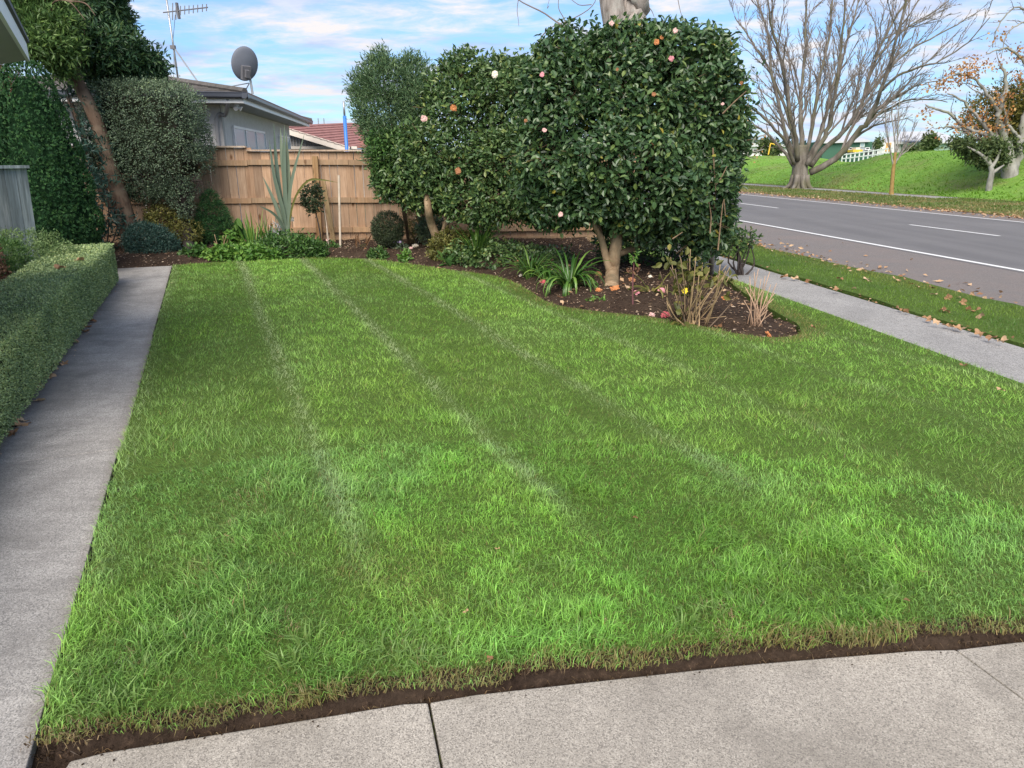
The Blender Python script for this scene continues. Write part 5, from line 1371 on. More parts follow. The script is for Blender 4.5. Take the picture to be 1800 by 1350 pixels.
for pix, w, dy in [([(502, 360), (499, 290), (500, 220)], .075, -.02), ([(505, 360), (506, 300), (503, 232)], .075, .01), ([(498, 370), (487, 300), (481, 217)], .065, .02), ([(496, 370), (482, 310), (473, 245)], .06, .0),
                   ([(508, 370), (512, 320), (535, 236)], .06, -.03), ([(500, 380), (490, 340), (476, 280)], .055, -.04), ([(495, 390), (478, 345), (462, 311)], .055, -.02), ([(494, 395), (480, 375), (456, 362)], .05, -.05),
                   ([(503, 350), (496, 280), (493, 225)], .07, .03), ([(510, 385), (520, 345), (541, 318), (565, 316), (594, 321)], .05, -.03), ([(499, 390), (486, 360), (478, 340)], .05, .03), ([(507, 400), (506, 350), (511, 300)], .06, .03)]:
    flax_leaf(pix, w * (.7 if pix[-1][0] > 590 else 1), dy=dy, mat=M_olive if pix[-1][0] > 590 else None)
# staked young tree
base = GB(566, 433); yt = thing('young_tree', 'small young tree with compact leafy head before the fence', 'tree', base)
mb = MB(); mb.tube(spline([base - [0, 0, .05], P3(561, 400, base[1]), P3(552, 360, base[1]), P3(547, 330, base[1])], 12), np.linspace(.016, .007, 12), 6); mb.build('trunk', M_bark_dark, yt)
leafy(yt, [blob_px(548, 350, base[1], 17, 20), blob_px(553, 336, base[1], 11, 13), blob_px(540, 342, base[1], 11, 14), blob_px(552, 364, base[1], 11, 11)], 150, 6, .075, .026, M_darkball, LEAF_DIAMOND, spread=.05, bump=.3, freq=5, inner=.2, shell=(.4, 1.05))
base = GB(598, 436); st = thing('wooden_stake', 'thin pale wooden stake standing upright before the fence', 'stake', base)
M_stake = plain_mat('stake_wood', (0.50, 0.43, 0.35), 0.85, 0.2, var=0.2, scale=10)
t0, t1_ = base - [0, 0, .1], P3(595.5, 308, base[1]); mb = MB(); dd = unit(t1_ - t0); mb.box((t0 + t1_) / 2, (.034, .034, np.linalg.norm(t1_ - t0)), np.c_[[1, 0, 0], np.cross(dd, [1, 0, 0]), dd]); mb.build('shaft', M_stake, st)
base = GB(578, 434); stalks('thin_stakes', 'two thin slanting canes beside the small young tree', 'canes', base, [P3(568, 355, base[1] + .1), P3(574, 395, base[1])], .009, M_stake)
# little perennials between stake and ball
c = GB(582, 447); patch_plant('pink_flower_plant', 'small plant with tiny pink flowers near the wooden stake', 'plant', c, .17, .12, .20, 80, 5, .07, .03, M_midgreen, LEAF_DIAMOND, spread=.05, bump=.3, freq=6)
strap_plant('grassy_clump', 'low arching grassy clump between the stake and clipped ball', 'plant', GB(616, 446), 44, .34, .016, M_midgreen, droop=2.4, outm=1.0, spread=.16)
strap_plant('second_grassy_clump', 'low arching grassy clump nearer the clipped dark ball', 'plant', GB(645, 447), 26, .28, .015, M_strap, droop=2.6, outm=1.0, spread=.13)
base = GB(630, 436); dl = thing('dead_leaf_plant', 'withered orange brown leaves standing against the fence', 'dead plant', base)
for x0, y0, x1, y1 in [(627, 436, 625, 410), (627, 411, 634, 432), (634, 412, 641, 412), (641, 412, 648, 420), (642, 436, 655, 408), (624, 432, 630, 416), (646, 432, 643, 414)]:
    q0, q1 = P3(x0, y0, base[1]), P3(x1, y1, base[1] - .03); leaf_obj('leaf', [q0], [q1 - q0], [[.2, -1, .3]], [np.linalg.norm(q1 - q0)], [.035], M_bronze, dl, LEAF_OVAL, np.array([.75 + .25 * rng.random()]))
# dark clipped ball
c = GB(683, 436); ball = shrub('clipped_ball', 'dark green clipped ball shrub before the timber fence', 'shrub', c, [((0, 0, .36), (.275, .26, .28)), ((0, 0, .28), (.26, .25, .24))], 2100, 6, .026, .013, M_darkball, LEAF_DIAMOND, spread=.03, shell=(.9, 1.02), bump=.10, freq=6, inner=.3, stems=4)
c = GB(664, 455); patch_plant('yellow_flower_plant', 'small dark leafed plant with yellow flowers under the ball', 'plant', c, .14, .1, .16, 80, 5, .055, .03, M_midgreen, spread=.05, bump=.3, freq=6)
c = GB(703, 447); patch_plant('lilac_plant', 'small grey green plant with lilac flowers beside the ball', 'plant', c, .14, .10, .18, 70, 5, .05, .025, M_pitto, spread=.05, bump=.3, freq=6)
c = GB(711, 459); patch_plant('lime_plant', 'tiny lime green plant at the edge of the lawn', 'plant', c, .09, .07, .13, 30, 5, .07, .045, M_bright, spread=.05, bump=.3, freq=6)
c = GB(735, 428); shrub('feathery_shrub', 'feathery olive green shrub right of the clipped ball', 'shrub', c, [((0, .2, .40), (.30, .22, .42)), ((.14, .1, .25), (.28, .2, .28)), ((.05, .2, .70), (.16, .15, .2))], 700, 7, .05, .009, M_olive, LEAF_DIAMOND, spread=.05, bump=.3, freq=4, inner=.2, shell=(.5, 1.05))
c = GB(758, 432); shrub('rosemary_like_bush', 'loose grey green bush at the foot of the pale stems', 'shrub', c, [((0, .05, .25), (.26, .2, .24)), ((-.1, 0, .34), (.15, .15, .14))], 160, 7, .085, .020, M_pitto, LEAF_DIAMOND, spread=.05, bump=.3, freq=4, inner=.2, out_w=.9)
c = GB(799, 460); shrub('variegated_shrub', 'low variegated yellow and green shrub beside the lawn', 'shrub', c, [((0, .1, .24), (.40, .26, .26)), ((-.18, 0, .18), (.28, .22, .20)), ((.22, .1, .20), (.28, .22, .2))], 480, 6, .055, .026, M_olive, LEAF_OVAL, spread=.05, bump=.25, freq=5, inner=.3)
c = GB(812, 467); patch_plant('broad_leaf_plant', 'low plant with broad round green leaves at the lawn edge', 'plant', c, .26, .14, .17, 34, 5, .13, .11, M_midgreen, spread=.07, bump=.25, freq=5, flat_up=1.8)
strap_plant('tall_strap_plant', 'tall clump of narrow strap leaves under the middle camellia', 'plant', GB(839, 456), 46, .86, .030, M_strap, droop=1.2, outm=.50, spread=.10)
strap_plant('spiky_clump', 'dense spiky clump of narrow green leaves left of the agapanthus', 'plant', GB(934, 487), 85, .62, .022, M_strap, droop=1.5, outm=.75, spread=.12)
strap_plant('agapanthus', 'large agapanthus clump with arching glossy leaves in the bed', 'plant', GB(1002, 506), 72, .74, .036, M_strap, droop=2.6, outm=.80, spread=.09)
strap_plant('small_strap_plant', 'smaller strap leaf clump between agapanthus and spiky clump', 'plant', GB(958, 492), 22, .50, .034, M_bright, droop=2.3, outm=.8, spread=.07)
c = GB(905, 470); shrub('ivy_patch', 'dark low leafy patch under the camellias beside the fence', 'shrub', c, [((0, .3, .10), (.9, .5, .16)), ((-.5, .6, .12), (.6, .5, .2))], 420, 5, .07, .05, M_cam2, LEAF_OVAL, spread=.07, bump=.3, freq=4, inner=.1, stems=0)

# ------------------------------------------------------------------ camellias
LEAF_HUES = [leaf_mat('camellia_leaf', None)]
def camellia_leaf_parts(tree, blobs, n, L, W, mat, seed, bump, freq, shape=LEAF_OVAL, variants=6):
    """the leaves that show largest, each an object sharing one of a few meshes"""
    meshes = []
    for v in range(variants):
        T, faces = shape; q = T.copy(); q[:, 0] *= W * (.9 + .2 * rng.random()); q[:, 1] *= L * (.85 + .3 * rng.random()); q[:, 2] *= W * (.6 + rng.random())
        by = {}
        for f in faces: by.setdefault(len(f), []).append(f)
        meshes.append(mesh_np('leaf', q, [np.array(x) for x in by.values()], mat, {'rnd': np.full(len(q), (v + .5) / variants)}))
    P, Nn = sample_blobs(blobs, n * 6, (.97, 1.05), bump, freq, seed, 1.0)
    to_cam = unit(np.array([0, 0, EYE]) - P); f = np.where((Nn * to_cam).sum(1) > .15)[0][:n]
    base = wloc(tree)
    for i in f:
        d = unit(Nn[i] * .35 + rng.normal(size=3) * .6 + np.array([0, 0, -.35])); nn = unit(Nn[i] + UP * .5 + rng.normal(size=3) * .35)
        s = unit(np.cross(d, nn)); nn = np.cross(s, d)
        o = bpy.data.objects.new('leaf', meshes[rng.integers(variants)]); COL.objects.link(o); o.parent = tree
        M = Matrix(np.r_[np.c_[s, d, nn, [0, 0, 0]], [[0, 0, 0, 1]]].tolist()); M.translation = Vector(P[i] - base); o.matrix_local = M
M_pink = plain_mat('pink_petal', (0.58, 0.25, 0.28), 0.6, 0.3, var=0.2, scale=30)
M_palepink = plain_mat('pale_pink_petal', (0.66, 0.42, 0.39), 0.6, 0.3, var=0.15, scale=30)
M_orange = plain_mat('orange_petal', (0.50, 0.20, 0.075), 0.7, 0.3, var=0.3, scale=30)
M_brownp = plain_mat('browned_petal', (0.34, 0.16, 0.08), 0.8, 0.2, var=0.35, scale=30)
M_rose = plain_mat('rose_red_petal', (0.50, 0.11, 0.12), 0.6, 0.3, var=0.25, scale=30)
M_cream_p = plain_mat('cream_petal', (0.82, 0.74, 0.62), 0.6, 0.3, var=0.12, scale=30)
M_stamen = plain_mat('yellow_centre', (0.72, 0.48, 0.08), 0.7, 0.2, var=0.2, scale=40)
def flower_mb(c, n, r, layers=(1.0, .74, .48, .26), petals=9):
    mb = MB(); c = np.asarray(c, float); n = unit(n); s = unit(np.cross(n, [.3, .2, .9])); t = np.cross(n, s)
    for li, f in enumerate(layers):
        for i in range(petals):
            a = 2 * math.pi * (i + .5 * li + .2 * rng.random()) / petals; d = s * math.cos(a) + t * math.sin(a); e = np.cross(n, d)
            l = r * f * (.85 + .3 * rng.random()); w = l * .80; up = .10 + .30 * li
            q = [c + n * r * .05 * li, c + d * l * .45 + e * w * .5 + n * l * up * .8, c + d * l + e * w * .3 + n * l * (up + .25 * rng.normal() * .5), c + d * l - e * w * .3 + n * l * (up + .2 * rng.normal() * .5), c + d * l * .45 - e * w * .5 + n * l * up * .8]
            mb.add(q, [[[0, 1, 2, 3, 4]]])
    return mb
def flower_part(tree, px, py, Y, r, mat, label, name='flower', toward=None):
    c = P3(px, py, Y); o = flower_mb(c, (np.array([0, 0, EYE]) - c) / 5 + rng.normal(size=3) * .25 + UP * .3, r).build(name, mat, tree); o['label'] = label

# front camellia
Yc = 9.55; cb = GB(1075, 502)
cam1 = thing('front_camellia', 'large front camellia tree with pink blooms and forked tan trunk', 'tree', cb)
tk = [([cb - [0, 0, .1], P3(1076, 480, Yc), P3(1080, 450, Yc), P3(1084, 420, Yc), P3(1086, 380, Yc), P3(1080, 330, Yc + .1), P3(1070, 250, Yc + .2)], .092, 'trunk'),
      ([P3(1073, 478, Yc), P3(1066, 455, Yc), P3(1060, 430, Yc), P3(1052, 408, Yc - .05), P3(1044, 395, Yc - .1), P3(1030, 370, Yc), P3(1000, 320, Yc + .2)], .055, 'limb'),
      ([P3(1081, 448, Yc + .05), P3(1105, 440, Yc + .3), P3(1140, 422, Yc + .45), P3(1172, 400, Yc + .5), P3(1210, 380, Yc + .5)], .048, 'limb'),
      ([P3(1056, 420, Yc), P3(1052, 395, Yc + .1), P3(1048, 370, Yc + .2), P3(1050, 300, Yc + .3)], .04, 'limb'),
      ([P3(1085, 420, Yc), P3(1110, 350, Yc - .1), P3(1150, 280, Yc - .1)], .045, 'limb')]
for pts, r0, nm in tk:
    m = 20; mb = MB(); rr = np.linspace(r0, r0 * .45, m)
    if nm == 'trunk': rr = np.interp(np.linspace(0, 1, m), [0, .04, .15, .45, 1], [r0 * 1.35, r0 * 1.1, r0, r0 * .85, r0 * .4])
    mb.tube(spline(pts, m), rr, 12); mb.build(nm, M_bark_tan, cam1, smooth=True)
cbl = [blob_px(1000, 215, Yc + .1, 88, 150, 80), blob_px(1110, 160, Yc + .1, 120, 125, 100), blob_px(1215, 170, Yc + .1, 82, 118, 85), blob_px(1095, 280, Yc - .1, 130, 100, 100), blob_px(1190, 320, Yc + .1, 100, 92, 80), blob_px(1010, 320, Yc + .3, 75, 75, 80),
       blob_px(1245, 230, Yc + .2, 68, 90, 70), blob_px(1130, 345, Yc + .1, 105, 75, 80), blob_px(1235, 350, Yc + .2, 55, 75, 50), blob_px(985, 350, Yc + .35, 55, 55, 60), blob_px(1040, 345, Yc - .2, 48, 40, 40), blob_px(1110, 85, Yc + .1, 95, 55, 70), blob_px(1190, 85, Yc + .1, 70, 50, 60), blob_px(1265, 160, Yc + .1, 55, 60, 50), blob_px(1250, 85, Yc + .1, 35, 45, 40), blob_px(970, 130, Yc + .15, 50, 50, 50), blob_px(1240, 405, Yc + .2, 30, 35, 30)]
cbl = [(c_ - np.array([0, 0, .10 if c_[2] > 2.2 else 0.02]), r_) for c_, r_ in cbl]
tp, tn = leafy(cam1, cbl, 7600, 6, .086, .050, M_cam, LEAF_OVAL, spread=.09, shell=(.84, 1.05), bump=.34, freq=1.5, seed=21, inner=.30, holes=.85, sprigs=170, deep=.88, out_w=.5, flat_up=.75)
camellia_leaf_parts(cam1, cbl, 300, .095, .052, M_cam, 21, .34, 1.5)
mb = MB()
for i in range(520):
    j = rng.integers(len(tp)); q = tp[j]; mb.tube([q - tn[j] * (.35 + .3 * rng.random()) + rng.normal(size=3) * .12 - [0, 0, .1], q - tn[j] * .12 + rng.normal(size=3) * .03, q + tn[j] * .05], [.008, .006, .003], 4, cap=False)
for q in [[(1253, 260), (1256, 305), (1258, 335)], [(1258, 325), (1268, 312), (1278, 292)], [(1262, 440), (1266, 400), (1272, 350), (1275, 380)], [(1182, 420), (1200, 408)], [(1248, 410), (1250, 380), (1245, 350)], [(1270, 200), (1290, 180), (1312, 160)]]:
    mb.tube(spline([P3(x, y, Yc - .55) for x, y in q], 8), np.linspace(.010, .005, 8), 5)
mb.build('twigs', M_twig, cam1, kind='stuff')
Yfl = Yc - .78
for px, py, r, m_, lb in [(1075, 41, .045, M_palepink, 'pale pink bloom at the crown top'), (953, 131, .048, M_pink, 'mauve pink bloom'), (957, 229, .042, M_palepink, 'small half open pink bloom'), (1180, 103, .048, M_pink, 'salmon pink bloom'), (1187, 54, .045, M_palepink, 'pink bloom near the top right'),
                          (1154, 74, .05, M_orange, 'browned orange bloom'), (1163, 66, .035, M_orange, 'small browned orange bloom'), (1149, 166, .042, M_brownp, 'brown orange bloom in the middle'), (985, 377, .048, M_palepink, 'pale pink bloom low on the left'), (1303, 146, .035, M_brownp, 'browned bloom at the right side'), (1085, 122, .03, M_brownp, 'small browned bloom'), (1148, 251, .04, M_brownp, 'drooping browned bloom'), (924, 212, .035, M_brownp, 'browned bloom on the left side'), (1270, 183, .03, M_palepink, 'small pale bud at right')]:
    flower_part(cam1, px, py, Yfl + (.28 if py < 90 or px < 960 or px > 1260 else 0), r * .62, m_, lb)

# stem with its own foliage at the right end of the bed (thin pale trunk)
Yr = 9.9; rb = GB(1250, 482)
rt = thing('thin_trunk_shrub', 'thin pale trunk rising under the right side of front camellia', 'shrub', rb)
mb = MB(); mb.tube(spline([rb - [0, 0, .1], P3(1251, 450, Yr), P3(1248, 420, Yr), P3(1252, 380, Yr), P3(1247, 340, Yr), P3(1253, 300, Yr)], 16), np.linspace(.045, .022, 16), 8); mb.build('trunk', M_bark_grey, rt, smooth=True)
mb = MB()
for q in [[(1249, 410), (1262, 390), (1268, 360)], [(1250, 430), (1262, 400), (1262, 440)], [(1248, 395), (1235, 370), (1230, 340)]]: mb.tube(spline([P3(x, y, Yr - .02) for x, y in q], 8), np.linspace(.016, .006, 8), 5)
mb.build('branches', M_bark_grey, rt)
leafy(rt, [blob_px(1270, 395, Yr, 22, 40), blob_px(1255, 350, Yr, 34, 45), blob_px(1240, 410, Yr + .1, 24, 22)], 160, 6, .075, .036, M_cam, LEAF_OVAL, spread=.08, shell=(.4, 1.05), bump=.3, freq=4, inner=.2)
# dark bushes beneath the camellias, towards the footpath
c = GB(1175, 470); shrub('shade_bush', 'dark green bush in the shade behind the front camellia trunk', 'shrub', c, [((0, .5, .35), (.75, .45, .48)), ((.5, .6, .45), (.55, .4, .5)), ((-.5, .7, .30), (.5, .4, .42))], 900, 6, .062, .032, M_cam2, LEAF_OVAL, spread=.07, bump=.25, freq=3)
c = GB(1165, 440); shrub('yellow_leaved_bush', 'pale yellow leaved bush glimpsed under the camellia beside footpath', 'shrub', c + [0.2, .5, 0], [((0, .3, .45), (.4, .3, .25)), ((.3, .3, .35), (.3, .3, .25))], 260, 6, .05, .03, M_olive, LEAF_OVAL, spread=.06, bump=.3, freq=4)
c = GB(1300, 487); t = shrub('small_dark_sprig', 'loose dark green sprig beside the footpath behind pruned roses', 'shrub', c, [((0, .1, .46), (.15, .12, .14)), ((.12, .1, .55), (.12, .1, .10)), ((-.10, .1, .62), (.12, .1, .08))], 75, 5, .065, .032, M_cam2, LEAF_OVAL, spread=.05, bump=.3, freq=5, stems=9, shell=(.3, 1.05), inner=.0)

# middle camellia and the narrow leaved shrub at its left, one screen of growth
Ym = 12.3; mbb = GB(775, 447)
cam2 = thing('middle_camellia', 'tall middle camellia with yellowish green leaves between other two shrubs', 'tree', mbb)
for pts, r0 in [([mbb - [0, 0, .1], P3(768, 420, mbb[1]), P3(757, 390, mbb[1] - .1), P3(752, 360, mbb[1] - .3), P3(745, 300, Ym)], .085), ([mbb + [-.05, 0, -.1], P3(764, 420, mbb[1]), P3(756, 395, mbb[1]), P3(752, 375, mbb[1])], .035), ([P3(775, 445, mbb[1]), P3(778, 410, mbb[1]), P3(785, 380, mbb[1])], .04),
               ([GB(862, 452) - [0, 0, .1], P3(838, 400, Ym + .2), P3(812, 370, Ym), P3(800, 340, Ym)], .055), ([GB(786, 446) - [0, 0, .1], P3(783, 420, mbb[1] + .2), P3(790, 385, mbb[1] + .2)], .03)]:
    mb = MB(); mb.tube(spline(pts, 14), np.linspace(r0, r0 * .6, 14), 9); mb.build('trunk', M_bark_tan, cam2, smooth=True)
mbl = [blob_px(810, 200, Ym, 75, 95, 65), blob_px(880, 190, Ym - .1, 75, 90, 65), blob_px(800, 280, Ym - .1, 95, 75, 70), blob_px(900, 290, Ym - .3, 85, 75, 70), blob_px(740, 290, Ym, 65, 60, 55), blob_px(860, 345, Ym - .5, 80, 48, 55), blob_px(930, 345, Ym - .6, 60, 50, 50), blob_px(770, 340, Ym - .1, 50, 35, 40), blob_px(820, 130, Ym, 50, 36, 40), blob_px(880, 135, Ym, 48, 34, 40), blob_px(700, 290, Ym + .1, 40, 45, 40), blob_px(690, 320, Ym + .1, 30, 30, 30), blob_px(880, 372, Ym - .6, 55, 26, 35), blob_px(735, 335, Ym, 40, 30, 30), blob_px(920, 220, Ym - .1, 50, 80, 45), blob_px(930, 160, Ym - .7, 45, 60, 45), blob_px(945, 260, Ym - .9, 50, 80, 50), blob_px(950, 350, Ym - 1.0, 50, 50, 45)]
tp, tn = leafy(cam2, mbl, 6200, 6, .082, .046, M_cam2, LEAF_OVAL, spread=.09, shell=(.82, 1.05), bump=.34, freq=1.5, seed=31, inner=.3, holes=.8, sprigs=150, deep=.88, out_w=.5, flat_up=.6)
camellia_leaf_parts(cam2, mbl, 220, .095, .05, M_cam2, 31, .34, 1.5)
mb = MB()
for i in range(260):
    j = rng.integers(len(tp)); q = tp[j]; mb.tube([q - tn[j] * .5 + rng.normal(size=3) * .12 - [0, 0, .1], q - tn[j] * .15, q + tn[j] * .06], [.010, .007, .003], 4, cap=False)
mb.build('twigs', M_twig, cam2, kind='stuff')
for px, py, m_, lb in [(870, 131, M_cream_p, 'cream bloom with yellow centre'), (797, 190, M_orange, 'orange browned bloom'), (745, 208, M_palepink, 'pale lilac bloom'), (805, 300, M_brownp, 'browned bloom in the shade')]:
    flower_part(cam2, px, py, Ym - .85, .05, m_, lb)

nb_ = GB(715, 432); nar = thing('narrow_leaved_shrub', 'airy shrub with narrow grey green leaves left of the camellias', 'shrub', nb_ + [0, .3, 0])
nbl = [blob_px(680, 150, Ym + .5, 60, 42, 45), blob_px(670, 190, Ym + .5, 55, 55, 45), blob_px(695, 225, Ym + .4, 52, 50, 45), blob_px(665, 118, Ym + .5, 32, 20, 25), blob_px(730, 130, Ym + .5, 28, 30, 25), blob_px(640, 150, Ym + .5, 26, 26, 25), blob_px(660, 225, Ym + .5, 30, 32, 25), blob_px(668, 100, Ym + .5, 14, 14, 14), blob_px(718, 108, Ym + .5, 16, 14, 14)]
nbl += [blob_px(690, 262, Ym + .3, 50, 36, 40), blob_px(735, 175, Ym + .3, 34, 50, 35)]
tp, tn = leafy(nar, nbl, 3100, 7, .075, .018, M_narrow, LEAF_DIAMOND, spread=.09, shell=(.45, 1.08), bump=.25, freq=2.6, seed=41, inner=.25, deep=.6, out_w=.9, up_w=.6, sway=.6)
mb = MB(); 
for x, y in [(668, 100), (718, 108), (640, 150), (680, 180), (700, 220), (735, 130), (655, 200)]: mb.tube(spline([nb_ + [0, .3, 0], P3(705, 330, Ym + .5), P3((x + 700) / 2, (y + 280) / 2, Ym + .5), P3(x, y, Ym + .5)], 12), np.linspace(.03, .006, 12), 5)
mb.build('branches', M_twig, nar)
lwb = [blob_px(685, 265, Ym + .1, 40, 40, 35), blob_px(672, 300, Ym + .1, 22, 30, 25)]
leafy(nar, lwb, 420, 6, .07, .032, M_midgreen, LEAF_OVAL, spread=.08, shell=(.5, 1.05), bump=.25, freq=3, seed=42, inner=.2, name='lower_foliage')

# ------------------------------------------------------------------ pruned roses and hydrangea in the front of the bed
base = GB(1212, 572); Yh = base[1]
hy = thing('dying_shrub', 'clump of many brown cane stems with few yellowing leaves in bed', 'shrub', base)
tops = [(1163, 478), (1178, 470), (1181, 452), (1190, 466), (1200, 455), (1210, 448), (1222, 452), (1219, 438), (1236, 462), (1248, 470), (1262, 480), (1272, 476), (1282, 486), (1240, 500), (1258, 505), (1175, 500), (1183, 515), (1205, 490), (1225, 480), (1232, 510), (1195, 520), (1170, 530), (1245, 530), (1262, 528), (1215, 470), (1268, 465), (1280, 470)]
for x, y in tops + [(x + rng.normal() * 12, y + abs(rng.normal()) * 22) for x, y in tops]:
    b0 = base + np.array([rng.normal() * .10, rng.normal() * .10, -.03]); q = P3(x + rng.normal() * 2, y, Yh + .25 * rng.normal())
    mb = MB(); mb.tube(spline([b0, b0 + (q - b0) * .5 + rng.normal(size=3) * .02, q], 7), np.linspace(.008, .004, 7), 5); mb.build('stem', M_dry if rng.random() < .7 else M_bark_brown, hy, smooth=True)
leafy(hy, [blob_px(1190, 468, Yh, 22, 18, 18), blob_px(1225, 480, Yh, 26, 22, 20), blob_px(1212, 505, Yh, 20, 20, 18), blob_px(1205, 560, Yh - .1, 12, 25, 10), blob_px(1265, 490, Yh, 18, 18, 15)], 55, 3, .085, .062, M_olive, LEAF_OVAL, spread=.1, shell=(.2, 1.1), bump=.2, inner=0, kind='stuff')
o = flower_mb(P3(1204, 511, Yh - .15), np.array([.1, -1, .3]), .030, (1.0, .6), 6).build('flower', plain_mat('yellow_petal', (0.80, 0.62, 0.04), 0.6, 0.3, var=.1), hy); o['label'] = 'single yellow flower'
for k_ in range(40):                                             # fine dry litter shoots at its foot
    pass
base = GB(1327, 568); Yh = base[1]
stalks('pruned_rose', 'pruned rose bush of bare pinkish stems at the bed\'s right end', 'shrub', base, [P3(x, y, Yh + .12 * rng.normal()) for x, y in [(1326, 478), (1338, 490), (1348, 520), (1362, 515), (1316, 500), (1333, 473), (1353, 478), (1318, 486), (1310, 505), (1340, 510), (1355, 500), (1365, 498), (1360, 525), (1320, 520), (1345, 485), (1350, 545), (1357, 550), (1308, 528)]], .0065, M_drypink)
base = GB(1113, 541); Yh = base[1]
se = thing('young_camellia', 'young plant on single purplish stem with few small leaves', 'plant', base)
mb = MB(); mb.tube(spline([base - [0, 0, .05], P3(1112, 500, Yh), P3(1114, 470, Yh), P3(1113, 450, Yh)], 9), np.linspace(.011, .006, 9), 6); mb.build('stem', plain_mat('purple_stem', (0.16, 0.07, 0.075), .8, .2), se)
leafy(se, [blob_px(1113, 451, Yh, 8, 7, 8)], 8, 5, .05, .025, M_bright, LEAF_OVAL, spread=.03, inner=0); leafy(se, [blob_px(1114, 472, Yh, 10, 9, 9)], 10, 4, .045, .022, M_bronze, LEAF_OVAL, spread=.03, inner=0, name='withered_foliage')
base = GB(1145, 512); strap_plant('fallen_strap_plant', 'flattened yellowing strap leaves lying behind the young stem', 'plant', base, 16, .5, .03, M_olive, droop=1.6, outm=1.6, spread=.08)
c = GB(1050, 533); patch_plant('seedling', 'tiny green seedling patch on bare soil before the trunk', 'plant', c, .11, .06, .035, 26, 4, .05, .02, M_bright, LEAF_DIAMOND, spread=.04, bump=.2, freq=6)
# ================================================================== BARE TREES, FAR TREES AND BUILDINGS
M_bark_lichen = bark_mat('bark_lichen', (0.085, 0.073, 0.060), (0.22, 0.20, 0.175), (0.125, 0.12, 0.072), 2.6, 0.3, 0.8)
M_bark_silver = bark_mat('bark_silver', (0.17, 0.16, 0.15), (0.36, 0.35, 0.33), (0.23, 0.24, 0.18), 3.5, 0.4, 0.6)
M_twig_grey = plain_mat('bare_twig', (0.19, 0.165, 0.148), 0.9, 0.1, var=0.3, scale=1.5)
M_yellowbark = plain_mat('ochre_bark', (0.30, 0.20, 0.075), 0.8, 0.2, var=0.2, scale=5)
M_autumn = leaf_mat('autumn_leaf', [(0.0, (0.30, 0.12, 0.05)), (0.5, (0.52, 0.25, 0.09)), (1.0, (0.62, 0.40, 0.16))], 0.6, 0.3, 0.35)
M_evergreen = leaf_mat('evergreen_leaf', [(0.0, (0.035, 0.060, 0.026)), (0.5, (0.085, 0.13, 0.046)), (1.0, (0.17, 0.21, 0.07))], 0.5, 0.35, 0.2)
M_yellowolive = leaf_mat('yellowing_leaf', [(0.0, (0.08, 0.085, 0.025)), (0.5, (0.18, 0.165, 0.04)), (1.0, (0.34, 0.28, 0.07))], 0.6, 0.3, 0.3)

def branch_out(mb, pts, r0, r1, depth, fan, up, spacing, lens, minr=.008, tips=None, side=(4, 3)):
    """side branches along a limb, each smaller and again branched"""
    pts = np.asarray(pts, float); seg = np.linalg.norm(np.diff(pts, axis=0), axis=1); cum = np.r_[0, np.cumsum(seg)]; tot = cum[-1]
    t = unit(np.gradient(pts, axis=0)); s = tot * lens[1]
    while s < tot * .985:
        i = min(np.searchsorted(cum, s) - 1, len(pts) - 2); i = max(i, 0); f = (s - cum[i]) / max(seg[i], 1e-6)
        p = pts[i] + (pts[i + 1] - pts[i]) * f; u = s / tot
        ax = t[i]; q = rand_dir(1)[0]; q = unit(q - ax * np.dot(q, ax))
        d = unit(ax * math.cos(fan) + q * math.sin(fan) * (.6 + .7 * rng.random()) + np.array([0, 0, up]))
        L = tot * lens[0] * (1 - .55 * u) * (.55 + .8 * rng.random()); r = max(minr, (r0 + (r1 - r0) * u) * .50)
        n = 5; cur = [p]; dd = d.copy()
        for k in range(n):
            dd = unit(dd + rng.normal(size=3) * .14 + np.array([0, 0, up * .35])); cur.append(cur[-1] + dd * L / n)
        cur = np.array(cur); mb.tube(cur, np.linspace(r, minr * .7, n + 1), side[0] if r > .02 else side[1], cap=False)
        if tips is not None: tips.append((cur[-1], dd)); tips.append((cur[3], dd))
        if depth > 1: branch_out(mb, cur, r, minr * .7, depth - 1, fan * 1.05, up, spacing * .55, lens, minr, tips, side)
        s += spacing * (.6 + .8 * rng.random())
def bare_tree(name, label, cat, base, trunk, limbs, tr, lr, bark, fan=.55, up=.12, spacing=.9, lens=(.38, .22), depth=3, minr=.010, bark_l=None, tips=None, sides=14):
    t = thing(name, label, cat, base)
    n = 26; mb = MB(); f = np.linspace(0, 1, n); mb.tube(spline(trunk, n), np.interp(f, [0, .05, .16, .6, 1], [tr[0] * 1.55, tr[0] * 1.2, tr[0], (tr[0] + tr[1]) / 2, tr[1]]), sides); mb.build('trunk', bark, t, smooth=True)
    tw = MB()
    for i, L in enumerate(limbs):
        r0, r1 = lr[i] if isinstance(lr[0], (tuple, list)) else lr
        m = 22; p = spline(L, m); p[3:] += rng.normal(size=(m - 3, 3)) * r0 * .25
        mb = MB(); mb.tube(p, np.linspace(r0, r1, m), 9); mb.build('limb', bark_l or bark, t, smooth=True)
        branch_out(tw, p, r0, r1, depth, fan, up, spacing, lens, minr, tips)
    tw.build('twigs', M_twig_grey, t, kind='stuff')
    return t
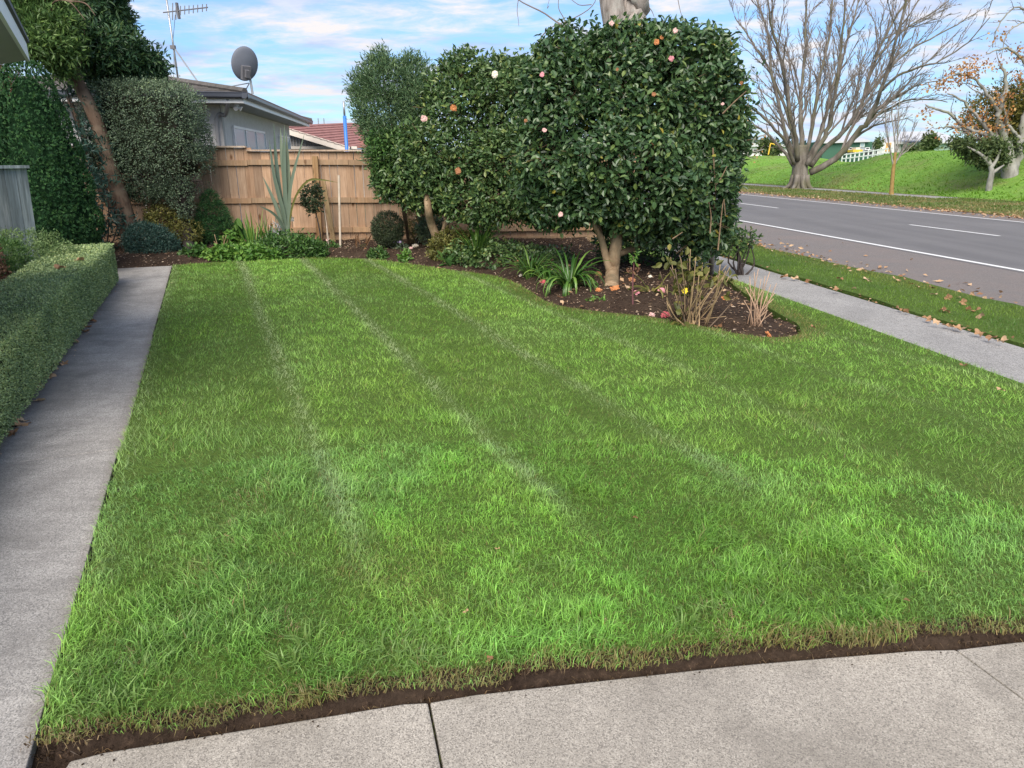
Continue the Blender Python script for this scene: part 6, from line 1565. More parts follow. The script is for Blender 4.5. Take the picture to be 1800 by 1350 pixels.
# the big bare tree across the road
Yb = 44.0; bb = np.r_[G(1404, 331)[:2], 0]; Yb = bb[1]
def pb(pix, d0=0, d1=0): return [P3(x, y, Yb + d0 + (d1 - d0) * i / (len(pix) - 1)) for i, (x, y) in enumerate(pix)]
lims = [pb([(1424, 303), (1448, 292), (1479, 269), (1505, 238), (1525, 214), (1538, 187), (1549, 159), (1565, 101), (1586, 30), (1600, -50)], 0, -4),
        pb([(1425, 292), (1445, 266), (1470, 243), (1488, 226), (1505, 200), (1519, 171), (1537, 107), (1555, 67), (1592, 5), (1620, -40)], .3, 2),
        pb([(1418, 290), (1436, 262), (1455, 230), (1464, 195), (1470, 153), (1476, 100), (1482, 37), (1487, -40)], -.4, -2),
        pb([(1415, 285), (1436, 250), (1450, 215), (1462, 160), (1480, 105), (1492, 60), (1512, -10)], .5, 3),
        pb([(1410, 280), (1409, 245), (1408, 200), (1409, 171), (1413, 107), (1416, 30), (1416, -50)], 0, 1),
        pb([(1412, 285), (1425, 240), (1433, 190), (1440, 140), (1455, 80), (1462, 20), (1470, -50)], .6, 4),
        pb([(1402, 282), (1398, 240), (1389, 190), (1378, 128), (1366, 76), (1352, 30), (1345, -40)], -.3, -3),
        pb([(1398, 284), (1381, 232), (1368, 178), (1356, 128), (1351, 67), (1335, 18), (1322, -30)], .3, 3),
        pb([(1396, 288), (1385, 262), (1372, 236), (1340, 205), (1320, 190), (1300, 183), (1285, 170)], -.3, -3),
        pb([(1394, 292), (1380, 268), (1362, 250), (1345, 232), (1325, 222), (1300, 212), (1285, 200)], .2, 2),
        pb([(1400, 280), (1388, 215), (1365, 150), (1338, 100), (1312, 60), (1290, 30)], .4, 4),
        pb([(1510, 232), (1535, 205), (1566, 190), (1590, 178), (1630, 175), (1665, 178)], -1, -3),
        pb([(1520, 218), (1550, 188), (1585, 165), (1620, 148), (1665, 140)], -1.2, -4),
        pb([(1548, 160), (1580, 132), (1615, 118), (1650, 108), (1700, 75), (1740, 30)], -2, -5),
        pb([(1520, 172), (1555, 130), (1590, 95), (1630, 70), (1680, 45), (1720, 20)], 0, 0),
        pb([(1537, 108), (1560, 80), (1600, 45), (1650, 15), (1690, -20)], .5, 2)]
lr = [(.25, .05), (.20, .045), (.19, .04), (.16, .04), (.20, .04), (.16, .04), (.17, .04), (.15, .04), (.13, .035), (.12, .035), (.13, .035), (.10, .025), (.09, .025), (.09, .025), (.10, .025), (.08, .025)]
lr = [(a * .86, b_ * .85) for a, b_ in lr]
bigt = bare_tree('bare_tree', 'huge bare wide spreading tree with thick lichen grey trunk across road', 'tree', bb, [bb - [0, 0, .2], P3(1405, 320, Yb), P3(1406, 300, Yb), P3(1407, 278, Yb), P3(1409, 255, Yb)], lims, (.53, .36), lr, M_bark_lichen, fan=.42, up=.10, spacing=.62, lens=(.40, .16), depth=3, minr=.015)
mb = MB()
for a in np.linspace(0, 2 * math.pi, 9)[:-1]:
    d = np.array([math.cos(a), math.sin(a), 0]); mb.tube(spline([bb + d * .35 + [0, 0, .75], bb + d * .58 + [0, 0, .18], bb + d * (.85 + .3 * rng.random()) + [0, 0, -.08]], 7), np.linspace(.22, .06, 7), 7)
mb.build('root_flare', M_bark_lichen, bigt, smooth=True)

# twin trunked street tree on the verge, hidden below by the camellia
sb = R(6.15, 21.3); Ys = sb[1]
v0 = lambda px, py, d=0: P3(px, py, Ys + d)
stt = bare_tree('street_tree', 'thick twin stemmed grey tree rising behind the front camellia', 'tree', sb, [sb - [0, 0, .2], np.r_[sb[:2], .8], v0(1092, 120), v0(1085, 60), v0(1076, 10), v0(1070, -40), v0(1060, -110)],
      [[v0(1100, 110), v0(1112, 60), v0(1119, 10), v0(1122, -40), v0(1130, -120)], [v0(1070, -40), v0(1000, -60), v0(930, -90), v0(860, -70)], [v0(1122, -60), v0(1200, -120), v0(1290, -150)], [v0(1060, -110), v0(1040, -200), v0(1000, -320)], [v0(1130, -120), v0(1150, -200), v0(1180, -330)]],
      (.38, .30), [(.35, .29), (.16, .05), (.15, .05), (.28, .08), (.28, .08)], M_bark_grey, spacing=1.1, lens=(.30, .3), depth=2, minr=.010, sides=20)
mb = MB()
for pix, r in [([(1000, 52), (975, 36), (955, 22), (930, 10), (912, 0), (890, -20)], .022), ([(1000, 52), (990, 30), (982, 14), (982, -10)], .014), ([(945, 75), (965, 50), (1000, 36), (1030, 20), (1045, 5), (1048, -10)], .016), ([(1040, 8), (1020, 9), (1008, 2), (995, -8)], .012), ([(911, 0), (909, 18), (911, 34), (912, 46)], .009), ([(1000, 52), (1004, 60), (1000, 80)], .02), ([(1140, 12), (1146, 20), (1150, 30)], .012), ([(945, 76), (935, 90)], .012), ([(1190, -10), (1196, 20), (1204, 42)], .010), ([(965, 10), (962, 14), (968, -10)], .008)]:
    mb.tube(spline([P3(x, y, Ys - 3.5) for x, y in pix], 12), np.linspace(r, r * .5, 12), 5)
mb.build('hanging_branches', M_twig_grey, stt)

# sapling with ochre stem
sp0 = np.r_[G(1567, 342)[:2], 0]; Ys2 = sp0[1]; q = lambda x, y, d=0: P3(x, y, Ys2 + d)
bare_tree('ochre_sapling', 'slim young tree with ochre yellow stem and fine bare twigs', 'tree', sp0, [sp0 - [0, 0, .1], q(1568, 325), q(1570, 300), q(1572, 285), q(1574, 268)],
      [[q(1571, 292), q(1567, 275), q(1564, 255), q(1558, 225), q(1555, 195)], [q(1572, 285), q(1576, 262), q(1578, 235), q(1580, 195), q(1582, 170)], [q(1572, 288), q(1585, 268), q(1598, 245), q(1612, 215)], [q(1572, 290), q(1582, 275), q(1598, 262), q(1622, 240)], [q(1574, 270), q(1572, 240), q(1568, 205), q(1570, 180)]],
      (.10, .065), (.045, .015), M_yellowbark, fan=.35, up=.3, spacing=.28, lens=(.5, .15), depth=2, minr=.010, bark_l=M_bark_silver)

# silver trunked tree with the last orange leaves, on its mound
ob = np.r_[G(1770, 345)[:2], 0]; Yo = ob[1]; q = lambda x, y, d=0: P3(x, y, Yo + d); tips = []
orange = bare_tree('orange_leaved_tree', 'silver trunked tree with last orange leaves near right edge', 'tree', ob, [ob - [0, 0, .2], q(1774, 325), q(1775, 300), q(1772, 280), q(1768, 250)],
      [[q(1772, 290), q(1769, 262), q(1762, 248), q(1748, 243), q(1722, 246), q(1705, 235), q(1680, 222), q(1655, 225)], [q(1770, 262), q(1760, 225), q(1758, 190), q(1770, 150), q(1760, 110)], [q(1780, 300), q(1790, 275), q(1796, 240), q(1800, 200), q(1815, 150), q(1818, 90)], [q(1768, 255), q(1740, 232), q(1715, 200), q(1690, 175), q(1665, 165)], [q(1763, 250), q(1735, 240), q(1700, 225), q(1668, 200), q(1640, 190), q(1625, 185)],
       [q(1758, 200), q(1735, 165), q(1715, 140), q(1680, 130), q(1650, 150)], [q(1795, 245), q(1775, 225), q(1765, 195), q(1745, 165)], [q(1815, 150), q(1800, 110), q(1770, 85), q(1735, 95)], [q(1818, 90), q(1810, 30), q(1785, 12), q(1755, 45), q(1745, 82)], [q(1818, 60), q(1800, 40), q(1770, 60), q(1760, 100)], [q(1818, 90), q(1850, 30), q(1880, -40)]],
      (.40, .24), [(.17, .04), (.17, .05), (.2, .06), (.10, .03), (.10, .03), (.08, .025), (.09, .025), (.08, .025), (.06, .015), (.05, .015), (.12, .04)], M_bark_silver, fan=.65, up=.06, spacing=.40, lens=(.30, .25), depth=2, minr=.010, tips=tips)
tp = np.array([t[0] for t in tips]); px_ = tp[:, 0] / tp[:, 1]
sel_ = (fbm(tp, .55, 5, 2) > .50) & (rng.random(len(tp)) < .5)
tp = tp[sel_][::2]; P = np.repeat(tp, 7, 0) + rng.normal(size=(len(tp) * 7, 3)) * .16; k = len(P)
leaf_obj('leaves', P, unit(rand_dir(k) - UP * .7), rand_dir(k), .15 * (.6 + .6 * rng.random(k)), .11, M_autumn, orange, LEAF_DIAMOND, None, 'stuff')
mm = MB(); th = np.linspace(0, 2 * math.pi, 28, endpoint=False); V = [ob + np.array([math.cos(a) * r * (1.15 + .1 * math.sin(3 * a)), math.sin(a) * r, z]) for r, z in ((1.35, -.02), (1.0, .14), (.6, .28), (.3, .34)) for a in th]
V = np.array(V); V[:, 2] += (fbm(V, 3, 4) - .5) * .12 * (V[:, 2] > 0)
o = obj('root_mound', V, [[[i * 28 + j, i * 28 + (j + 1) % 28, (i + 1) * 28 + (j + 1) % 28, (i + 1) * 28 + j] for i in range(3) for j in range(28)], [list(range(84, 112))]], plain_mat('leafy_mound', (0.30, 0.20, 0.13), .95, .1, var=.4, scale=6, bump=.6), orange, smooth=True)

ot, _n = sample_blobs([blob_px(*a) for a in [(1650, 150, Yo, 22, 8), (1700, 124, Yo, 30, 14), (1738, 116, Yo, 26, 13), (1790, 92, Yo, 24, 18), (1640, 219, Yo, 9, 6), (1672, 210, Yo, 9, 5), (1710, 102, Yo, 18, 8), (1795, 130, Yo, 20, 16), (1690, 140, Yo, 26, 10)]], 130, (.1, 1.1), .4, .8, 3, .0)
P = np.repeat(ot, 6, 0) + rng.normal(size=(len(ot) * 6, 3)) * .13; k = len(P)
leaf_obj('orange_leaves', P, unit(rand_dir(k) - UP * .7), rand_dir(k), .13 * (.6 + .6 * rng.random(k)), .09, M_autumn, orange, LEAF_DIAMOND, None, 'stuff')
# dark evergreen beside it
eb = np.r_[G(1737, 347)[:2], 0]; Ye = eb[1]; q = lambda x, y, d=0: P3(x, y, Ye + d)
ev = thing('evergreen_tree', 'small evergreen tree with pale forked trunk left of silver tree', 'tree', eb)
mb = MB(); mb.tube(spline([eb - [0, 0, .1], q(1739, 325), q(1743, 305), q(1741, 292), q(1735, 275)], 14), np.linspace(.15, .08, 14), 9); mb.build('trunk', M_bark_silver, ev, smooth=True)
for L in ([q(1743, 305), q(1753, 298), q(1765, 290)], [q(1742, 295), q(1752, 280), q(1760, 260)], [q(1740, 290), q(1725, 272), q(1700, 258)]):
    mb = MB(); mb.tube(spline(L, 8), np.linspace(.10, .03, 8), 7); mb.build('limb', M_bark_silver, ev, smooth=True)
B = lambda x, y, rx, ry, d=0: blob_px(x, y, Ye + .5 + d, rx * .68, ry * .68)
leafy(ev, [B(1700, 258, 26, 14), B(1720, 272, 30, 22), B(1745, 258, 34, 22), B(1690, 250, 24, 10), B(1755, 280, 24, 16), B(1775, 262, 24, 26, .8), B(1735, 285, 20, 14)], 900, 6, .17, .08, M_evergreen, LEAF_DIAMOND, spread=.22, shell=(.5, 1.1), bump=.35, freq=.9, inner=.3, out_w=.7)
yb = np.r_[G(1760, 346)[:2] * 1.05, 0]; Yy = yb[1]
yo = thing('yellowing_tree', 'tree with olive yellow crown behind the silver trunked tree', 'tree', yb)
mb = MB(); mb.tube(spline([yb - [0, 0, .1], P3(1757, 300, Yy), P3(1752, 240, Yy), P3(1750, 190, Yy)], 10), np.linspace(.16, .05, 10), 8); mb.build('trunk', M_bark_silver, yo, smooth=True)
leafy(yo, [blob_px(1735, 195, Yy, 34, 26), blob_px(1765, 175, Yy, 34, 30), blob_px(1720, 215, Yy, 26, 18), blob_px(1785, 205, Yy, 30, 36), blob_px(1750, 225, Yy, 34, 22)], 640, 6, .17, .08, M_yellowolive, LEAF_DIAMOND, spread=.3, shell=(.4, 1.15), bump=.4, freq=.9, inner=.2, out_w=.7)
leafy(yo, [blob_px(1775, 235, Yy + .5, 34, 30), blob_px(1790, 180, Yy + .5, 24, 40)], 300, 6, .24, .11, M_evergreen, LEAF_DIAMOND, spread=.3, shell=(.4, 1.1), bump=.4, freq=.9, inner=.2, name='green_foliage')

# small tree left of the big one, with orange leaves left
lb0 = np.r_[G(1297, 320)[:2], 0]; Yl = lb0[1]; q = lambda x, y, d=0: P3(x, y, Yl + d); tips = []
lt_ = bare_tree('twiggy_tree', 'small twiggy grey tree left of the huge bare tree', 'tree', lb0, [lb0 - [0, 0, .2], q(1297, 300), q(1299, 278), q(1298, 262)], [[q(1299, 270), q(1290, 250), q(1280, 235), q(1268, 215)], [q(1299, 268), q(1306, 245), q(1312, 220), q(1318, 195)], [q(1298, 262), q(1315, 252), q(1335, 240), q(1350, 235)], [q(1300, 275), q(1320, 268), q(1345, 262)], [q(1298, 262), q(1296, 230), q(1300, 200), q(1306, 175)]],
      (.28, .17), (.12, .03), M_bark_silver, fan=.7, up=.08, spacing=.8, lens=(.45, .2), depth=2, minr=.014, tips=tips)
tp = np.array([t[0] for t in tips]); tp = tp[rng.random(len(tp)) < .35]; P = np.repeat(tp, 4, 0) + rng.normal(size=(len(tp) * 4, 3)) * .25; k = len(P)
leaf_obj('leaves', P, rand_dir(k), rand_dir(k), .22, .15, M_autumn, lt_, LEAF_DIAMOND, None, 'stuff')

# ------------------------------------------------------------------ beyond the bank
M_shedgreen = plain_mat('green_cladding', (0.05, 0.125, 0.09), .6, .3, var=.08, scale=.5)
M_shedwhite = plain_mat('white_cladding', (0.66, 0.66, 0.67), .6, .3, var=.05, scale=.3)
M_shedroof = plain_mat('pale_steel_roof', (0.50, 0.51, 0.53), .5, .4, var=.06, scale=.3)
M_sign = plain_mat('grey_sign_lettering', (0.30, 0.31, 0.33), .6, .3, var=.05)
M_orangep = plain_mat('orange_panel', (0.62, 0.36, 0.12), .6, .3, var=.1)
M_darkgap = plain_mat('dark_opening', (0.03, 0.03, 0.035), .6, .3, var=.1)
M_grass_pad = M_field
YB = 100.0
def far_box(o, name, x0, x1, y0, y1, Y, depth, mat, roof=None, rh=0.0):
    a, b_ = P3(x0, y0, Y), P3(x1, y1, Y); z0, z1 = sorted((a[2], b_[2]))
    mb = MB(); mb.prism([[a[0], Y], [b_[0], Y], [b_[0], Y + depth], [a[0], Y + depth]], z0, z1); return mb.build(name, mat, o)
def far_thing(name, label, cat, px, Y): return thing(name, label, cat, np.r_[P3(px, 270, Y)[:2], 0])
gs = far_thing('green_shed', 'dark green shed with white window beyond the grassy bank', 'shed', 1500, YB)
far_box(gs, 'wall', 1448, 1528, 249, 290, YB, 9, M_shedgreen)
a, b_ = P3(1440, 249.5, YB - .5), P3(1530, 246.5, YB - .5); c = np.array([0, 6, .8])
obj('roof', [a, b_, b_ + c, a + c, a - [0, 0, .2], b_ - [0, 0, .2]], [[[0, 1, 2, 3], [4, 5, 1, 0]]], M_shedroof, gs)
wi = far_box(gs, 'window', 1512.5, 1519.5, 251, 258.5, YB - .06, .05, M_white)
far_box(wi, 'pane', 1513.6, 1515.6, 252.5, 257.5, YB - .09, .02, M_glass); far_box(wi, 'pane', 1516.6, 1518.6, 252.5, 257.5, YB - .09, .02, M_glass)
ws = far_thing('white_warehouse', 'long white warehouse with grey wall lettering beyond the bank', 'warehouse', 1590, YB + 8)
Y2 = YB + 8
far_box(ws, 'wall', 1568, 1634, 248.5, 292, Y2, 16, M_shedwhite)
far_box(ws, 'porch', 1536, 1552, 250, 290, Y2 - 5, 5, M_shedwhite); far_box(ws, 'opening', 1537.5, 1545, 260.5, 265, Y2 - 5.06, .05, M_darkgap)
far_box(ws, 'block', 1552, 1567.9, 250, 290, Y2 - 2, 6, M_shedwhite); far_box(ws, 'orange_door', 1555, 1565, 251, 266, Y2 - 2.08, .06, M_orangep)
rl, rr, tl, tr = P3(1550, 248.5, Y2 - .6), P3(1637, 249.5, Y2 - .6), P3(1588, 233, Y2 + 15), P3(1640, 235, Y2 + 15)
pl = P3(1533, 249.5, Y2 - 5.5); dn_ = np.array([0, 0, -.35])
obj('roof', [rl, rr, tr, tl, pl, rl + dn_, rr + dn_, pl + dn_], [[[0, 1, 2, 3], [5, 6, 1, 0], [7, 5, 0, 4]], [[4, 0, 3]]], M_shedroof, ws)
def onroof(u, v): return (rl + (rr - rl) * u) * (1 - v) + (tl + (tr - tl) * u) * v + np.array([0, -.05, .08])
for u0, u1, v0_, v1_ in [(.28, .31, .25, .85), (.31, .38, .72, .85), (.31, .36, .46, .58), (.40, .43, .25, .85), (.43, .49, .72, .85), (.52, .68, .72, .82), (.53, .66, .48, .56), (.53, .67, .26, .34)]:
    obj('lettering', [onroof(u0, v0_), onroof(u1, v0_), onroof(u1, v1_), onroof(u0, v1_)], [[[0, 1, 2, 3]]], M_sign, ws)
far_box(ws, 'opening', 1586, 1600, 257.5, 261, Y2 - .08, .06, M_darkgap); far_box(ws, 'opening', 1607, 1620, 257, 260.5, Y2 - .08, .06, M_darkgap)
gr = far_thing('grey_shed', 'pale grey and green shed right of the white warehouse', 'shed', 1660, YB)
far_box(gr, 'wall', 1640, 1700, 249.5, 292, YB, 8, plain_mat('sage_cladding', (0.24, 0.34, 0.28), .6, .3)); far_box(gr, 'chimney', 1634.5, 1637, 229, 250, YB + 4, .4, M_shedroof)
a, b_ = P3(1637, 249.5, YB - .5), P3(1706, 248, YB - .5); c = np.array([0, 9, 1.6]); obj('roof', [a, b_, b_ + c, a + c, a - [0, 0, .2], b_ - [0, 0, .2]], [[[0, 1, 2, 3], [4, 5, 1, 0]]], M_shedroof, gr)
def far_bush(name, label, px, py, Y, rx, ry, mat, n=220, L=.4, cat='tree', trunk=True):
    c = P3(px, py, Y); base = np.r_[c[:2], 0]; t = thing(name, label, cat, base)
    if trunk: mb = MB(); mb.tube([base, c], [.2, .12], 6); mb.build('trunk', M_bark_dark, t)
    leafy(t, [blob_px(px, py, Y, rx, ry), blob_px(px + rx * .4, py + ry * .3, Y + .3, rx * .7, ry * .7), blob_px(px - rx * .4, py + ry * .4, Y - .2, rx * .6, ry * .6)], n, 6, L, L * .5, mat, LEAF_DIAMOND, spread=L, shell=(.5, 1.1), bump=.3, freq=.6, inner=.2)
far_bush('dark_round_tree', 'dark round tree before the grey shed beyond the bank', 1634, 250, YB - 12, 9, 8, M_evergreen, 200, .5)
far_bush('low_bush', 'low green bush at the foot of the white warehouse', 1606, 264, YB - 16, 9, 3.5, M_evergreen, 100, .4, 'bush')
far_bush('thin_dark_tree', 'narrow dark tree at the porch of the white warehouse', 1544, 252, Y2 - 6.5, 2.2, 6, M_evergreen, 60, .4)
far_bush('far_left_tree', 'dark tree beyond the bank left of the huge tree', 1347, 258, 95, 9, 9, M_evergreen, 160, .5)
far_bush('second_far_left_tree', 'dark bush beside the yellow frame beyond the bank', 1362, 262, 96, 6, 6, M_evergreen, 110, .45, 'bush')
# pale buildings seen through the trees at left
lh = far_thing('pale_building', 'long pale building glimpsed through twigs left of huge tree', 'building', 1320, 105)
far_box(lh, 'wall', 1283, 1342, 258, 282, 105, 8, M_shedwhite); far_box(lh, 'roof', 1281, 1344, 251, 258, 104.6, 9, M_shedroof)
for x in (1300, 1312, 1325): far_box(lh, 'window', x, x + 5, 263, 269, 104.93, .05, M_darkgap)
l2 = far_thing('low_white_building', 'low white building right behind the huge trunk beyond bank', 'building', 1385, 110)
far_box(l2, 'wall', 1366, 1400, 258, 282, 110, 8, M_shedwhite); far_box(l2, 'roof', 1364, 1402, 254, 258, 109.5, 9, M_shedroof)
yf = far_thing('yellow_gantry', 'yellow leaning gantry arm standing on the bank top at left', 'gantry', 1353, 92)
mb = MB(); mb.tube([P3(1350.5, 272, 92), P3(1354.5, 252, 92)], .08, 6); mb.tube([P3(1354.5, 252, 92), P3(1362, 254, 92)], .07, 6); mb.build('arm', plain_mat('yellow_paint', (0.72, 0.47, 0.05), .5, .4), yf)
# parked machine and van by the green shed
dg = far_thing('yellow_digger', 'small yellow digger parked before the green shed', 'digger', 1508, YB - 4)
Yd = YB - 4; M_yel = MATS['yellow_paint']
far_box(dg, 'body', 1500, 1516, 263, 267.5, Yd, 1.6, M_yel); far_box(dg, 'cab', 1505, 1512, 259, 263, Yd + .2, 1.2, M_cream); far_box(dg, 'track', 1499, 1517, 267.6, 269.2, Yd, 1.6, M_darkgap)
def far_van(label, px, Y, mat, w=12):
    t = far_thing('parked_van', label, 'van', px, Y)
    far_box(t, 'body', px - w / 2, px + w / 2, 262.5, 267.8, Y, 1.9, mat); far_box(t, 'cabin', px - w / 2 + 1, px + w / 4, 259, 262.5, Y + .1, 1.7, mat); far_box(t, 'windscreen', px - w / 2 + 2, px + w / 4 - 1, 259.8, 262, Y + .06, .03, M_darkgap)
    for dx in (-w * .3, w * .3): 
        c = P3(px + dx, 268, Y - .05); mb = MB(); mb.tube([c, c + [0, .25, 0]], .33, 10); mb.build('wheel', M_darkgap, t)
far_van('white van parked right of the yellow digger by the shed', 1526, Yd + 1, M_white, 10)
far_van('pale van parked at left of the green shed', 1496, Yd + 2, M_shedwhite, 9)
# white rail fence on top of the bank
p0, p1 = P3(1480, 279.5, 66), P3(1568, 268.5, 60)
rf = thing('white_rail_fence', 'white post and rail fence along the top of the bank', 'fence', np.r_[(p0 + p1)[:2] / 2, 0])
dv = p1 - p0
for i in range(12):
    c = p0 + dv * i / 11; mb = MB(); mb.box(c + [0, 0, -.05], (.09, .08, .95)); mb.build('post', M_white, rf)
rr_ = axes(dv[:2])
for dz in (.36, .02):
    mb = MB(); mb.box((p0 + p1) / 2 + [0, -.08, dz], (np.linalg.norm(dv), .05, .10), np.c_[unit(dv), rr_[:, 1], np.cross(unit(dv), rr_[:, 1])]); mb.build('rail', M_white, rf)
# thin wooded belt on the skyline
n = 700; xs = rng.uniform(1270, 1800, n); Yw = rng.uniform(260, 330, n)
P = np.array([P3(x, 270, y) for x, y in zip(xs, Yw)]); hgt = 5 + 5 * fbm(P[:, :2], .012, 3, 3) + 1.5 * rng.random(n); 
PP = np.repeat(P, 9, 0); k = len(PP); PP[:, 2] = -1 + (np.repeat(hgt, 9)) * rng.random(k); PP[:, :2] += rng.normal(size=(k, 2)) * 1.6
leaf_obj('distant_woods', PP, rand_dir(k), rand_dir(k), 2.4, 1.6, leaf_mat('distant_leaf', [(0, (.035, .06, .06)), (1, (.09, .13, .11))], .8, .1, .1), None, LEAF_DIAMOND, None, 'stuff')
# ================================================================== FALLEN LEAVES, FLOWERS AND LITTER
M_leaftan = leaf_mat('fallen_leaf_tan', [(0.0, (0.22, 0.11, 0.055)), (0.5, (0.44, 0.27, 0.15)), (1.0, (0.62, 0.46, 0.30))], 0.7, 0.25, 0.15)
# lobed leaf, curled
LOBED_A = np.array([0, .32, .62, .95, 1.25, 1.55, 1.9]) 
def lobed_leaf(size, curl):
    ang = np.linspace(-math.pi * .93, math.pi * .93, 21); r = .55 + .42 * np.abs(np.cos(ang * 2.5)) ** 1.3; r[[0, -1]] = .3
    x, y = np.sin(ang) * r, np.cos(ang) * r + .25
    z = curl * (.45 * x * x + .22 * np.sin(y * 3 + x * 2)) + .05 * rng.normal(size=len(x))
    V = np.c_[x, y, z] * size; V = np.r_[V, [[0, .1 * size, 0]]]; n = 21
    tri = [[i, i + 1, n] for i in range(n - 1)]
    st = np.array([[-.02, .1, 0], [.02, .1, 0], [.015, -.62, .03], [-.015, -.62, .03]]) * size
    return np.r_[V, st], [tri, [[n + 1, n + 2, n + 3, n + 4]]]
LEAF_ME = []
for v in range(7):
    V, Pq = lobed_leaf(1.0, .6 + .9 * rng.random()); 
    LEAF_ME.append(mesh_np('fallen_leaf', V, [np.array(p) for p in Pq], M_leaftan, {'rnd': np.full(len(V), (v + .4) / 7)}))
def fallen_leaf(p, size, label, group, flat=.35):
    o = bpy.data.objects.new('fallen_leaf', LEAF_ME[rng.integers(7)]); COL.objects.link(o)
    o.location = [p[0], p[1], p[2] + size * .12]; o.scale = (size,) * 3; o.rotation_euler = (rng.normal() * flat, rng.normal() * flat, rng.random() * 6.28)
    tag(o, label, 'leaf', group); return o
for px, py in [(154, 574), (146, 583), (128, 603), (98, 650), (90, 664), (66, 683), (60, 680), (67, 705), (40, 740), (30, 750), (36, 748), (22, 765), (110, 640), (166, 566)]:
    fallen_leaf(G(px, py, .004), .042 + .02 * rng.random(), 'dry curled leaf on the path at foot of the hedge', 'dry leaves along the hedge foot')
for px, py, lb in [(108, 471, 'pale tan leaf lying on top of the clipped hedge, nearer one'), (138, 458, 'orange tan leaf on top of the clipped hedge, farther one')]:
    g = G(px, py, HT + .012); fallen_leaf(g, .06, lb, None, .2)
for px, py in [(1350, 470), (1380, 487), (1398, 490), (1420, 495), (1469, 510), (1475, 490), (1522, 491), (1530, 495), (1500, 507), (1580, 543), (1590, 548), (1630, 562), (1660, 572), (1645, 568), (1680, 577), (1672, 575), (1655, 545), (1664, 548), (1695, 533), (1725, 557), (1717, 546), (1640, 518), (1668, 525), (1720, 588), (1745, 594), (1765, 600), (1690, 580), (1636, 505), (1575, 492), (1600, 498), (1612, 503), (1700, 545)]:
    fallen_leaf(G(px, py, .05 if px % 2 else .035), .036 + .022 * rng.random(), 'dry tan leaf on the grass verge by the footpath', 'dry leaves on the near verge')
for px, py, lb in [(1692, 643, 'small tan leaf on the lawn near the footpath'), (1760, 686, 'pale curled leaf on the lawn close to the right edge'), (1430, 576, 'orange tan leaf on grass right of the bare bed end')]:
    fallen_leaf(G(px, py, .05), .032, lb, None)
for px, py in [(875, 965), (1066, 1095), (860, 1162), (820, 1075), (1115, 910), (1340, 1095), (1425, 1122), (1590, 1055), (400, 942)]:
    fallen_leaf(G(px, py, .035), .012 + .005 * rng.random(), 'tiny brown leaf fallen on the lawn', 'tiny leaves fallen on the lawn')
# leaves in the bed
for px, py, lb, s_ in [(1103, 508, 'tan leaf on bed soil right of the camellia trunk', .05), (1003, 510, 'pale orange leaf beside the agapanthus foot', .06), (985, 525, 'tan leaf on soil in front of the agapanthus', .05), (1135, 537, 'tan leaf between pink fallen blooms', .05), (1261, 576, 'large tan leaf on dark soil before the pruned rose', .06), (1218, 578, 'dry leaf at the foot of the dying shrub', .06), (993, 533, 'light dry leaf at the bed edge', .05)]:
    fallen_leaf(GB(px, py) + [0, 0, .01], s_, lb, None)
# fallen blooms
def fallen_flower(px, py, r, m_, label):
    g = GB(px, py) + [0, 0, .015]; o = flower_mb(g, UP + np.array([.2 * rng.normal(), -.55, 0]), r * .78, (1.0, .7, .42), 7).build('fallen_flower', m_, loc=g); tag(o, label, 'flower')
for a in [(954, 497, .055, M_rose, 'red fallen bloom at foot of the spiky clump'), (1052, 512, .055, M_orange, 'orange fallen bloom left of the trunk base'), (1081, 510, .075, M_orange, 'largest orange brown fallen bloom before the camellia trunk'), (1119, 517, .055, M_pink, 'pink fallen bloom right of the single stem'),
          (1163, 513, .065, M_pink, 'mauve pink fallen bloom left of the dying shrub'), (1155, 543, .065, M_pink, 'salmon pink fallen bloom in mid bed'), (1170, 556, .065, M_rose, 'rose red fallen bloom near lawn edge'), (1146, 556, .045, M_palepink, 'faded pale pink bloom on the bed edge'), (1200, 565, .06, M_orange, 'orange fallen bloom at foot of the dying shrub'),
          (1350, 592, .06, M_orange, 'lone orange bloom at the right end of bed'), (1111, 494, .06, M_brownp, 'brown red bloom at the base of the single stem'), (910, 462, .06, M_brownp, 'brown fallen bloom behind the spiky clump'), (916, 486, .04, M_cream_p, 'cream fallen bloom left of the spiky clump'), (1143, 488, .035, M_cream_p, 'pale round bloom in shade behind the single stem'), (1053, 484, .06, M_brownp, 'brown bloom in the shade left of trunk'), (1273, 527, .05, M_orange, 'orange bloom behind the dying shrub'), (1136, 537, .04, M_palepink, 'small pink bloom in the litter'),
          (730, 434, .075, M_cream_p, 'pale pink cluster of petals right of the clipped ball'), (722, 438, .055, M_palepink, 'pale pink bloom left of the petal cluster')]:
    fallen_flower(*a)
def tiny_flowers(px, py, n, m_, label, r=.018, up=.12):
    g = GB(px, py); t = thing('flower_cluster', label, 'flowers', g)
    for i in range(n): flower_mb(g + np.array([rng.normal() * .07, rng.normal() * .05, up + .05 * rng.random()]), np.array([rng.normal() * .3, -.8, .6]), r, (1.0,), 5).build('flower', m_, t)
tiny_flowers(668, 454, 3, M_stamen, 'yellow flowers under the clipped ball', .025, .08)
tiny_flowers(579, 440, 4, M_palepink, 'tiny pink flowers beside the wooden stake', .02, .16)
tiny_flowers(700, 443, 4, plain_mat('lilac_petal', (0.52, 0.42, 0.66), .6, .2), 'small lilac flowers beside the ball', .025, .14)
o = flower_mb(P3(512, 385, 13.2), [0.3, -1, .2], .05, (1.0,), 5).build('flower', M_cream_p, flax); o['label'] = 'single cream bloom against the flax'

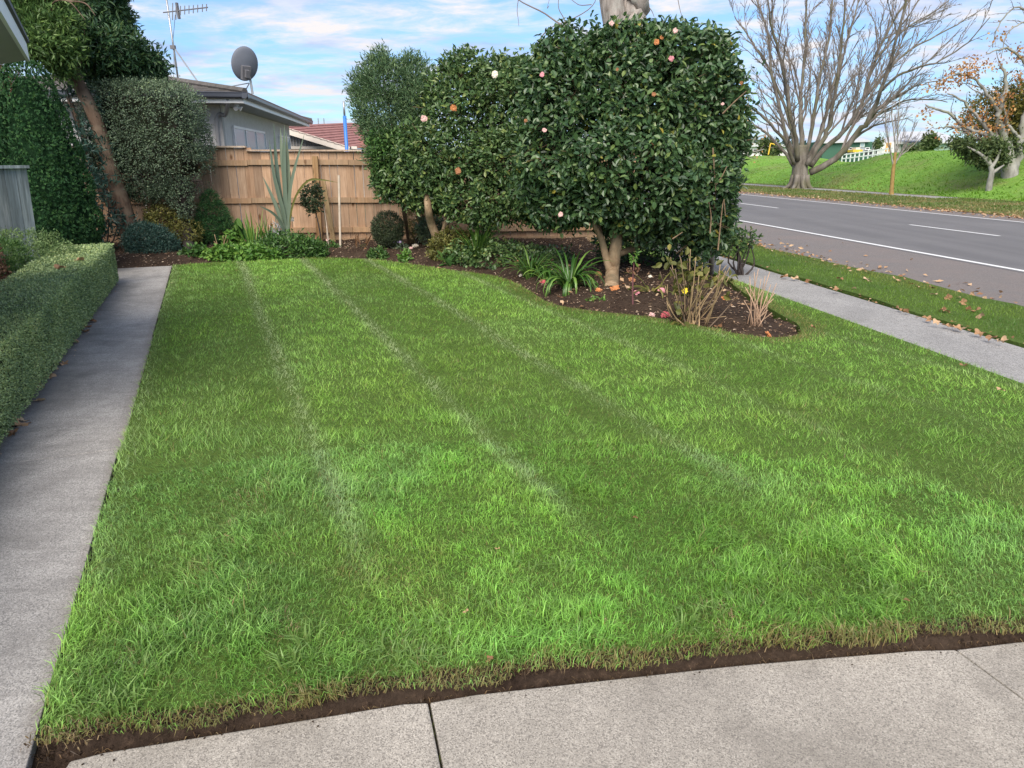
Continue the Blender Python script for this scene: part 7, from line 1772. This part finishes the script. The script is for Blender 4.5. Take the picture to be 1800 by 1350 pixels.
# bark chips and dry bits over the bed
def scatter_bits(name, poly, n, L, W, mat, zf, up=.35, seed=None, keep=None):
    lo, hi = np.min(poly, 0), np.max(poly, 0); p = lo + (hi - lo) * rng.random((n * 3, 2)); p = p[in_poly(p, poly)]
    if keep is not None: p = p[keep(p)]
    p = p[:n]; k = len(p); z = zf(p)
    a = rng.random(k) * 6.28; d = np.c_[np.cos(a), np.sin(a), .25 * rng.normal(size=k)]; nn = unit(UP + up * rng.normal(size=(k, 3)))
    return leaf_obj(name, np.c_[p, z], d, nn, L * (.4 + rng.random(k)), W * (.5 + rng.random(k)), mat, None, LEAF_DIAMOND, None, 'stuff')
M_chip = leaf_mat('bark_chip', [(0.0, (0.045, 0.028, 0.020)), (0.4, (0.13, 0.085, 0.058)), (0.75, (0.28, 0.19, 0.13)), (1.0, (0.56, 0.45, 0.34))], .9, .1, 0)
bed_zn = lambda p: bed_z(p) + (fbm(p, 6, 3) - 0.5) * 0.05 + (fbm(p, 19, 4, 2) - 0.5) * 0.035 + .008
scatter_bits('bark_litter', BED_POLY, 24000, .042, .012, M_chip, bed_zn, .5)
scatter_bits('dry_leaf_litter', BED_POLY, 900, .075, .035, M_leaftan, bed_zn, .5, keep=lambda p: rng.random(len(p)) < np.where(p[:, 0] > -.5, 1, .25))
scatter_bits('hedge_litter', np.array([Q(-1.32, 2)[:2], Q(-1.20, 2)[:2], Q(-1.20, 12)[:2], Q(-1.32, 12)[:2]]), 260, .03, .015, M_leaftan, lambda p: np.full(len(p), .008), .4)
# litter of leaves along the road edges, too many to count
def litter(name, p0, p1, a0, a1, n, L, z, dens=None):
    pr = p0 + (p1 - p0) * rng.random(n); al = a0 + (a1 - a0) * rng.random(n) ** 1.4
    if dens is not None: ok = rng.random(n) < dens(pr, al); pr, al = pr[ok], al[ok]
    p = np.outer(pr, ROAD_N) + np.outer(al, ROAD_D); k = len(p); a = rng.random(k) * 6.28
    d = np.c_[np.cos(a), np.sin(a), .2 * rng.normal(size=k)]
    leaf_obj(name, np.c_[p, np.full(k, z) + .015 * rng.random(k)], d, unit(UP + .5 * rng.normal(size=(k, 3))), L * (.6 + .7 * rng.random(k)), L * .65, M_leaftan, None, LEAF_DIAMOND, None, 'stuff')
litter('far_leaf_litter', 16.95, 19.4, 8, 90, 12500, .11, .0, lambda pr, al: np.exp(-((pr - 18.15) / .62) ** 2) * (.35 + .65 * vnoise(np.c_[pr, al], .9, 4)))
litter('road_leaf_litter', 6.95, 9.0, -2, 50, 1700, .085, -.006, lambda pr, al: np.exp(-((pr - 7.0) / 1.0) ** 2) * vnoise(np.c_[pr * 2, al], .6, 9))
litter('kerb_leaf_litter', 6.25, 7.05, 3, 24, 1500, .075, .045, lambda pr, al: np.exp(-((pr - 6.75) / .25) ** 2) * (.15 + .85 * sstep(8, 13, al)))
litter('footpath_leaf_litter', 5.36, 5.56, 4, 22, 190, .045, .012, None)
